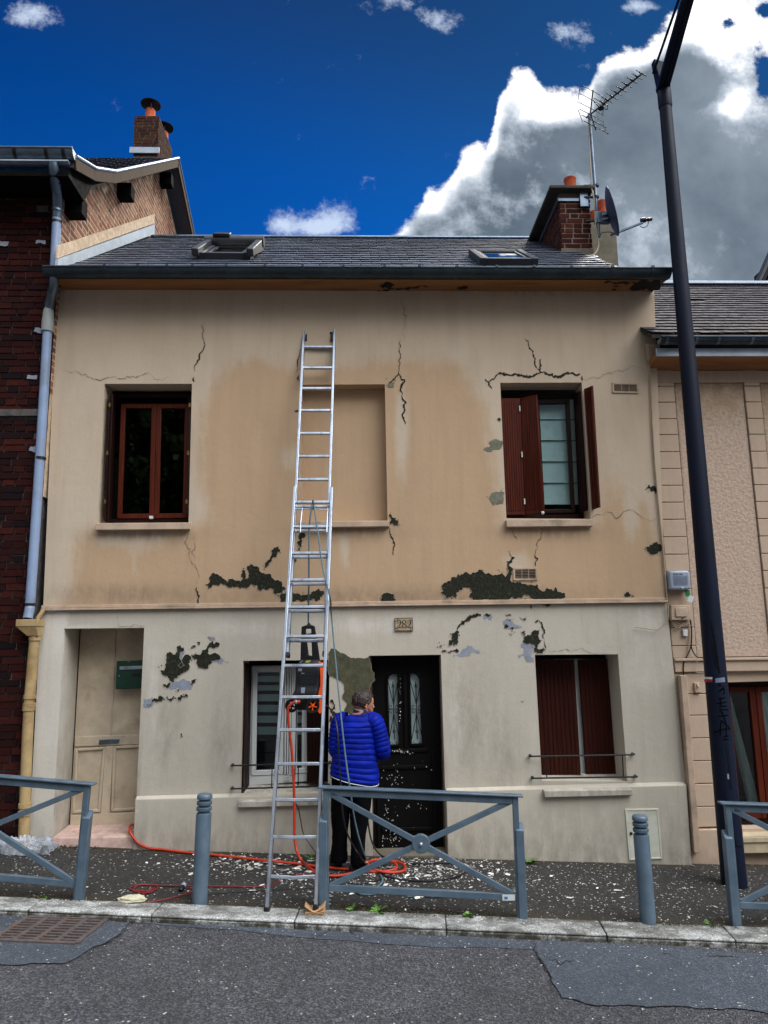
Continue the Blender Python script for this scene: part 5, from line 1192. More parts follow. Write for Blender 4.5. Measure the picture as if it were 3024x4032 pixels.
for off in (-.034, .034): mb.hexa([st_+u2*(off-.03)-s_*.03, st_+u2*(off+.03)-s_*.03, st_+u2*(off+.03)+s_*.03, st_+u2*(off-.03)+s_*.03, en+u2*(off*.8-.025)-s_*.02, en+u2*(off*.8+.025)-s_*.02, en+u2*(off*.8+.025)+s_*.02, en+u2*(off*.8-.025)+s_*.02])
mb.bar(st_, en, .03, .03); mb.build('arm', M_LAMP, lamp, bevel=.008)
b1 = at(1411,158,LY); mb = MB(); mb.tube([b1, b1+(at(1466,0,-1.4)-b1)*2.2], .014, 8); mb.build('brace', M_LAMP, lamp)
mb = MB(); hc = en+ax_*.25; mb.sphere(hc, .3, 18, 10, (.75,1.1,.32)); hd = mb.build('lantern', M_LAMP, lamp)
def onpole(u, v, e=.0015):
    d = ray(u, v); z = 1.0
    for _ in range(4):
        r_ = lr_(z)+e; ox, oy = CAM.x-LX, CAM.y-LY
        a = d.x**2+d.y**2; b__ = 2*(ox*d.x+oy*d.y); c = ox*ox+oy*oy-r_*r_; disc = max(b__*b__-4*a*c, 0)
        p = CAM+d*((-b__-math.sqrt(disc))/(2*a)); z = p.z
    return p
def polepatch(zz, q, name, mt, e=.002, nx=8, parent=None):
    a, b_, c, d = [Vector(x) for x in q]; mb = MB(); g = [[mb.b.verts.new(onpole(*zz(*(a.lerp(b_, i/nx)).lerp(d.lerp(c, i/nx), j/3)), e)) for j in range(4)] for i in range(nx+1)]
    for i in range(nx):
        for j in range(3): mb.b.faces.new((g[i][j], g[i+1][j], g[i+1][j+1], g[i][j+1]))
    return mb.build(name, mt, parent or lamp)
polepatch(zg, [(90,188),(332,192),(330,256),(92,248)], 'white_band', M_WHITE); polepatch(zg, [(90,262),(332,258),(330,336),(94,330)], 'red_band', M_RED)
polepatch(zg, [(412,235),(690,196),(704,334),(416,358)], 'faded_sticker', mat('faded_sticker', S(110,122,138), .6, .1, 12, 0))
polepatch(zp, [(248,1258),(378,1250),(432,1800),(370,1790)], 'access_door', M_LAMP, .006)
polepatch(zp, [(278,1098),(294,1098),(298,1150),(282,1150)], 'paint_scrape', M_PATCHB)
strokes = [[(505,388),(570,398)],[(515,440),(595,436)],[(665,455),(640,505),(515,610),(590,575),(672,530),(668,700)],[(520,795),(620,800),(705,785)],[(455,965),(580,940),(735,908)],[(540,1050),(640,1028),(745,1030)],[(560,805),(575,1045)],[(535,1138),(640,1128),(792,1145)],[(510,1335),(640,1305),(782,1295)],[(540,1145),(620,1220),(690,1400),(730,1560),(735,1940)],[(560,1880),(585,1470),(700,1535),(825,1655)],[(380,1800),(540,1735),(700,1695),(865,1690)],[(660,1915),(740,1900),(812,1890)],[(650,2005),(800,1990)]]
mb = MB()
for s in strokes:
    ps = [onpole(*zg(*p), .001) for p in smoothline([(p[0],p[1],0) for p in s], 5) for p in [(p.x,p.y)]]; mb.tube(ps, .0042, 6)
mb.build('graffiti', M_INK, lamp)
for zz_, r_, q in ((z9,.009,[(1010,500),(1045,700),(1075,900)]),(z9,.009,[(1020,660),(1040,800),(1055,860)]),(zp,.0025,[(260,800),(285,950),(310,1250)]),(zp,.0025,[(285,800),(305,1000),(325,1260)])):
    mb = MB(); mb.tube([onpole(*zz_(*p), .0005) for p in q], r_, 5); mb.build('paint_drip', mat('dark_drip', S(9,13,24), .3, .1, 9, 0), lamp)

# ================================================================ aerial, dish, boxes, letter box, number
YM = yc-.06
m0, m1 = at(*zr(888,905), YM), at(1273,246,YM)
ant = thing('tv_aerial', m0, 'spiky television aerial on a thin mast strapped to the right chimney', 'aerial')
mb = MB(); mb.tube([m0, m1], .021, 10); mb.build('mast', M_ZINC, ant)
zbm = m1.z-.02; bt = onp(1386,160,(0,0,zbm),(0,0,1)); bb = onp(1268,247,(0,0,zbm),(0,0,1))
bd = (bt-m1); bd.z = 0; bd.normalize(); bp_ = V(-bd.y, bd.x, 0); bl = (bt-m1).length
mb = MB(); mb.bar(m1-bd*.06+V(0,0,-.02), m1+bd*bl+V(0,0,-.02), .016, .016); boom = mb.build('boom', M_IRON, ant)
for f in (.28,.36,.45,.54,.63,.73,.83,.92,.995):
    c = m1+bd*bl*f+V(0,0,-.005); mb = MB(); L_ = .115-.02*f; mb.tube([c-bp_*L_, c-bp_*.035, c+bp_*.035, c+bp_*L_], .0052, 6); mb.tube([c-bp_*.035, c+bp_*.035], .011, 6); mb.build('director', M_IRON, boom)
for zs_, tilt in ((1, .22), (-1, .22)):
    mb = MB(); o = m1+bd*.02
    for k_ in range(3):
        c = o+V(0,0,zs_*(.05+.11*k_))-bd*(-.02+.0*k_)+bd*(.03*k_)
        mb.tube([c-bp_*.24, c+bp_*.24], .0048, 6)
    for sgn in (-1, 1): mb.tube([o+V(0,0,zs_*.05)+bp_*.24*sgn, o+V(0,0,zs_*.27)+bd*.06+bp_*.24*sgn], .0045, 6)
    mb.tube([o, o+V(0,0,zs_*.3)+bd*.07], .01, 6); mb.build('reflector', M_IRON, ant)
mb = MB(); c = m1+bd*.2+V(0,0,-.045); mb.sphere(c, .038, 12, 8, (1.1,1.1,.9)); q = [c+bp_*.03, c+bp_*.13+V(0,0,.03), c+bp_*.13+V(0,0,.09), c+V(0,0,.1), c-bp_*.13+V(0,0,.09), c-bp_*.13+V(0,0,.03), c-bp_*.03]; mb.tube(q, .006, 6); mb.build('dipole', M_IRON, boom)
for v in (258,402,700):
    c = at(*zr(858,v), YM); mb = MB(); mb.tube([c-V(0,0,.014), c+V(0,0,.014)], .032, 10); mb.bar(c, V(cx1-.08, yc-.02, c.z+.02), .03, .02); mb.build('mast_clamp', M_IRON, ant)
mb = MB(); mb.tube(smoothline([m1+V(-.02,0,-.1), m1.lerp(m0,.4)+V(-.045,-.02,0), m1.lerp(m0,.62)+V(-.05,-.02,0), at(*zr(795,285),YM-.03), at(*zr(830,460),YM-.03), at(*zr(840,700),YM-.03), at(*zr(870,900),YM-.03), at(*zr(885,1010),YM-.06), at(*zr(840,1110),YM-.12), at(*zr(760,1140),YM-.16), at(*zr(650,1140),YM-.16)], 6), .008, 6)
tag(mb.build('aerial_cable', M_CABLE), 'pale aerial cable running down the mast onto the slates', 'cable')
dc_ = at(*zr(1035,590), YM-.05)
dish = thing('satellite_dish', dc_, 'dark satellite dish seen edge on beside the right chimney', 'satellite dish')
ax = V(.93,-.30,.20).normalized(); mb = MB(); a = ax.cross(V(0,0,1)).normalized(); c = ax.cross(a)
rgs = []; 
for r_, h in [(.3*i/8, .055*(i/8)**2) for i in range(1,9)]: rgs.append((r_, h))
prof = [(.01,-.01)]+[(r_,h-.012) for r_,h in rgs]+[(.305,.05)]+[(r_,h) for r_,h in rgs[::-1]]+[(.01,.002)]
o_ = dc_-ax*.03
mb.loft([[o_+ax*h+(a*math.cos(2*math.pi*j/32)+c*1.08*math.sin(2*math.pi*j/32))*r_ for j in range(32)] for r_, h in prof]); mb.build('reflector', mat('dark_dish', S(60,70,96), .5, .15, 6, 0), dish)
l0, l1 = at(*zr(1085,860), YM-.05), at(*zr(1440,722), YM-.12)
mb = MB(); mb.bar(l0-(l1-l0)*.15, l1, .024, .03); mb.bar(l1, l1+V(.03,0,.05), .02, .02); mb.build('feed_arm', M_ZINC, dish, bevel=.004)
l2 = at(*zr(1460,690), YM-.12); mb = MB(); d_ = V(-1,.1,-.08).normalized(); mb.lathe([(.03,.05),(.034,.03),(.034,-.01),(.022,-.02),(.024,-.09),(.016,-.1)], l2, 14, d_); mb.build('feed_horn', M_BLACK, dish)
mb = MB(); mb.tube(smoothline([at(*zr(1510,708),YM-.12), at(*zr(1498,760),YM-.12), at(*zr(1450,785),YM-.12), at(*zr(1405,768),YM-.12)], 5), .005, 6); mb.build('feed_cable', M_IRON, dish)
mb = MB(); c = at(*zr(925,665), YM); mb.box(c-V(.1,.03,.08), c+V(.1,.03,.08)); mb.bar(at(*zr(870,640),YM), dc_-ax*.04, .03, .05); mb.bar(at(*zr(870,700),YM), dc_-ax*.03-V(0,0,.08), .03, .03); mb.build('dish_mount', M_ZINC, dish, bevel=.006)
mb = MB(); mb.tube(smoothline([at(*zr(905,885),YM-.02), at(*zr(935,848),YM-.02), at(*zr(1030,842),YM-.05), l0], 5), .005, 6); tag(mb.build('dish_cable', M_IRON), 'short black cable from the dish mount to the mast foot', 'cable')
# number plaque
nb = thing('house_number_plaque', at(872,1349,YL), 'small cream enamel plaque reading 282 above the front door', 'house number')
zn = zf(1540,2410,16.59); yn = YL-.016
mb = MB(); mb.slab([at(*zn(*p), yn) for p in ((235,395),(1395,360),(1440,1220),(255,1235))], (0,.014,0)); plq = mb.build('plate', M_PLAQ, nb, bevel=.004)
mb = MB()
qn = [(245,405),(1390,372),(1432,1205),(265,1222)]
for i in range(4): mb.bar(at(*zn(*qn[i]), yn-.001), at(*zn(*qn[(i+1)%4]), yn-.001), .0035, .003, V(0,1,0))
for c in ([(270,600),(400,555),(455,430)],[(1215,430),(1265,520),(1390,575)],[(290,1045),(390,1060),(490,1190)],[(1240,1190),(1300,1070),(1410,1015)]): mb.tube([at(*zn(*p), yn-.001) for p in c], .0022, 5)
mb.build('border', M_INK, plq)
cn = at(*zn(840,775), yn-.0016)
# figures drawn as thick-and-thin strokes
def digit2(ox):
    return [([(420,720),(480,735),(520,690),(500,640),(440,620),(395,680),(420,740),(380,640),(440,555),(540,545),(620,600),(630,700),(580,820),(480,920),(380,1000)],[8,12,10,6,6,8,10,12,14,20,40,52,44,24,12]), ([(380,1000),(480,985),(560,1000),(640,985),(655,930)],[12,30,42,36,10])]
def digit8():
    return [([(850,530),(760,580),(750,680),(800,760),(860,790),(960,850),(990,930),(950,1010),(855,1030)],[14,34,44,36,26,38,46,38,14]), ([(850,530),(945,580),(950,670),(880,760),(790,810),(730,900),(760,990),(855,1030)],[14,34,40,26,24,42,46,14])]
mb = MB()
def dstroke(ps, ws, dx=0):
    sp_ = smoothline([(p[0]+dx,p[1],w_) for p, w_ in zip(ps, ws)], 5); n = len(sp_); L_, R_ = [], []
    for i, p in enumerate(sp_):
        t = sp_[min(i+1,n-1)]-sp_[max(i-1,0)]; t2 = Vector((t.x,t.y)).normalized(); nn_ = Vector((-t2.y,t2.x))*max(p.z,6)*.5*1.25
        L_.append((p.x+nn_.x,p.y+nn_.y)); R_.append((p.x-nn_.x,p.y-nn_.y))
    for i in range(n-1):
        q = [L_[i],L_[i+1],R_[i+1],R_[i]]; mb.face([at(*zn(*x), yn-.0018) for x in q])
for d_ in digit2(0): dstroke(*d_)
for d_ in digit8(): dstroke(*d_)
for d_ in digit2(0): dstroke(*d_, dx=640)
mb.build('figures', M_INK, plq)
# boxes on the right house corner
bx1 = thing('cable_box', at(1468,1253,YR), 'light blue grey plastic box with a handwritten number beside the lamp post', 'junction box')
q = [at(*z9(*p), YR-.14) for p in ((672,95),(836,92),(850,243),(680,246))]
mb = MB(); mb.slab(q, (0,.105,0)); bb1 = mb.build('case', M_GBLUE, bx1, bevel=.022, seg=4)
mb = MB()
for i in range(9):
    f = .36+i*.05
    mb.bar(q[0].lerp(q[3],f).lerp(q[1].lerp(q[2],f),.18)+V(0,-.001,0), q[0].lerp(q[3],f).lerp(q[1].lerp(q[2],f),.85)+V(0,-.001,0), .003, .003)
mb.bar(q[0].lerp(q[3],.3).lerp(q[1].lerp(q[2],.3),.15)+V(0,-.001,0), q[0].lerp(q[3],.3).lerp(q[1].lerp(q[2],.3),.9)+V(0,-.001,0), .003, .003)
mb.build('ribs', mat('shadow_grey', S(110,120,138), .4, .1, 9, 0), bb1)
mb = MB(); c = q[3].lerp(q[2],.55)+V(0,-.008,.012); mb.sphere(c, .016, 10, 8); mb.build('latch', M_GBLUE, bb1)
c = q[0].lerp(q[3],.2).lerp(q[1].lerp(q[2],.2),.42)+V(0,-.002,0)
text_mesh('PE 00 7435', .022, 'handwritten_number', M_INK, bb1, c, (q[1]-q[0]), V(0,0,1), .0005, squash=.95)
lab = [at(*z9(*p), YR-.10) for p in ((790,248),(835,246),(842,300),(805,300))]; mb = MB(); mb.slab(lab, (0,.002,0)); mb.build('green_tag', mat('green_tag', S(10,120,70), .5, .1, 9, 0), bx1)
lab = [at(*z9(*p), YR-.105) for p in ((832,290),(872,300),(855,350),(815,335))]; mb = MB(); mb.slab(lab, (0,.002,0)); mb.build('paper_tag', M_PVC, bx1)
bx2 = thing('fuse_box', at(1470,1325,YR), 'beige painted square box with loose wires hanging under it', 'junction box')
q = [at(*z9(*p), YR-.1) for p in ((690,366),(838,364),(850,486),(690,488))]
mb = MB(); mb.slab(q, (0,.065,0)); case = mb.build('case', M_TRIM, bx2, bevel=.008)
mb = MB(); mb.slab([q[0].lerp(q[2],.18)+V(0,-.012,0), q[1].lerp(q[3],.18)+V(0,-.012,0), q[2].lerp(q[0],.22)+V(0,-.012,0), q[3].lerp(q[1],.22)+V(0,-.012,0)], (0,.011,0)); mb.build('cover', M_TRIM, case, bevel=.006)
mb = MB(); mb.lathe([(.008,0),(.008,.006),(.002,.008)], q[3].lerp(q[2],.55)+V(0,-.001,.02), 10, V(0,-1,0)); mb.build('screw', M_IRON, case)
mb = MB()
for s in ([(690,488),(720,540),(760,545),(790,505)],[(695,490),(735,530),(790,528),(838,505)],[(700,490),(770,520),(835,495)]): mb.tube(smoothline([at(*z9(*p), YR-.07) for p in s], 5), .004, 6)
mb.build('wires', M_CABLE, bx2)
mb = MB(); q = [at(*z9(*p), YR-.06) for p in ((782,560),(822,562),(822,616),(786,612))]; mb.slab(q, (0,.028,0)); tag(mb.build('broken_bracket', M_PVC, bevel=.005), 'small broken white bracket screwed to the block corner below the fuse box', 'bracket')
def cable(name, z, p_, y, r_, mt, label, n=5):
    mb = MB(); mb.tube(smoothline([at(*z(*p), y) if len(p) == 2 else at(*z(p[0],p[1]), p[2]) for p in p_], n), r_, 8); return tag(mb.build(name, mt), label, 'cable')
cable('wall_cable', z9, [(840,488),(850,560),(848,680),(820,760),(790,820),(785,925)], YR-.06, .0065, M_IRON, 'black cable dropping from the fuse box into the cream conduit')
cable('wall_cable', z9, [(845,488),(850,600),(848,690),(870,750),(900,778),(960,784)], YR-.07, .006, M_IRON, 'black cable curving off from the fuse box behind the lamp post')
cable('wall_cable', z9, [(825,500),(832,600),(822,740)], YR-.05, .004, M_CABLE, 'short pale wire hanging straight below the fuse box')
cable('wall_cable', z9, [(650,340),(668,400),(660,480),(610,545),(560,562),(480,550),(400,540)], YL-.03, .005, M_CABLE, 'white looping wire ending in the grey wall above the right window')
cable('wall_cable', z5, [(1028,350),(1022,420),(1034,540),(1040,700),(1050,900),(1066,1100),(1085,1300),(1105,1500),(1120,1700),(1128,1760)], -.02, .0075, M_CABLE, 'painted cable bundle running down the corner between the two houses')
cable('wall_cable', z5, [(1015,345),(1012,400),(1030,460),(1026,560),(1045,800),(1058,1000),(1080,1220),(1098,1400),(1112,1600)], -.01, .005, M_TRIM, 'thinner painted cable beside the bundle on the house corner')
cable('wall_cable', z9, [(890,790),(895,840),(890,900),(1000,900)], YR-.09, .003, M_CABLE, 'thin painted wire pinned across the ledge of the right house')
mb = MB(); mb.slab([at(*z9(*p), YR-.13) for p in ((765,926),(814,924),(925,2330),(872,2332))], (0,.09,0)); tag(mb.build('cable_conduit', M_TRIM, bevel=.006), 'tall cream square conduit on the seam between grey wall and beige blocks', 'conduit')
# splintered board at the eaves corner
mb = MB()
for i in range(6):
    a0 = at(*zq(160+i*26, 965), -.12+i*.0); a1 = at(*zq(170+i*24, 1180-i*10), -.05)
    mb.bar(a0, a1, .03, .02)
mb.build('splintered_end_board', M_TRIM, rh, bevel=.004)
# green letter box inside the left doorway
lb = thing('letter_box', at(*z6(850,600), .36), 'dark green metal letter box on the cream door', 'letter box')
zk = zf(430,2580,9.759); yk = .27
c_ = [at(*zk(*p), yk) for p in ((280,225),(1500,185),(1460,1270),(230,1310))]
mb = MB(); mb.slab(c_, (0,.115,0)); body = mb.build('body', M_GBOX, lb, bevel=.008)
mb = MB(); mb.slab([at(*zk(*p), yk-.012) for p in ((395,430),(1440,395),(1440,525),(390,562))], (0,.011,0)); fl_ = mb.build('flap', M_ALU, body, bevel=.003)
mb = MB(); mb.lathe([(.006,0),(.006,.004),(.003,.005)], at(*zk(390,795), yk-.001), 14, V(0,-1,0)); mb.build('lock', M_ALU, body)
mb = MB(); mb.slab([at(*zk(*p), yk-.004) for p in ((865,700),(1400,680),(1400,810),(870,822))], (0,.003,0)); mb.build('name_plate', M_BLACK, body, bevel=.001)
mb = MB(); mb.slab([at(*zk(*p), yk-.002) for p in ((695,238),(790,235),(800,250),(705,252))], (0,.001,0)); mb.build('hook_slot', M_ALU, body)
# ================================================================ street
def grid(name, x0, x1, ya, yb, zf_, nx, ny, mt, attrs=None, wob=0):
    mb = MB(); g = []
    for i in range(nx+1):
        x = x0+(x1-x0)*i/nx; g.append([mb.b.verts.new((x, ya(x)+(yb(x)-ya(x))*j/ny, zf_(x, ya(x)+(yb(x)-ya(x))*j/ny)+(noise.noise((x*2.3, j*.7, 3))*wob))) for j in range(ny+1)])
    for i in range(nx):
        for j in range(ny): mb.b.faces.new((g[i][j], g[i+1][j], g[i+1][j+1], g[i][j+1]))
    o = mb.build(name, mt, attrs=attrs); o['kind'] = 'structure'; return o
def moss(p):
    x, y = p[0], p[1]; d = y-kb(x)
    return max(0, min(1, 1-d/.22))*.95 + max(0, 1-abs(y+.06)/.14)*.75
grid('pavement', -9, 9, kb, lambda x: .9 if x > 9 else .04, gz, 300, 26, M_PAVE, {'weather': moss}, .004)
# kerb stones with joints
mb = MB(); jt_ = [at_x for at_x in (-8.2,-6.9,-5.6,-4.3)]+[gnd(u, 2000).x for u in (30,318,640,968,1300,1556)]+[4.3,5.6,6.9,8.2]
for a, b_ in zip(jt_, jt_[1:]):
    a2, b2 = a+.004, b_-.004; sk = -.02
    mb.hexa([V(a2+sk,kf(a2)-.014,gz(a2,kf(a2))-.25), V(b2+sk,kf(b2)-.014,gz(b2,kf(b2))-.25), V(b2,kb(b2),gz(b2,kb(b2))-.25), V(a2,kb(a2),gz(a2,kb(a2))-.25), V(a2+sk,kf(a2)-.009,gz(a2,kf(a2))-.011), V(b2+sk,kf(b2)-.009,gz(b2,kf(b2))-.011), V(b2,kb(b2),gz(b2,kb(b2))-.011), V(a2,kb(a2),gz(a2,kb(a2))-.011)])
    mb.hexa([V(a2+sk,kf(a2)-.007,gz(a2,kf(a2))-.0108), V(b2+sk,kf(b2)-.007,gz(b2,kf(b2))-.0108), V(b2,kb(b2),gz(b2,kb(b2))-.0108), V(a2,kb(a2),gz(a2,kb(a2))-.0108), V(a2+sk,kf(a2)-.004,gz(a2,kf(a2))+.012), V(b2+sk,kf(b2)-.004,gz(b2,kf(b2))+.012), V(b2,kb(b2),gz(b2,kb(b2))+.012), V(a2,kb(a2),gz(a2,kb(a2))+.012)])
bmesh.ops.subdivide_edges(mb.b, edges=[e for e in mb.b.edges if e.calc_length() > .6], cuts=14)
k_ = mb.build('kerb', M_KERB, bevel=.009, seg=2, attrs={'weather': lambda p: 1.0 if p[2] < gz(p[0],p[1])-.0109 else .3*max(0,min(1,p[0]+.3))+.6*max(0, 1-abs(p[1]-kb(p[0]))/.07)}); k_['kind'] = 'structure'
rdn = lambda x: kf(x)+.03
grid('road', -60, 60, lambda x: -70, rdn, lambda x, y: rz(x, y) if abs(x) < 90 else 0, 40, 12, M_ROAD)
# gutter strip and asphalt patches, sheets on the road
def sheet(name, pl_, lift, mt, amp=.03, it=3):
    mb = MB(); mb.poly(jag(pl_, amp, it), lambda q: (lambda p: V(p.x, p.y, p.z+lift))(road(q.x, q.y))); o = mb.build(name, mt); o['kind'] = 'structure'; return o
o = sheet('gutter_strip', [(-200,1955),(0,1969),(420,1990),(830,2018),(1150,2034),(1500,2051),(1900,2072),(1900,2085),(1500,2066),(1160,2052),(830,2040),(600,2021),(380,2001),(200,1988)], .004, M_PATCHR, .015)
sheet('road_patch', [(1160,2040),(1300,2044),(1700,2064),(2100,2086),(2100,2230),(1659,2192),(1400,2178),(1260,2168),(1215,2158),(1195,2128),(1180,2090),(1158,2060)], .008, M_PATCHR, .06, 5)
sheet('road_patch', [(-500,1950),(0,1972),(150,1983),(275,1998),(262,2020),(190,2055),(165,2072),(140,2083),(0,2086),(-300,2082),(-600,2070)], .008, M_PATCHR, .06, 5)
for c, wd in (([(1156,2036),(1162,2062),(1178,2090),(1192,2125),(1212,2157)], 4.5),([(318,1982),(275,2000),(250,2028),(215,2050),(185,2072)], 3),([(270,1992),(420,2000),(600,2022),(830,2040),(1000,2050)], 1.6),([(1180,2072),(1240,2078)], 3)):
    mb = MB(); mb.poly(ribbon(c, wd), lambda q: (lambda p: V(p.x, p.y, p.z+.011))(road(q.x, q.y))); o = mb.build('road_crack', mat('tar_crack', S(26,27,30), .9, .2, 20, .3, 60)); o['kind'] = 'structure'
# drain grate
gq = [road(*z10(*p))+V(0,0,.012) for p in ((165,932),(640,940),(450,1088),(-50,1066))]
dg_ = thing('drain_grate', sum(gq, V(0,0,0))/4, 'rusty iron drain grate let into the asphalt beside the kerb', 'drain grate')
mb = MB(); cc = sum(gq, V(0,0,0))/4
def gl_(a, b_): return gq[0].lerp(gq[1], a).lerp(gq[3].lerp(gq[2], a), b_)
for a, b_ in (((0,0),(1,0)),((0,1),(1,1)),((0,0),(0,1)),((1,0),(1,1)),((.25,0),(.25,1)),((.5,0),(.5,1)),((.75,0),(.75,1))): mb.bar(gl_(*a), gl_(*b_), .035, .016)
for i in range(1, 9): mb.bar(gl_(.01, i/9), gl_(.99, i/9), .016, .015)
mb.build('bars', mat('rusty_iron', S(84,74,70), .7, .3, 18, .4, 60, c2=S(96,66,50)), dg_, bevel=.003)
mb = MB(); mb.face([p-V(0,0,.0025) for p in gq]); mb.build('pit', M_DARKINT, dg_)
# blown-off paint: uncountable flakes, plus some large pieces that lie apart
rnd = random.Random(21)
mb = MB()
def flake(x, y, s, z=None):
    z = (gz(x, y) if y > kf(x) else rz(x, y)+.008)+.0035+(.012 if kf(x) < y < kb(x) else 0) if z is None else z
    a0 = rnd.uniform(0, 6.28); n = rnd.choice((4,5,5,6)); el = rnd.uniform(.25, .85)
    tx, ty = rnd.uniform(-.25,.25), rnd.uniform(-.25,.25); ps = []
    for j in range(n):
        an = 6.283*j/n; r_ = s*rnd.uniform(.6,1.1); px, py = r_*math.cos(an), r_*math.sin(an)*el
        qx, qy = px*math.cos(a0)-py*math.sin(a0), px*math.sin(a0)+py*math.cos(a0)
        ps.append(V(x+qx, y+qy, z+s*.25+qx*tx+qy*ty))
    mb.face(ps)
dens = [(420,(-.05,.55),(-.6,.3),.011),(420,(.55,1.3),(-.4,.3),.0105),(420,(1.4,2.9),(-.7,.42),.009),(200,(-1.5,-.8),(-.35,.18),.019),(200,(-1.0,-.3),(-.7,.35),.013),(420,None,None,.005),(120,(.3,1.0),(-.25,.15),.017)]
for cnt, gx, gy, s in dens:
    for _ in range(cnt):
        if gx: x = rnd.gauss((gx[0]+gx[1])/2, (gx[1]-gx[0])*.42); y = rnd.gauss(gy[0], gy[1])
        else: x = rnd.uniform(-3.8, 4.2); y = rnd.uniform(-1.42, -.05)
        if kb(x)+.01 < y < -.055: flake(x, y, s*min(3.2, .35+rnd.paretovariate(2.2)*.4))
for _ in range(230):
    x = rnd.uniform(-3, 3.5); y = rnd.uniform(kf(x)+.02, kb(x)-.02); flake(x, y, .006*rnd.choice((.6,.8,1,1.5)))
for _ in range(260):
    x = rnd.uniform(-2.6, 3); y = kf(x)-.03-abs(rnd.gauss(0,.55)); flake(x, y, .0055*rnd.choice((.5,.7,1,1.3)))
tag(mb.build('paint_flakes', M_FLAKE, norm=False), kind='stuff')
bigs = [((605,1866),.035,'paint scrap behind the first bollard, nearest the wall'),((668,1885),.045,'large white paint scrap left of the ladder foot'),((640,1878),.04,'broad paint scrap on the pavement left of the ladder'),((925,1893),.04,'cream paint scrap beside the hose coil near the front door'),((848,1886),.05,'pale scrap lying under the hose coil'),((1232,1941),.035,'long cream paint scrap near the kerb between barrier and right bollard'),((1335,1925),.04,'brownish paint scrap beside the base of the right bollard'),((650,1903),.03,'yellowish paint scrap beside the dark red cord')]
for (u, v), s, lab in bigs:
    p = gnd(u, v); mb = MB(); pl_ = jag([(p.x-s,p.y-s*.3),(p.x+s*.2,p.y-s*.55),(p.x+s,p.y+.1*s),(p.x+.3*s,p.y+s*.5),(p.x-.7*s,p.y+.35*s)], .18, 2, mn=.005)
    mb.poly(pl_, lambda q: V(q.x, q.y, gz(q.x,q.y)+.009+.006*noise.noise((q.x*30,q.y*30,0)))); tag(mb.build('paint_scrap', M_FLAKE), lab, 'paint scrap', 'larger scraps of blown off paint')
# little plants
def weed(name, u, v, n, L_, label, up=.5, wd=.3, mt=None):
    p = gnd(u, v); p.z = gz(p.x, p.y)+.004; r0 = thing(name, p, label, 'weed', 'weeds along the pavement'); mb = MB(); rr = random.Random(int(u))
    for i in range(n):
        a = 6.283*i/n+rr.uniform(-.4,.4); l_ = L_*rr.uniform(.6,1.1); e = rr.uniform(up*.5, up*1.3)
        d = V(math.cos(a)*math.cos(e), math.sin(a)*math.cos(e), math.sin(e)); sd = V(-math.sin(a), math.cos(a), 0); q = []
        for t, w_ in ((0,.12),(.2,.35),(.4,.8),(.55,.62),(.7,1.0),(.86,.6),(1,.05)):
            c = p+d*l_*t+V(0,0,-.35*l_*t*t+.004); q.append((c-sd*w_*wd*l_*.5, c, c+sd*w_*wd*l_*.5))
        for a1_, b1_ in zip(q, q[1:]):
            for j in (0,1):
                k0 = V(0,0,.0) ; mb.face([a1_[j], a1_[j+1]-V(0,0,.004), b1_[j+1]-V(0,0,.004), b1_[j]])
    lf = mb.build('leaves', mt or M_WEED, r0, norm=False, smooth=True)
    mb = MB(); mb.tube([p-V(0,0,.01), p+V(0,0,.02)], .005, 6); mb.build('stem', M_WEED, r0)
weed('weed', 100,1944, 9, .075, 'bright green weed at the kerb under the left barrier')
weed('weed', 762,1967, 8, .085, 'small green weed at the kerb just right of the ladder', .7)
weed('weed', 816,1972, 9, .12, 'widest green weed spreading over the kerb below the middle barrier', .6)
weed('weed', 1012,1984, 12, .065, 'round leaved clump of green at the kerb near the right end of the middle barrier', .9, .7)
weed('weed', 1150,1866, 14, .10, 'green weed against the grey wall right of the middle barrier', .8)
weed('weed', 1532,1998, 8, .07, 'sparse green weed at the kerb left of the right barrier', .6)
weed('weed', 770,1868, 10, .08, 'green tuft against the wall between the man and the front door', .9)
weed('weed', 672,1858, 12, .10, 'dark weed at the wall foot behind the ladder', 1.0, .2, M_WEED)
weed('weed', 1450,1862, 12, .09, 'thin weed growing up the corner of the grey wall by the conduit', 1.2, .2)
def mossbed(name, pl_, lab, nn=500):
    rr = random.Random(int(pl_[0][0])); us = [p[0] for p in pl_]; vs_ = [p[1] for p in pl_]; mb = MB(); c = 0
    while c < nn:
        u, v = rr.uniform(min(us),max(us)), rr.uniform(min(vs_),max(vs_))
        if not inpoly((u,v), pl_): continue
        p = gnd(u, v); p.z = gz(p.x,p.y)+rr.uniform(.0,.014); s = rr.uniform(.003,.009); a = rr.uniform(0,6.28); c += 1
        d = V(math.cos(a),math.sin(a),0)*s; e = V(-math.sin(a),math.cos(a),rr.uniform(.2,1.2))*s; mb.face([p-d,p+d,p+d*.3+e*1.5,p-d*.5+e])
    return tag(mb.build(name, M_SOIL, norm=False), kind='stuff')
mossbed('moss', [(60,1938),(200,1948),(230,1952),(60,1946)], '', 380); mossbed('moss', [(740,1958),(900,1962),(1100,1980),(1110,1990),(900,1982),(740,1970)], '', 900)
mossbed('moss', [(1490,1846),(1560,1850),(1562,1862),(1480,1862)], '', 500); mossbed('moss', [(1400,1992),(1600,2003),(1600,2010),(1400,2000)], '', 400); mossbed('moss', [(112,1816),(165,1826),(240,1836),(120,1832)], '', 300)
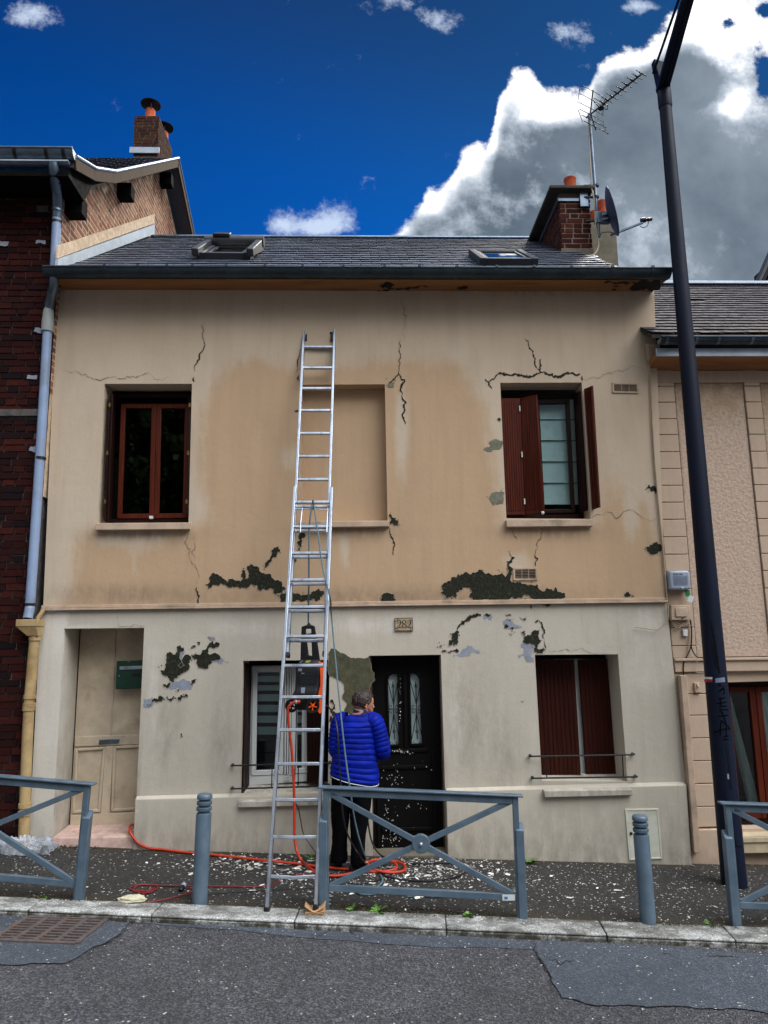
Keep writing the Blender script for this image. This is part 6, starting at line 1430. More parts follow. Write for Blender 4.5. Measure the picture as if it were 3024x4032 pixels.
# trees over the road, seen only as reflections in the panes
def tree(loc, h, rad, lab, seed):
    rr = random.Random(seed); t = thing('broadleaf_tree', loc, lab, 'tree', 'trees across the street'); L = Vector(loc)
    mb = MB(); mb.tube(smoothline([L, L+V(.1,0,h*.25), L+V(-.05,.1,h*.5), L+V(.1,0,h*.8)], 4), [.22-.16*i/12 for i in range(13)], 10)
    for i in range(7):
        a = rr.uniform(0,6.28); b0 = L+V(0,0,h*rr.uniform(.3,.6)); mb.tube([b0, b0+V(math.cos(a)*rad*.4, math.sin(a)*rad*.4, h*.14), b0+V(math.cos(a)*rad*.75, math.sin(a)*rad*.75, h*.22)], [.08,.05,.02], 6)
    mb.build('trunk', M_BARK, t); mb = MB(); cl = [L+V(rr.gauss(0,rad*.42), rr.gauss(0,rad*.42), h*.62+rr.gauss(0,h*.17)) for _ in range(60)]
    for c in cl:
        cr = rr.uniform(.5,1.0)
        for _ in range(230):
            p = c+V(rr.gauss(0,.45),rr.gauss(0,.45),rr.gauss(0,.4))*cr; s = rr.uniform(.08,.2); d = V(rr.uniform(-1,1),rr.uniform(-1,1),rr.uniform(-1,1)).normalized()*s; e = d.cross(V(rr.uniform(-1,1),rr.uniform(-1,1),.4)).normalized()*s*.6
            mb.face([p-d, p+e, p+d, p-e])
    mb.build('crown', M_TREE, t, norm=False)
tree((-6.4,-16.5,rz(-6.4,-16.5)), 12.0, 3.6, 'dark leafy tree across the road mirrored in the upper left window', 4)
tree((6.4,-17.5,rz(6.4,-17.5)), 11.0, 3.2, 'leafy tree across the road mirrored in the blind of the upper right window', 9)
# ================================================================ street furniture
def make_barrier():
    r0 = thing('street_barrier', (0,0,0), 'x', 'barrier', 'blue grey cross barriers along the kerb')
    W_, H_, pw = 1.49, .885, .045; sl = -.0455           # posts upright, rails follow the falling street
    def zz(x, z): return z+sl*x
    for s, nm in ((0, 'post'), (1, 'post')):
        x = s*W_; mb = MB(); mb.box((x-pw/2,-pw/2,zz(x,-.06)), (x+pw/2,pw/2,zz(x,H_))); po = mb.build('post', M_BARR, r0, bevel=.004, local=True)
        mb = MB(); h = zz(x,.66); w2 = .032; o = -.022 if s == 0 else .022
        mb.hexa([V(x+o-w2,-.034,zz(x,-.06)),V(x+o+w2,-.034,zz(x,-.06)),V(x+o+w2,.034,zz(x,-.06)),V(x+o-w2,.034,zz(x,-.06)),V(x+o-w2,-.034,h-.02),V(x+o+w2,-.034,h-.02),V(x+o+w2,.034,h+.03),V(x+o-w2,.034,h+.03)])
        mb.build('post_sleeve', M_BARR, po, bevel=.006, local=True)
    mb = MB(); mb.bar((-.06,0,zz(-.06,H_+.008)), (W_+.06,0,zz(W_+.06,H_+.008)), .085, .016, V(0,0,1)); mb.build('handrail', M_BARR, r0, bevel=.005, local=True)
    mb = MB(); mb.bar((pw/2,0,zz(0,H_-.03)), (W_-pw/2,0,zz(W_,H_-.03)), .038, .05); mb.build('rail', M_BARR, r0, bevel=.004, local=True)
    mb = MB(); mb.bar((pw/2,0,zz(0,.15)), (W_-pw/2,0,zz(W_,.15)), .036, .05); mb.build('rail', M_BARR, r0, bevel=.004, local=True)
    cx_, cz = W_/2, zz(W_/2, .505)
    for a, b_, y in (((.04,.845),(W_-.04,.165),-.004),((.04,.165),(W_-.04,.845),.004)):
        mb = MB(); p, q = V(a[0],y,zz(*a)), V(b_[0],y,zz(*b_)); m_ = V(cx_,y,cz)
        mb.bar(p, m_, .03, .042, V(0,0,1)); mb.bar(m_, q, .03, .042, V(0,0,1)); mb.build('cross_bar', M_BARR, r0, bevel=.003, local=True)
    mb = MB(); mb.lathe([(.066,-.024),(.07,-.02),(.07,.02),(.066,.024)], (cx_,0,cz), 28, V(0,-1,0)); dsk = mb.build('centre_disc', M_BARR, r0, local=True)
    mb = MB(); mb.lathe([(.013,.024),(.013,.034),(.006,.04)], (cx_,0,cz), 12, V(0,-1,0)); mb.build('bolt', M_ALU, dsk, local=True)
    return r0
bar0 = make_barrier()
kang = math.atan(-.036)
pL, pR = gnd(704,1962), gnd(1126,1985)
def place(o, p, rz_, lab, tilt=0):
    o.location = V(p.x, p.y, gz(p.x,p.y)); o.rotation_euler = (0, tilt, rz_); o['label'] = lab
place(bar0, pL, math.atan2(pR.y-pL.y, pR.x-pL.x), 'blue grey cross barrier in front of the dark front door, complete with its centre disc')
mb = MB(); mb.box((1.36,-.022,.15-.0455*1.4-.022), (1.455,-.0195,.15-.0455*1.4+.02)); st = mb.build('sticker', M_PVC, bar0, local=True)
mb = MB(); mb.box((1.375,-.024,.15-.0455*1.4-.012), (1.40,-.0222,.15-.0455*1.4+.006)); mb.build('sticker_mark', mat('sticker_blue', S(30,120,170), .5, .1, 9, 0), st, local=True)
b2 = copy_tree(bar0); b3 = copy_tree(bar0)
for b_ in (b2, b3):
    for ch in [x for x in COL.objects if x.parent == b_ and x.name.startswith('sticker')]:
        for g in [x for x in COL.objects if x.parent == ch]: bpy.data.objects.remove(g)
        bpy.data.objects.remove(ch)
p_ = gnd(166,1944); a_ = kang; place(b2, p_-V(math.cos(a_)*1.49, math.sin(a_)*1.49, 0), a_, 'blue grey cross barrier in front of the cream door, running out of the left edge', R(2.6))
b2.location.z += .03
place(b3, gnd(1594,2000), a_, 'blue grey barrier beside the lamp post, running out of the right edge')
def make_bollard():
    r0 = thing('bollard', (0,0,0), 'x', 'bollard', 'blue grey bollards on the kerb'); r_ = .060
    mb = MB(); mb.lathe([(r_,-.05),(r_,.655),(r_-.004,.665),(r_-.012,.668)], (0,0,0), 28); mb.build('shaft', M_BARR, r0, local=True)
    mb = MB(); mb.lathe([(.043,.66),(.043,.80)], (0,0,0), 20); mb.build('neck', M_BARR, r0, local=True)
    for z in (.695,.738): 
        mb = MB(); mb.lathe([(r_-.006,z-.014),(r_,z-.009),(r_,z+.011),(r_-.006,z+.016),(.03,z+.0165)], (0,0,0), 28); mb.build('ring', M_BARR, r0, local=True)
    mb = MB(); mb.lathe([(r_-.006,.768),(r_,.773),(r_,.796),(r_-.01,.808),(r_-.03,.813),(.005,.815)], (0,0,0), 28); mb.build('cap', M_BARR, r0, local=True)
    return r0
bo0 = make_bollard()
def plb(o, u, v, lab, sc=1.0, tx=0):
    p = gnd(u, v); o.location = V(p.x,p.y,gz(p.x,p.y)); o.scale = (1,1,sc); o.rotation_euler = (0,tx,0); o['label'] = lab
bo1 = copy_tree(bo0)
plb(bo0, 431,1951, 'blue grey ringed bollard between the cream door and the ladder', 1.0, R(1.2)); plb(bo1, 1400,1995, 'blue grey ringed bollard in front of the pale green meter cabinet', .97, R(-.6))

# ================================================================ ladder
lf0, lf1 = gnd(575,1974), gnd(683,1968)
lm = (lf0+lf1)/2; lm.z += .014
lt_ = at(690,712,-.055)
lx = (lf1-lf0).normalized(); lx = V(1, -.03, 0).normalized()
ldir = (lt_-lm); ln = lx.cross(ldir).normalized()
if ln.y > 0: ln = -ln            # towards the street
def onl(u, v, off=0.0): return onp(u, v, lm+ln*off, ln)
lad = thing('extension_ladder', lm, 'long aluminium extension ladder leaning on the facade, right foot on folded cardboard', 'ladder')
def rail(a, b_, w_, dpt, off, nm='rail'):
    p, q = onl(*a, off), onl(*b_, off); mb = MB(); d = (q-p).normalized(); sd = ln.cross(d).normalized()*w_/2; nd = ln*dpt/2
    mb.hexa([p-sd-nd,p+sd-nd,p+sd+nd,p-sd+nd,q-sd-nd,q+sd-nd,q+sd+nd,q-sd+nd]); return mb.build(nm, M_ALU, lad, bevel=.004), p, q
BL = ((577,1968),(637.5,1053)); BR_ = ((682.5,1962),(717,1055)); UL_ = ((622,1415),(657,713)); UR_ = ((701,1413),(723,713))
r1, *_ = rail(*BL, .027, .065, 0); r2, *_ = rail(*BR_, .027, .065, 0); r3, *_ = rail(*UL_, .026, .06, -.075); r4, *_ = rail(*UR_, .026, .06, -.075)
def lerp2(s, v): f = (v-s[0][1])/(s[1][1]-s[0][1]); return (s[0][0]+(s[1][0]-s[0][0])*f, v)
def rung(A_, B_, v, off, h=.026, dp=.03, dent=0, nm='rung'):
    a, b_ = onl(*lerp2(A_, v), off), onl(*lerp2(B_, v), off); mb = MB(); nd = ln*dp/2; up = ldir.normalized()*h/2
    k_ = [0]+([.42,.5,.58] if dent else [])+[1]; 
    ring = []
    for t in k_:
        c = a.lerp(b_, t)-ldir.normalized()*(dent if t == .5 else dent*.6 if 0 < t < 1 else 0); ring.append([c-nd-up, c+nd-up, c+nd+up, c-nd+up])
    mb.loft(ring); mb.build(nm, M_ALU, lad, bevel=.004)
for v, dn_ in ((1893,.012),(1808,.004),(1727.5,.004),(1650,0),(1577,0),(1506,0),(1438,0),(1375,0),(1311.5,0),(1253,0),(1195,0),(1138,0),(1085,0)): rung(BL, BR_, v, 0, dent=dn_)
for v in (750,795,839.5,887,936.5,986,1036,1095,1147,1203.5,1262,1320,1384): rung(UL_, UR_, v, -.075)
for s in (BL, BR_):
    c = onl(*s[0]); mb = MB(); mb.bar(c-ldir.normalized()*.045, c+ldir.normalized()*.03, .044, .08, -ln); mb.build('rubber_foot', M_BLACK, lad, bevel=.006)
for s in (UL_, UR_):
    c = onl(*lerp2(s, 722), -.09); c = c + lx*(.03 if s is UL_ else -.03); mb = MB(); mb.lathe([(.032,-.02),(.034,-.015),(.034,.015),(.032,.02)], c, 18, lx); mb.bar(c+ln*.02, c-ldir.normalized()*.10+ln*.015, .02, .03); mb.build('wall_wheel', M_BLACK, lad)
for s in (UL_, UR_):
    c = onl(*s[0], -.075); mb = MB(); mb.bar(c-ldir.normalized()*.02, c+ldir.normalized()*.02, .034, .07, -ln); mb.build('end_cap', M_BLACK, lad, bevel=.004)
pc = onl(676,1093,.012); mb = MB(); mb.lathe([(.026,-.012),(.03,-.008),(.022,0),(.03,.008),(.026,.012)], pc, 18, lx); mb.bar(pc+ldir.normalized()*.05, pc-ldir.normalized()*.01, .016, .05, ln); mb.build('pulley', M_BLACK, lad)
mb = MB(); mb.tube([onl(637,1099,.0), onl(714,1101,.0)], .006, 8); mb.build('cross_rod', M_ALU, lad)
for u0, u1 in ((653,649),(708,706)):
    mb = MB(); mb.tube([onl(u0,1097,.0), onl(u1,1136,.02), onl(u1,1150,.03)], .006, 8); mb.build('rung_hook', M_ALU, lad)
# ropes
def gp_(u, v, h=.012): p = gnd(u, v); return V(p.x, p.y, gz(p.x,p.y)+h)
mb = MB(); YW = -.52
rp = [onl(675,1090,.045)]+[onl(668,1140,.0), onl(667,1260,-.14)]+[at(666,1340,YW+.02), at(667,1352,YW)]
mb.tube(smoothline(rp, 6), .008, 8); tag(mb.build('hoist_rope', M_ROPE), 'straight hoist rope from the ladder pulley down to the hanging pressure washer', 'rope')
mb = MB(); rp = [onl(678,1092,.045), onl(686,1145,.06), onl(697,1225,.07), onl(713,1290,.08), at(716,1330,-.66), at(727,1450,-.8), at(738,1560,-.9), at(747,1640,-.93), at(757,1710,-.95), at(767,1775,-.85), at(783,1835,-.75), gp_(798,1868), gp_(826,1900), gp_(812,1920), gp_(770,1926), gp_(790,1936), gp_(860,1928), gp_(890,1931)]
mb.tube(smoothline(rp, 7), .0075, 8); tag(mb.build('slack_rope', M_ROPE), 'long slack grey green rope hanging from the ladder past the man to the ground', 'rope')
mb = MB(); mb.tube(smoothline([gp_(860,1931),gp_(895,1925),gp_(905,1933),gp_(935,1928),gp_(925,1937),gp_(960,1928),gp_(968,1936),gp_(940,1940),gp_(910,1937),gp_(880,1940)], 6), .008, 7); tag(mb.build('rope_heap', M_ROPE), 'small tangle of grey green rope on the pavement behind the barrier', 'rope')
# pressure washer slung from the rope
pwl = thing('pressure_washer', at(668,1460,YW), 'black and orange pressure washer hung upside by its handle behind the ladder', 'pressure washer')
def wq(*xy, y=YW): return [at(*zw(*p), y) for p in xy]
mb = MB()
prof_o = [(437,240),(540,205),(590,150),(620,195),(700,225),(725,400),(745,500),(800,900),(415,900),(425,500),(432,400)]
mb.poly([zw(*p) for p in prof_o], lambda q: at(q.x, q.y, YW), holes=[[zw(*p) for p in h] for h in ([(520,282),(628,280),(630,370),(560,372),(530,390)],[(545,535),(636,538),(645,818),(578,800)])])
fs_ = list(mb.b.faces); r_ = bmesh.ops.extrude_face_region(mb.b, geom=fs_); bmesh.ops.translate(mb.b, verts=[e for e in r_['geom'] if isinstance(e, bmesh.types.BMVert)], vec=V(0,.05,0)); mb.build('handle', M_BLACK, pwl, bevel=.006)
mb = MB(); 
rings = []
for v, a, b_, d0, d1 in ((890,420,800,-.05,.10),(960,385,850,-.08,.14),(1060,335,835,-.10,.17),(1200,335,825,-.10,.18),(1350,330,820,-.10,.18),(1480,325,800,-.11,.18),(1570,280,770,-.13,.17),(1660,265,780,-.12,.16),(1720,330,770,-.09,.13),(1880,350,760,-.06,.10)):
    p, q = at(*zw(a,v), YW), at(*zw(b_,v), YW); c = .02
    rings.append([V(p.x,YW+d0+c,p.z),V(p.x+c,YW+d0,p.z),V(q.x-c,YW+d0,q.z),V(q.x,YW+d0+c,q.z),V(q.x,YW+d1-c,q.z),V(q.x-c,YW+d1,q.z),V(p.x+c,YW+d1,p.z),V(p.x,YW+d1-c,p.z)])
mb.loft(rings); wb = mb.build('body', M_BLACK, pwl, bevel=.006)
mb = MB()
for i in range(7): v = 1180+i*30; mb.bar(at(*zw(400,v),YW-.104), at(*zw(700,v),YW-.104), .012, .008)
mb.build('vent_grille', mat('charcoal_plastic', S(34,36,42), .5, .1, 9, 0), wb)
for q4, mt_, nm in (([(430,1445),(512,1442),(500,1555),(428,1552)], M_GBLUE, 'rating_label'), ([(545,905),(635,908),(575,955),(503,945)], mat('yellow_label', S(190,200,90), .5, .1, 9, 0), 'warning_label'), ([(372,1065),(448,1060),(446,1122),(372,1122)], M_PATCHB, 'warning_label'), ([(432,1150),(498,1160),(496,1172),(440,1175)], M_PATCHB, 'maker_label'), ([(400,955),(450,905),(465,910),(415,958)], M_GBLUE, 'warning_label')):
    mb = MB(); mb.slab(wq(*q4, y=YW-.128 if nm == 'rating_label' else YW-.106), (0,.003,0)); mb.build(nm, mt_, wb)
mb = MB(); rg_2 = []
for v, a, b_ in ((925,780,800),(985,800,875),(1200,815,880),(1400,815,875),(1500,790,870),(1600,768,865),(1690,800,862),(1800,790,855),(1890,765,840),(1950,800,830)):
    p, q = at(*zw(a,v),YW-.02), at(*zw(b_,v),YW-.02); rg_2.append([V(p.x,YW-.10,p.z),V(q.x,YW-.09,q.z),V(q.x,YW+.14,q.z),V(p.x,YW+.14,p.z)])
mb.loft(rg_2); mb.build('side_panel', M_ORANGE, wb, bevel=.006)
def wheel(zc_, ru, y, face):
    c = at(*zw(*zc_), y); r_ = ru/(FPX/K)*.0 + (at(*zw(zc_[0]+ru,zc_[1]), y)-c).x
    ax = V(face*.55,-.82,-.1).normalized()
    mb = MB(); mb.lathe([(r_*.74,-.028),(r_*1.1,-.03),(r_*1.18,-.015),(r_*1.18,.015),(r_*1.1,.03),(r_*.74,.028),(r_*.72,0)], c, 28, ax, cap=False); mb.lathe([(.012,-.02),(r_*.2,-.02),(r_*.2,.0)], c, 14, ax); w_ = mb.build('wheel', M_BLACK, pwl)
    a = ax.cross(V(0,0,1)).normalized(); b_ = ax.cross(a)
    mb = MB()
    for i in range(5):
        an = i*6.283/5+.3; d = a*math.cos(an)+b_*math.sin(an); mb.bar(c+ax*.012+d*r_*.1, c+ax*.012+d*r_*.80, r_*.2, .022, ax)
    n = 28; mb.loft([[c+ax*h+(a*math.cos(6.283*j/n)+b_*math.sin(6.283*j/n))*rr for j in range(n)] for rr, h in ((r_*.74,.0),(r_*.74,.022),(r_*.88,.022),(r_*.88,.0))], False); mb.lathe([(r_*.24,.0),(r_*.22,.026),(.005,.03)], c, 18, ax); mb.build('rim', M_ORANGE if face > 0 else M_BLACK, w_)
wheel((648,1800), 122, YW-.11, .55); wheel((245,1800), 112, YW-.03, -.25)
mb = MB(); mb.tube([at(*zw(395,1728),YW-.13), at(*zw(330,1730),YW-.15), at(*zw(285,1735),YW-.16)], [.018,.018,.015], 12); hc_ = mb.build('hose_coupling', M_HOSE, pwl)
mb = MB(); mb.tube([at(*zw(340,1730),YW-.149), at(*zw(312,1731),YW-.154)], .0195, 12); mb.build('coupling_ring', M_GBLUE, hc_)
# orange hose
mb = MB(); hp = [at(*zw(285,1735),YW-.16), at(*zw(215,1790),YW-.17), at(*zw(165,1900),YW-.17), at(624,1570,YW-.17), at(630,1620,YW-.17), at(635,1700,YW-.18), at(636,1780,YW-.2), at(637,1815,YW-.22), at(642,1840,YW-.25), at(652,1860,-.84), gp_(668,1880,.02), gp_(690,1893,.018), gp_(720,1897,.018), gp_(750,1893,.018), gp_(785,1885,.03), gp_(812,1876,.04), gp_(845,1871,.045), gp_(872,1876,.035), gp_(872,1886,.02), gp_(840,1890,.02), gp_(805,1886,.035), gp_(795,1877,.05), gp_(815,1871,.055), gp_(850,1875,.05), gp_(855,1884,.03), gp_(820,1888,.018), gp_(760,1884,.02), gp_(700,1878,.018), gp_(640,1870,.018), gp_(560,1862,.018), gp_(470,1852,.018), gp_(400,1845,.016), gp_(350,1839,.016), at(322,1832,-.06), at(300,1822,-.055), at(287,1808,-.05), at(281,1797,-.03), at(280,1787,.06), at(284,1782,.2), at(290,1781,.32)]
mb.tube(smoothline(hp, 7), .012, 10); tag(mb.build('garden_hose', M_HOSE), 'orange hose from the pressure washer, coiled on the pavement and running to the cream door', 'hose')
def floorcable(name, ps, r_, mt_, lab, n=6):
    mb = MB(); mb.tube(smoothline([p if isinstance(p, Vector) else gp_(p[0], p[1], r_+.003) for p in ps], n), r_, 7); return tag(mb.build(name, mt_), lab, 'cable')
ec = floorcable('red_power_cord', [(640,1868),(560,1864),(630,1884),(660,1888),(620,1900),(590,1914),(545,1918),(480,1917),(400,1916),(352,1915),(300,1914),(282,1920),(290,1926),(330,1926),(340,1918),(325,1913),(300,1914)][6:]+[(290,1928),(325,1930),(335,1920),(310,1935),(296,1950),(330,1950),(380,1940),(420,1926),(405,1920)], .0055, M_REDCORD, 'thin dark red extension cord looping on the pavement by the first bollard')
floorcable('red_power_cord', [(545,1918),(575,1916),(592,1912),(608,1902),(630,1894),(660,1890),(700,1886)], .0055, M_REDCORD, 'dark red cord rising from the first bollard towards the ladder')
pl_s = gp_(392,1925,.018); ptg = thing('cord_plug', pl_s, 'black and grey plug on the end of the dark red cord', 'plug')
mb = MB(); mb.lathe([(.014,-.03),(.02,-.02),(.022,.02),(.018,.03)], pl_s, 14, V(.1,1,.25)); mb.build('socket', M_BLACK, ptg)
mb = MB(); mb.lathe([(.018,.03),(.02,.035),(.02,.06),(.015,.065)], pl_s, 14, V(.1,1,.25)); mb.build('collar', M_GBLUE, ptg)
floorcable('power_cable', [at(*zw(330,1500),YW+.02), at(640,1560,YW+.04), at(638,1640,YW+.04), at(636,1724,-.45), at(644,1745,-.43), at(650,1775,-.42), at(655,1800,-.42), at(668,1822,-.45), at(682,1842,-.5), gp_(690,1862), gp_(700,1884), gp_(720,1896)], .005, M_IRON, 'thin black power cable hanging below the pressure washer in front of the sill')
floorcable('power_cable', [(400,1936),(560,1926),(640,1922),(720,1918),(800,1908),(830,1896),(826,1886)], .0045, M_IRON, 'thin black cable lying across the pavement from bollard to hose coil')
floorcable('high_pressure_hose', [at(*zw(900,1780),YW), at(*zw(985,1840),YW-.03), at(*zw(1060,1960),YW-.12), at(*zw(1110,2080),YW-.22), at(730,1590,-.82), at(735,1680,-.84), at(741,1760,-.86), at(750,1800,-.83), at(765,1830,-.8), at(778,1850,-.78), gp_(800,1880), gp_(830,1895), gp_(870,1904), gp_(930,1906), gp_(975,1900), gp_(1003,1888), gp_(1000,1876), gp_(970,1868), gp_(900,1869), gp_(850,1862), V(*at(820,1845,-.25)), V(*at(804,1820,-.2)), at(797,1790,-.2), at(793,1760,-.25)], .0075, M_IRON, 'black high pressure hose passing behind the man and looping over the pavement')
# cardboard pad, rag, plastic bag
cpd = gnd(681,1974); cb = thing('cardboard_pad', cpd, 'folded brown cardboard under the right foot of the ladder', 'cardboard')
for i in range(4):
    mb = MB(); z = gz(cpd.x,cpd.y)+.013+i*.007; n = 8
    pl_ = [[V(cpd.x-.075+.15*a/n, cpd.y-.055+.11*b_/4, z+.004*math.sin(a*1.3+i*2+b_)+(.02*abs(a/n-.5)**2*8 if i == 3 else .006*abs(a/n-.5))) for b_ in range(5)] for a in range(n+1)]
    g = [[mb.b.verts.new(p) for p in r_] for r_ in pl_]
    for a in range(n):
        for b_ in range(4): mb.b.faces.new((g[a][b_], g[a+1][b_], g[a+1][b_+1], g[a][b_+1]))
    o = mb.build('sheet', M_CARDB, cb, norm=False); md = o.modifiers.new('solid', 'SOLIDIFY'); md.thickness = .004
def crumple(name, loc, sx, sy, sz, mt_, lab, cat, seed, sub=5, amp=.35, parts=None):
    b = bmesh.new(); bmesh.ops.create_icosphere(b, subdivisions=sub, radius=1)
    for v in b.verts:
        p = v.co.copy(); n = noise.noise(p*1.7+V(seed,0,0))*amp + (abs(noise.noise(p*4+V(0,seed,0)))-.25)*amp*1.1 + (abs(noise.noise(p*9+V(0,0,seed)))-.2)*amp*.3
        q = p*(1+n); v.co = V(q.x*sx, q.y*sy, max(q.z, -.55)*sz); 
    m2 = MB(); m2.b.free(); m2.b = b
    for v in b.verts: v.co += Vector(loc)
    return tag(m2.build(name, mt_, smooth=True), lab, cat)
bag_l, bag_r = gnd(-40,1850).x, gnd(106,1850).x
mb = MB(); g = []; rr = random.Random(12)
for i in range(91):
    f = i/90; x = bag_l+(bag_r-bag_l)*f; col_ = []
    for j in range(41):
        h = j/40; wd = .15+.035*noise.noise((f*4, 1, 2)); yy_ = -.19+wd*(h-.5)*2*(.75+.25*math.sin(math.pi*min(f*1.05,1)))
        n1 = noise.noise((f*5, h*2.5, 3)); n2 = abs(noise.noise((f*11, h*6, 8))); n3 = abs(noise.noise((f*26, h*14, 5)))
        z = .012+math.sin(math.pi*h)**.6*(.085+.07*n1+.075*n2)*(1 if f < .93 else (1-f)/.07+.1)+.02*n3
        col_.append(mb.b.verts.new((x+.03*noise.noise((f*7,h*4,1)), yy_+.03*noise.noise((f*6,h*5,4)), gz(x, yy_)+max(z,.006))))
    g.append(col_)
for i in range(90):
    for j in range(40): mb.b.faces.new((g[i][j], g[i+1][j], g[i+1][j+1], g[i][j+1]))
tag(mb.build('plastic_sheet', M_PLBAG, smooth=True), 'crumpled clear plastic sheet at the foot of the downpipe', 'plastic sheet')
p = gnd(285,1951); crumple('white_rag', (p.x,p.y,gz(p.x,p.y)+.028), .10,.045,.03, mat('dirty_white_cloth', S(196,188,160), .9, .15, 20, .3, 60), 'crumpled dirty white rag on the kerb by the red cord', 'rag', 7.7, 4, .35)
# ================================================================ the man at the door
MP = gnd(*zm(350,2150)); MY = MP.y-.02
man = thing('person', V(MP.x, MP.y, gz(MP.x,MP.y)), 'man in a quilted royal blue jacket and black trousers, back turned, facing the dark door', 'person')
def mz(x, y, dy=0.0): return at(*zm(x, y), MY+dy)
FW_ = V(.45,.89,0); RG_ = V(.89,-.45,0)
# ---- body: one skin grown from tapered limbs, head and hands
b = MB()
def limb(ps, rs, n=14): b.tube(smoothline(ps, 4), [r_ for i in range(len(rs)-1) for r_ in [rs[i]+(rs[i+1]-rs[i])*t/4 for t in range(4)]]+[rs[-1]], n); [b.sphere(p, r_*1.0, 12, 8) for p, r_ in zip(ps, rs)]
HC = mz(540,212,.02); HF = V(.82,.45,-.35).normalized(); HS = HF.cross(V(0,0,1)).normalized(); HU = HS.cross(HF)     # the face looks right, down
def hp_(f, s, u): return HC+HF*f+HS*s+HU*u
def blob(f, s, u, r_, sq=(1,1,1)):
    mtx = Matrix.Translation(hp_(f,s,u)) @ Matrix(((HF.x,HS.x,HU.x,0),(HF.y,HS.y,HU.y,0),(HF.z,HS.z,HU.z,0),(0,0,0,1))) @ Matrix.Diagonal((r_*sq[0],r_*sq[1],r_*sq[2],1))
    bmesh.ops.create_uvsphere(b.b, u_segments=20, v_segments=14, radius=1, matrix=mtx)
blob(-.012,0,.02,.1,(1.0,.78,.98)); blob(.03,0,-.045,.07,(.92,.82,1.0)); blob(.062,0,-.085,.036,(.9,.95,.8)); blob(.088,0,-.018,.02,(1.1,.62,1.4)); blob(.098,0,-.034,.015,(1,.9,.8))
blob(.075,.03,.012,.02,(.6,1.2,.5)); blob(.075,-.03,.012,.02,(.6,1.2,.5)); blob(.08,0,-.062,.016,(.6,1.5,.5))
for s in (-1, 1): blob(-.012,.078*s,-.012,.032,(.62,.34,1.05)); blob(-.006,.082*s,-.034,.016,(.6,.4,.8)); blob(.078,.032*s,.0,.0135)
NK = mz(505,315,.0)
limb([HC-HF*.015-V(0,0,.06), NK], [.052,.058])
sh_l, sh_r = mz(262,425,.03), mz(668,432,-.03); el_l, el_r = mz(222,760,.02), mz(752,768,.0)
wr_l = el_l+V(.13,.2,-.01); wr_r = el_r+V(-.05,.235,.05)
chest, belly, pel = mz(455,480,.01), mz(430,800,.02), mz(410,1120,.03)
limb([NK, chest, belly, pel], [.055,.10,.11,.11]); limb([sh_l, chest], [.045,.085]); limb([sh_r, chest], [.045,.085])
limb([sh_l, el_l, wr_l], [.055,.044,.028]); limb([sh_r, el_r, wr_r], [.055,.044,.028])
def hand(w_, d, thumb):
    d = d.normalized(); s = d.cross(V(0,0,1)).normalized(); u = s.cross(d)
    pc = w_+d*.055
    limb([w_, w_+d*.03+s*.005, w_+d*.085+s*.012], [.026,.027,.018]); limb([w_, w_+d*.03-s*.008, w_+d*.085-s*.014], [.026,.027,.018])
    for i, L_ in enumerate((.068,.078,.073,.056)):
        o = w_+d*.085+s*(-.033+.022*i); k1 = o+d*L_*.45-u*.008; k2 = k1+d*L_*.25-u*L_*.28; k3 = k2-u*L_*.3+d*L_*.02
        limb([o, k1, k2, k3], [.0098,.0092,.0085,.0075], 10)
    t0 = w_+d*.025-s*.03*thumb; limb([t0, t0+d*.03-s*.022*thumb-u*.012, t0+d*.06-s*.018*thumb-u*.03], [.014,.0115,.0095], 10)
hand(wr_l, wr_l-el_l, -1); hand(wr_r, wr_r-el_r, 1)
ft_l, ft_r = gnd(*zm(228,2095)), gnd(*zm(470,2165))
an_l, an_r = V(ft_l.x,ft_l.y,gz(ft_l.x,ft_l.y)+.09), V(ft_r.x,ft_r.y,gz(ft_r.x,ft_r.y)+.09)
kn_l, kn_r = mz(255,1640,.03), mz(475,1640,.0)
limb([pel+V(-.09,.02,0), kn_l, an_l], [.085,.055,.04]); limb([pel+V(.1,-.02,0), kn_r, an_r], [.085,.055,.04])
td_l, td_r = V(-.12,.99,0).normalized(), V(.6,.8,0).normalized()
for a_, t_ in ((an_l,td_l),(an_r,td_r)): limb([a_-V(0,0,.02)-t_*.03, a_-V(0,0,.05)+t_*.12], [.038,.03])
body = b.build('body', M_SKIN, man, norm=True)
md = body.modifiers.new('one_skin', 'REMESH'); md.mode = 'VOXEL'; md.voxel_size = .0065; md.use_smooth_shade = True
ms = body.modifiers.new('soften', 'SMOOTH'); ms.factor = .5; ms.iterations = 3
# ---- eyes, hair
for s in (-1, 1):
    mb = MB(); mb.sphere(hp_(.083,.032*s,.002), .0115, 12, 8); ey = mb.build('eye', M_WHITE, man)
    mb = MB(); mb.sphere(hp_(.0925,.032*s,.001), .0045, 8, 6); mb.build('iris', M_HAIR, ey)
hb = bmesh.new(); bmesh.ops.create_icosphere(hb, subdivisions=5, radius=1)
kill = []
for v in hb.verts:
    c = v.co; f, s, u = c.x, c.y, c.z
    lim = -.62 if f < -.05 else (-.62+ (f+.05)*1.9)
    if u < lim or (f > .35 and u < .62): kill.append(v); continue
    n = 1+.055*noise.noise(c*5)+.05*abs(noise.noise(Vector((c.x*22,c.y*22,c.z*7))))
    n += .07*noise.noise(Vector((c.x*9,c.y*9,c.z*9)))+.05*noise.noise(Vector((c.x*30,c.y*30,c.z*11))); v.co = hp_(-.013+f*.110*n, s*.089*n, .020+u*.107*n)
bmesh.ops.delete(hb, geom=kill, context='VERTS')
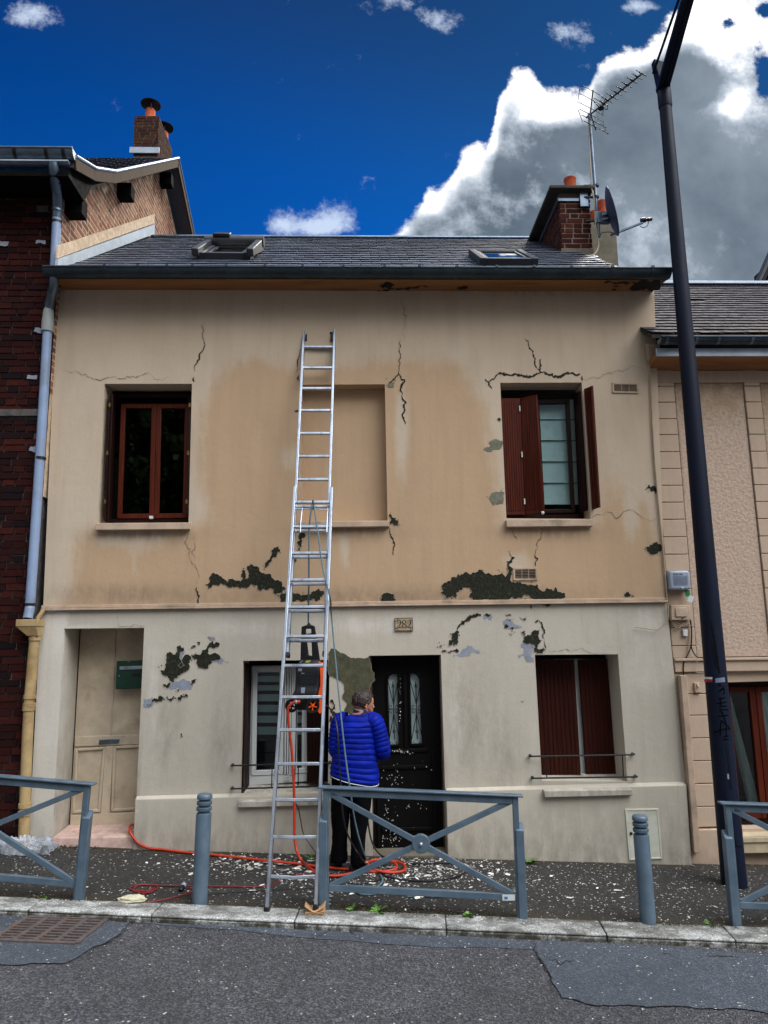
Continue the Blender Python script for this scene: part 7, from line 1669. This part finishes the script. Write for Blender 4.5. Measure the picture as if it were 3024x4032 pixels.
mb = MB(); mb.b.free(); mb.b = hb; hr = mb.build('hair', M_HAIR, man, smooth=True); sm = hr.modifiers.new('solid', 'SOLIDIFY'); sm.thickness = .012; sm.offset = -1
bb_ = bmesh.new(); bmesh.ops.create_icosphere(bb_, subdivisions=4, radius=1); kill = []
for v in bb_.verts:
    c = v.co
    if c.z > .12+.5*max(0,.6-c.x) or c.x < -.15 or c.z < -.98: kill.append(v); continue
    n = 1+.05*noise.noise(c*9); v.co = hp_(.03+c.x*.0715*n, c.y*.0615*n, -.047+c.z*.0755*n)
bmesh.ops.delete(bb_, geom=kill, context='VERTS'); mb = MB(); mb.b.free(); mb.b = bb_; mb.build('beard', mat('short_beard', S(96,58,40), .8, .3, 60, .8, 160), man, smooth=True)
# ---- jacket
edge_t = [(322,455,575),(334,400,620),(350,310,668),(375,262,700),(410,232,712),(470,204,706),(560,190,694),(650,184,690),(800,180,690),(900,166,702),(1000,150,716),(1060,146,712),(1095,150,700)]
def eL(y):
    for (y0,a0,b0),(y1,a1_,b1_) in zip(edge_t, edge_t[1:]):
        if y <= y1: f = (y-y0)/(y1-y0); return a0+(a1_-a0)*f, b0+(b1_-b0)*f
    return edge_t[-1][1:]
NS = 44
def jring(y, puff):
    a, b__ = eL(y); f = max(0, min(1, (y-420)/660)); tilt = -.17*f*f
    L_, R_ = mz(a, y), mz(b__, y); c = (L_+R_)/2; hx = (R_.x-L_.x)/2
    hd = .10+.045*min(1,(y-322)/140)+.02*f
    rg = []
    for j in range(NS):
        an = 6.283*j/NS; cs, sn = math.cos(an), math.sin(an)
        e = .86; cs_, sn_ = math.copysign(abs(cs)**e, cs), math.copysign(abs(sn)**e, sn)
        w_ = noise.noise((cs*1.3, sn*1.3, y/90))*.006+noise.noise((cs*3, sn*3, y/40))*.004
        px = cs_*(hx+puff+w_); py = sn_*(hd+puff+w_)
        rg.append(V(c.x+px, MY+.02+py-px*.25*.0, c.z+tilt*px+(.02*sn if y > 900 else 0)-.012*math.sin(an*1.0+1.0)*f+ noise.noise((cs*2, sn*2, y/60+5))*.006))
    return rg
rings = []; y = 322; seam = 62
ys = [322,334,345]
k_ = 0
while True:
    base = 352+seam*k_
    if base > 1075: break
    for t, p_ in ((0,-.0035),(.12,.0005),(.32,.0045),(.55,.005),(.78,.003),(.93,-.0005)):
        yv = base+seam*t
        if yv < 1078: rings.append((yv,p_))
    k_ += 1
mb = MB(); mb.loft([jring(322,0), jring(336,.002)]+[jring(*q) for q in rings]+[jring(1080,-.008), jring(1092,-.006), jring(1112,-.004), jring(1116,-.016)])
def sleeve(ps, rs):
    sp_ = smoothline(ps, 24); n = len(sp_); rr = []
    for i in range(n):
        f = i/(n-1)*(len(rs)-1); a = min(int(f), len(rs)-2); r_ = rs[a]+(rs[a+1]-rs[a])*(f-a); q = (i % 6)/6; rr.append(r_+(-.003 if q == 0 else .0035*math.sin(math.pi*q)))
    mb.tube(sp_, rr, 26)
sleeve([mz(330,415,.02), sh_l+V(-.0,0,.0), (sh_l+el_l)/2+V(-.012,-.01,0), el_l, (el_l+wr_l)/2+V(0,0,-.005), wr_l-FW_*.02], [.085,.082,.074,.068,.058,.046])
sleeve([mz(610,420,.0), sh_r, (sh_r+el_r)/2+V(.012,-.01,0), el_r+V(.004,-.01,0), (el_r+wr_r)/2, wr_r-FW_*.02], [.085,.084,.076,.072,.06,.046])
jk = mb.build('jacket', M_JACKET, man, smooth=True)
ss_ = jk.modifiers.new('sub', 'SUBSURF'); ss_.levels = 1; ss_.render_levels = 1
mb = MB()
for t_, hgt in ((0,.0),(1,.024),(2,.045)):
    pass
cr = [[NK+V(math.cos(6.283*j/24)*(.078-.004*h_), .012+math.sin(6.283*j/24)*(.074-.004*h_), -.03+.026*h_+.012*math.sin(6.283*j/24)*h_*.6) for j in range(24)] for h_ in range(4)]
mb.loft(cr, False); clr = mb.build('collar', mat('navy_knit', S(24,30,60), .8, .2, 60, .5, 140), jk, smooth=True); so_ = clr.modifiers.new('solid', 'SOLIDIFY'); so_.thickness = .008
mb = MB(); mb.tube(cr[3]+[cr[3][0]], .0036, 6, False); mb.build('piping', M_WHITE, jk)
hem = jring(1090,.002); mb = MB(); mb.tube(hem+[hem[0]], .0036, 6, False); mb.build('piping', M_WHITE, jk)
hm = [jring(1082,-.001), jring(1116,.0)]; mb = MB(); mb.loft(hm, False); mb.build('hem_band', M_TROUS, jk, smooth=True)
# ---- trousers and shoes
mb = MB()
def tring(a, b__, y, hd, dy=0, n=24, sl=0):
    L_, R_ = mz(a, y), mz(b__, y); c = (L_+R_)/2; hx = (R_.x-L_.x)/2
    return [V(c.x+hx*math.cos(6.283*j/n)+.004*noise.noise((j*.8,y/35,1)), MY+.02+dy+hd*math.sin(6.283*j/n)+.008*noise.noise((j*.5,y/30,4)), c.z+.012*noise.noise((j*.4,y/50,9))) for j in range(n)]
hip = [tring(165,690,1060,.14), tring(162,660,1140,.15), tring(158,648,1230,.15), tring(160,640,1290,.13)]
mb.loft(hip)
lf = [(158,420,1200,.13,.0),(156,395,1300,.12,.0),(152,376,1450,.105,.01),(158,366,1600,.095,.02),(168,352,1700,.088,.03),(164,342,1850,.088,.04),(150,346,1960,.095,.05),(144,352,2030,.1,.05),(150,345,2055,.098,.05)]
rg_ = [(376,646,1200,.13,.0),(374,636,1300,.12,-.01),(372,612,1450,.105,-.02),(376,588,1600,.095,-.03),(384,562,1720,.088,-.04),(388,552,1860,.088,-.04),(386,552,1960,.092,-.05),(384,560,2040,.098,-.05),(392,556,2085,.095,-.05)]
for lg in (lf, rg_):
    out = []
    for (a0,b0,y0,h0,d0),(a1_,b1_,y1,h1,d1) in zip(lg, lg[1:]):
        for t in (0,.25,.5,.75): out.append(tring(a0+(a1_-a0)*t, b0+(b1_-b0)*t, y0+(y1-y0)*t, h0+(h1-h0)*t, d0+(d1-d0)*t))
    out.append(tring(*lg[-1])); mb.loft(out)
mb.build('trousers', M_TROUS, man, smooth=True)
for a_, t_ in ((an_l,td_l),(an_r,td_r)):
    mb = MB(); s = V(t_.y,-t_.x,0); g = a_-V(0,0,.09); rgx = []
    for f, w_, h_, z0 in ((-.095,.022,.05,.012),(-.09,.036,.075,.004),(-.05,.042,.10,.0),(.0,.042,.10,.0),(.06,.044,.075,.0),(.12,.05,.06,.0),(.165,.046,.05,.002),(.19,.03,.036,.006),(.197,.012,.024,.01)):
        c = g+t_*f; rgx.append([c+s*w_*math.cos(6.283*j/16)+V(0,0,max(z0, z0+h_/2+h_/2*math.sin(6.283*j/16)*1.0)) for j in range(16)])
    mb.loft(rgx); sh_ = mb.build('shoe', M_SHOE, man, smooth=True)
    mb = MB(); out_ = [(-.098,.03),(-.05,.045),(.0,.043),(.06,.045),(.12,.053),(.17,.048),(.2,.03)]; pl_ = [g+t_*f+s*w_ for f, w_ in out_]+[g+t_*f-s*w_ for f, w_ in out_[::-1]]
    top = [p+V(0,0,.022) for p in pl_]; mb.loft([[p+V(0,0,-.002) for p in pl_], top]); mb.build('sole', M_BLACK, sh_)
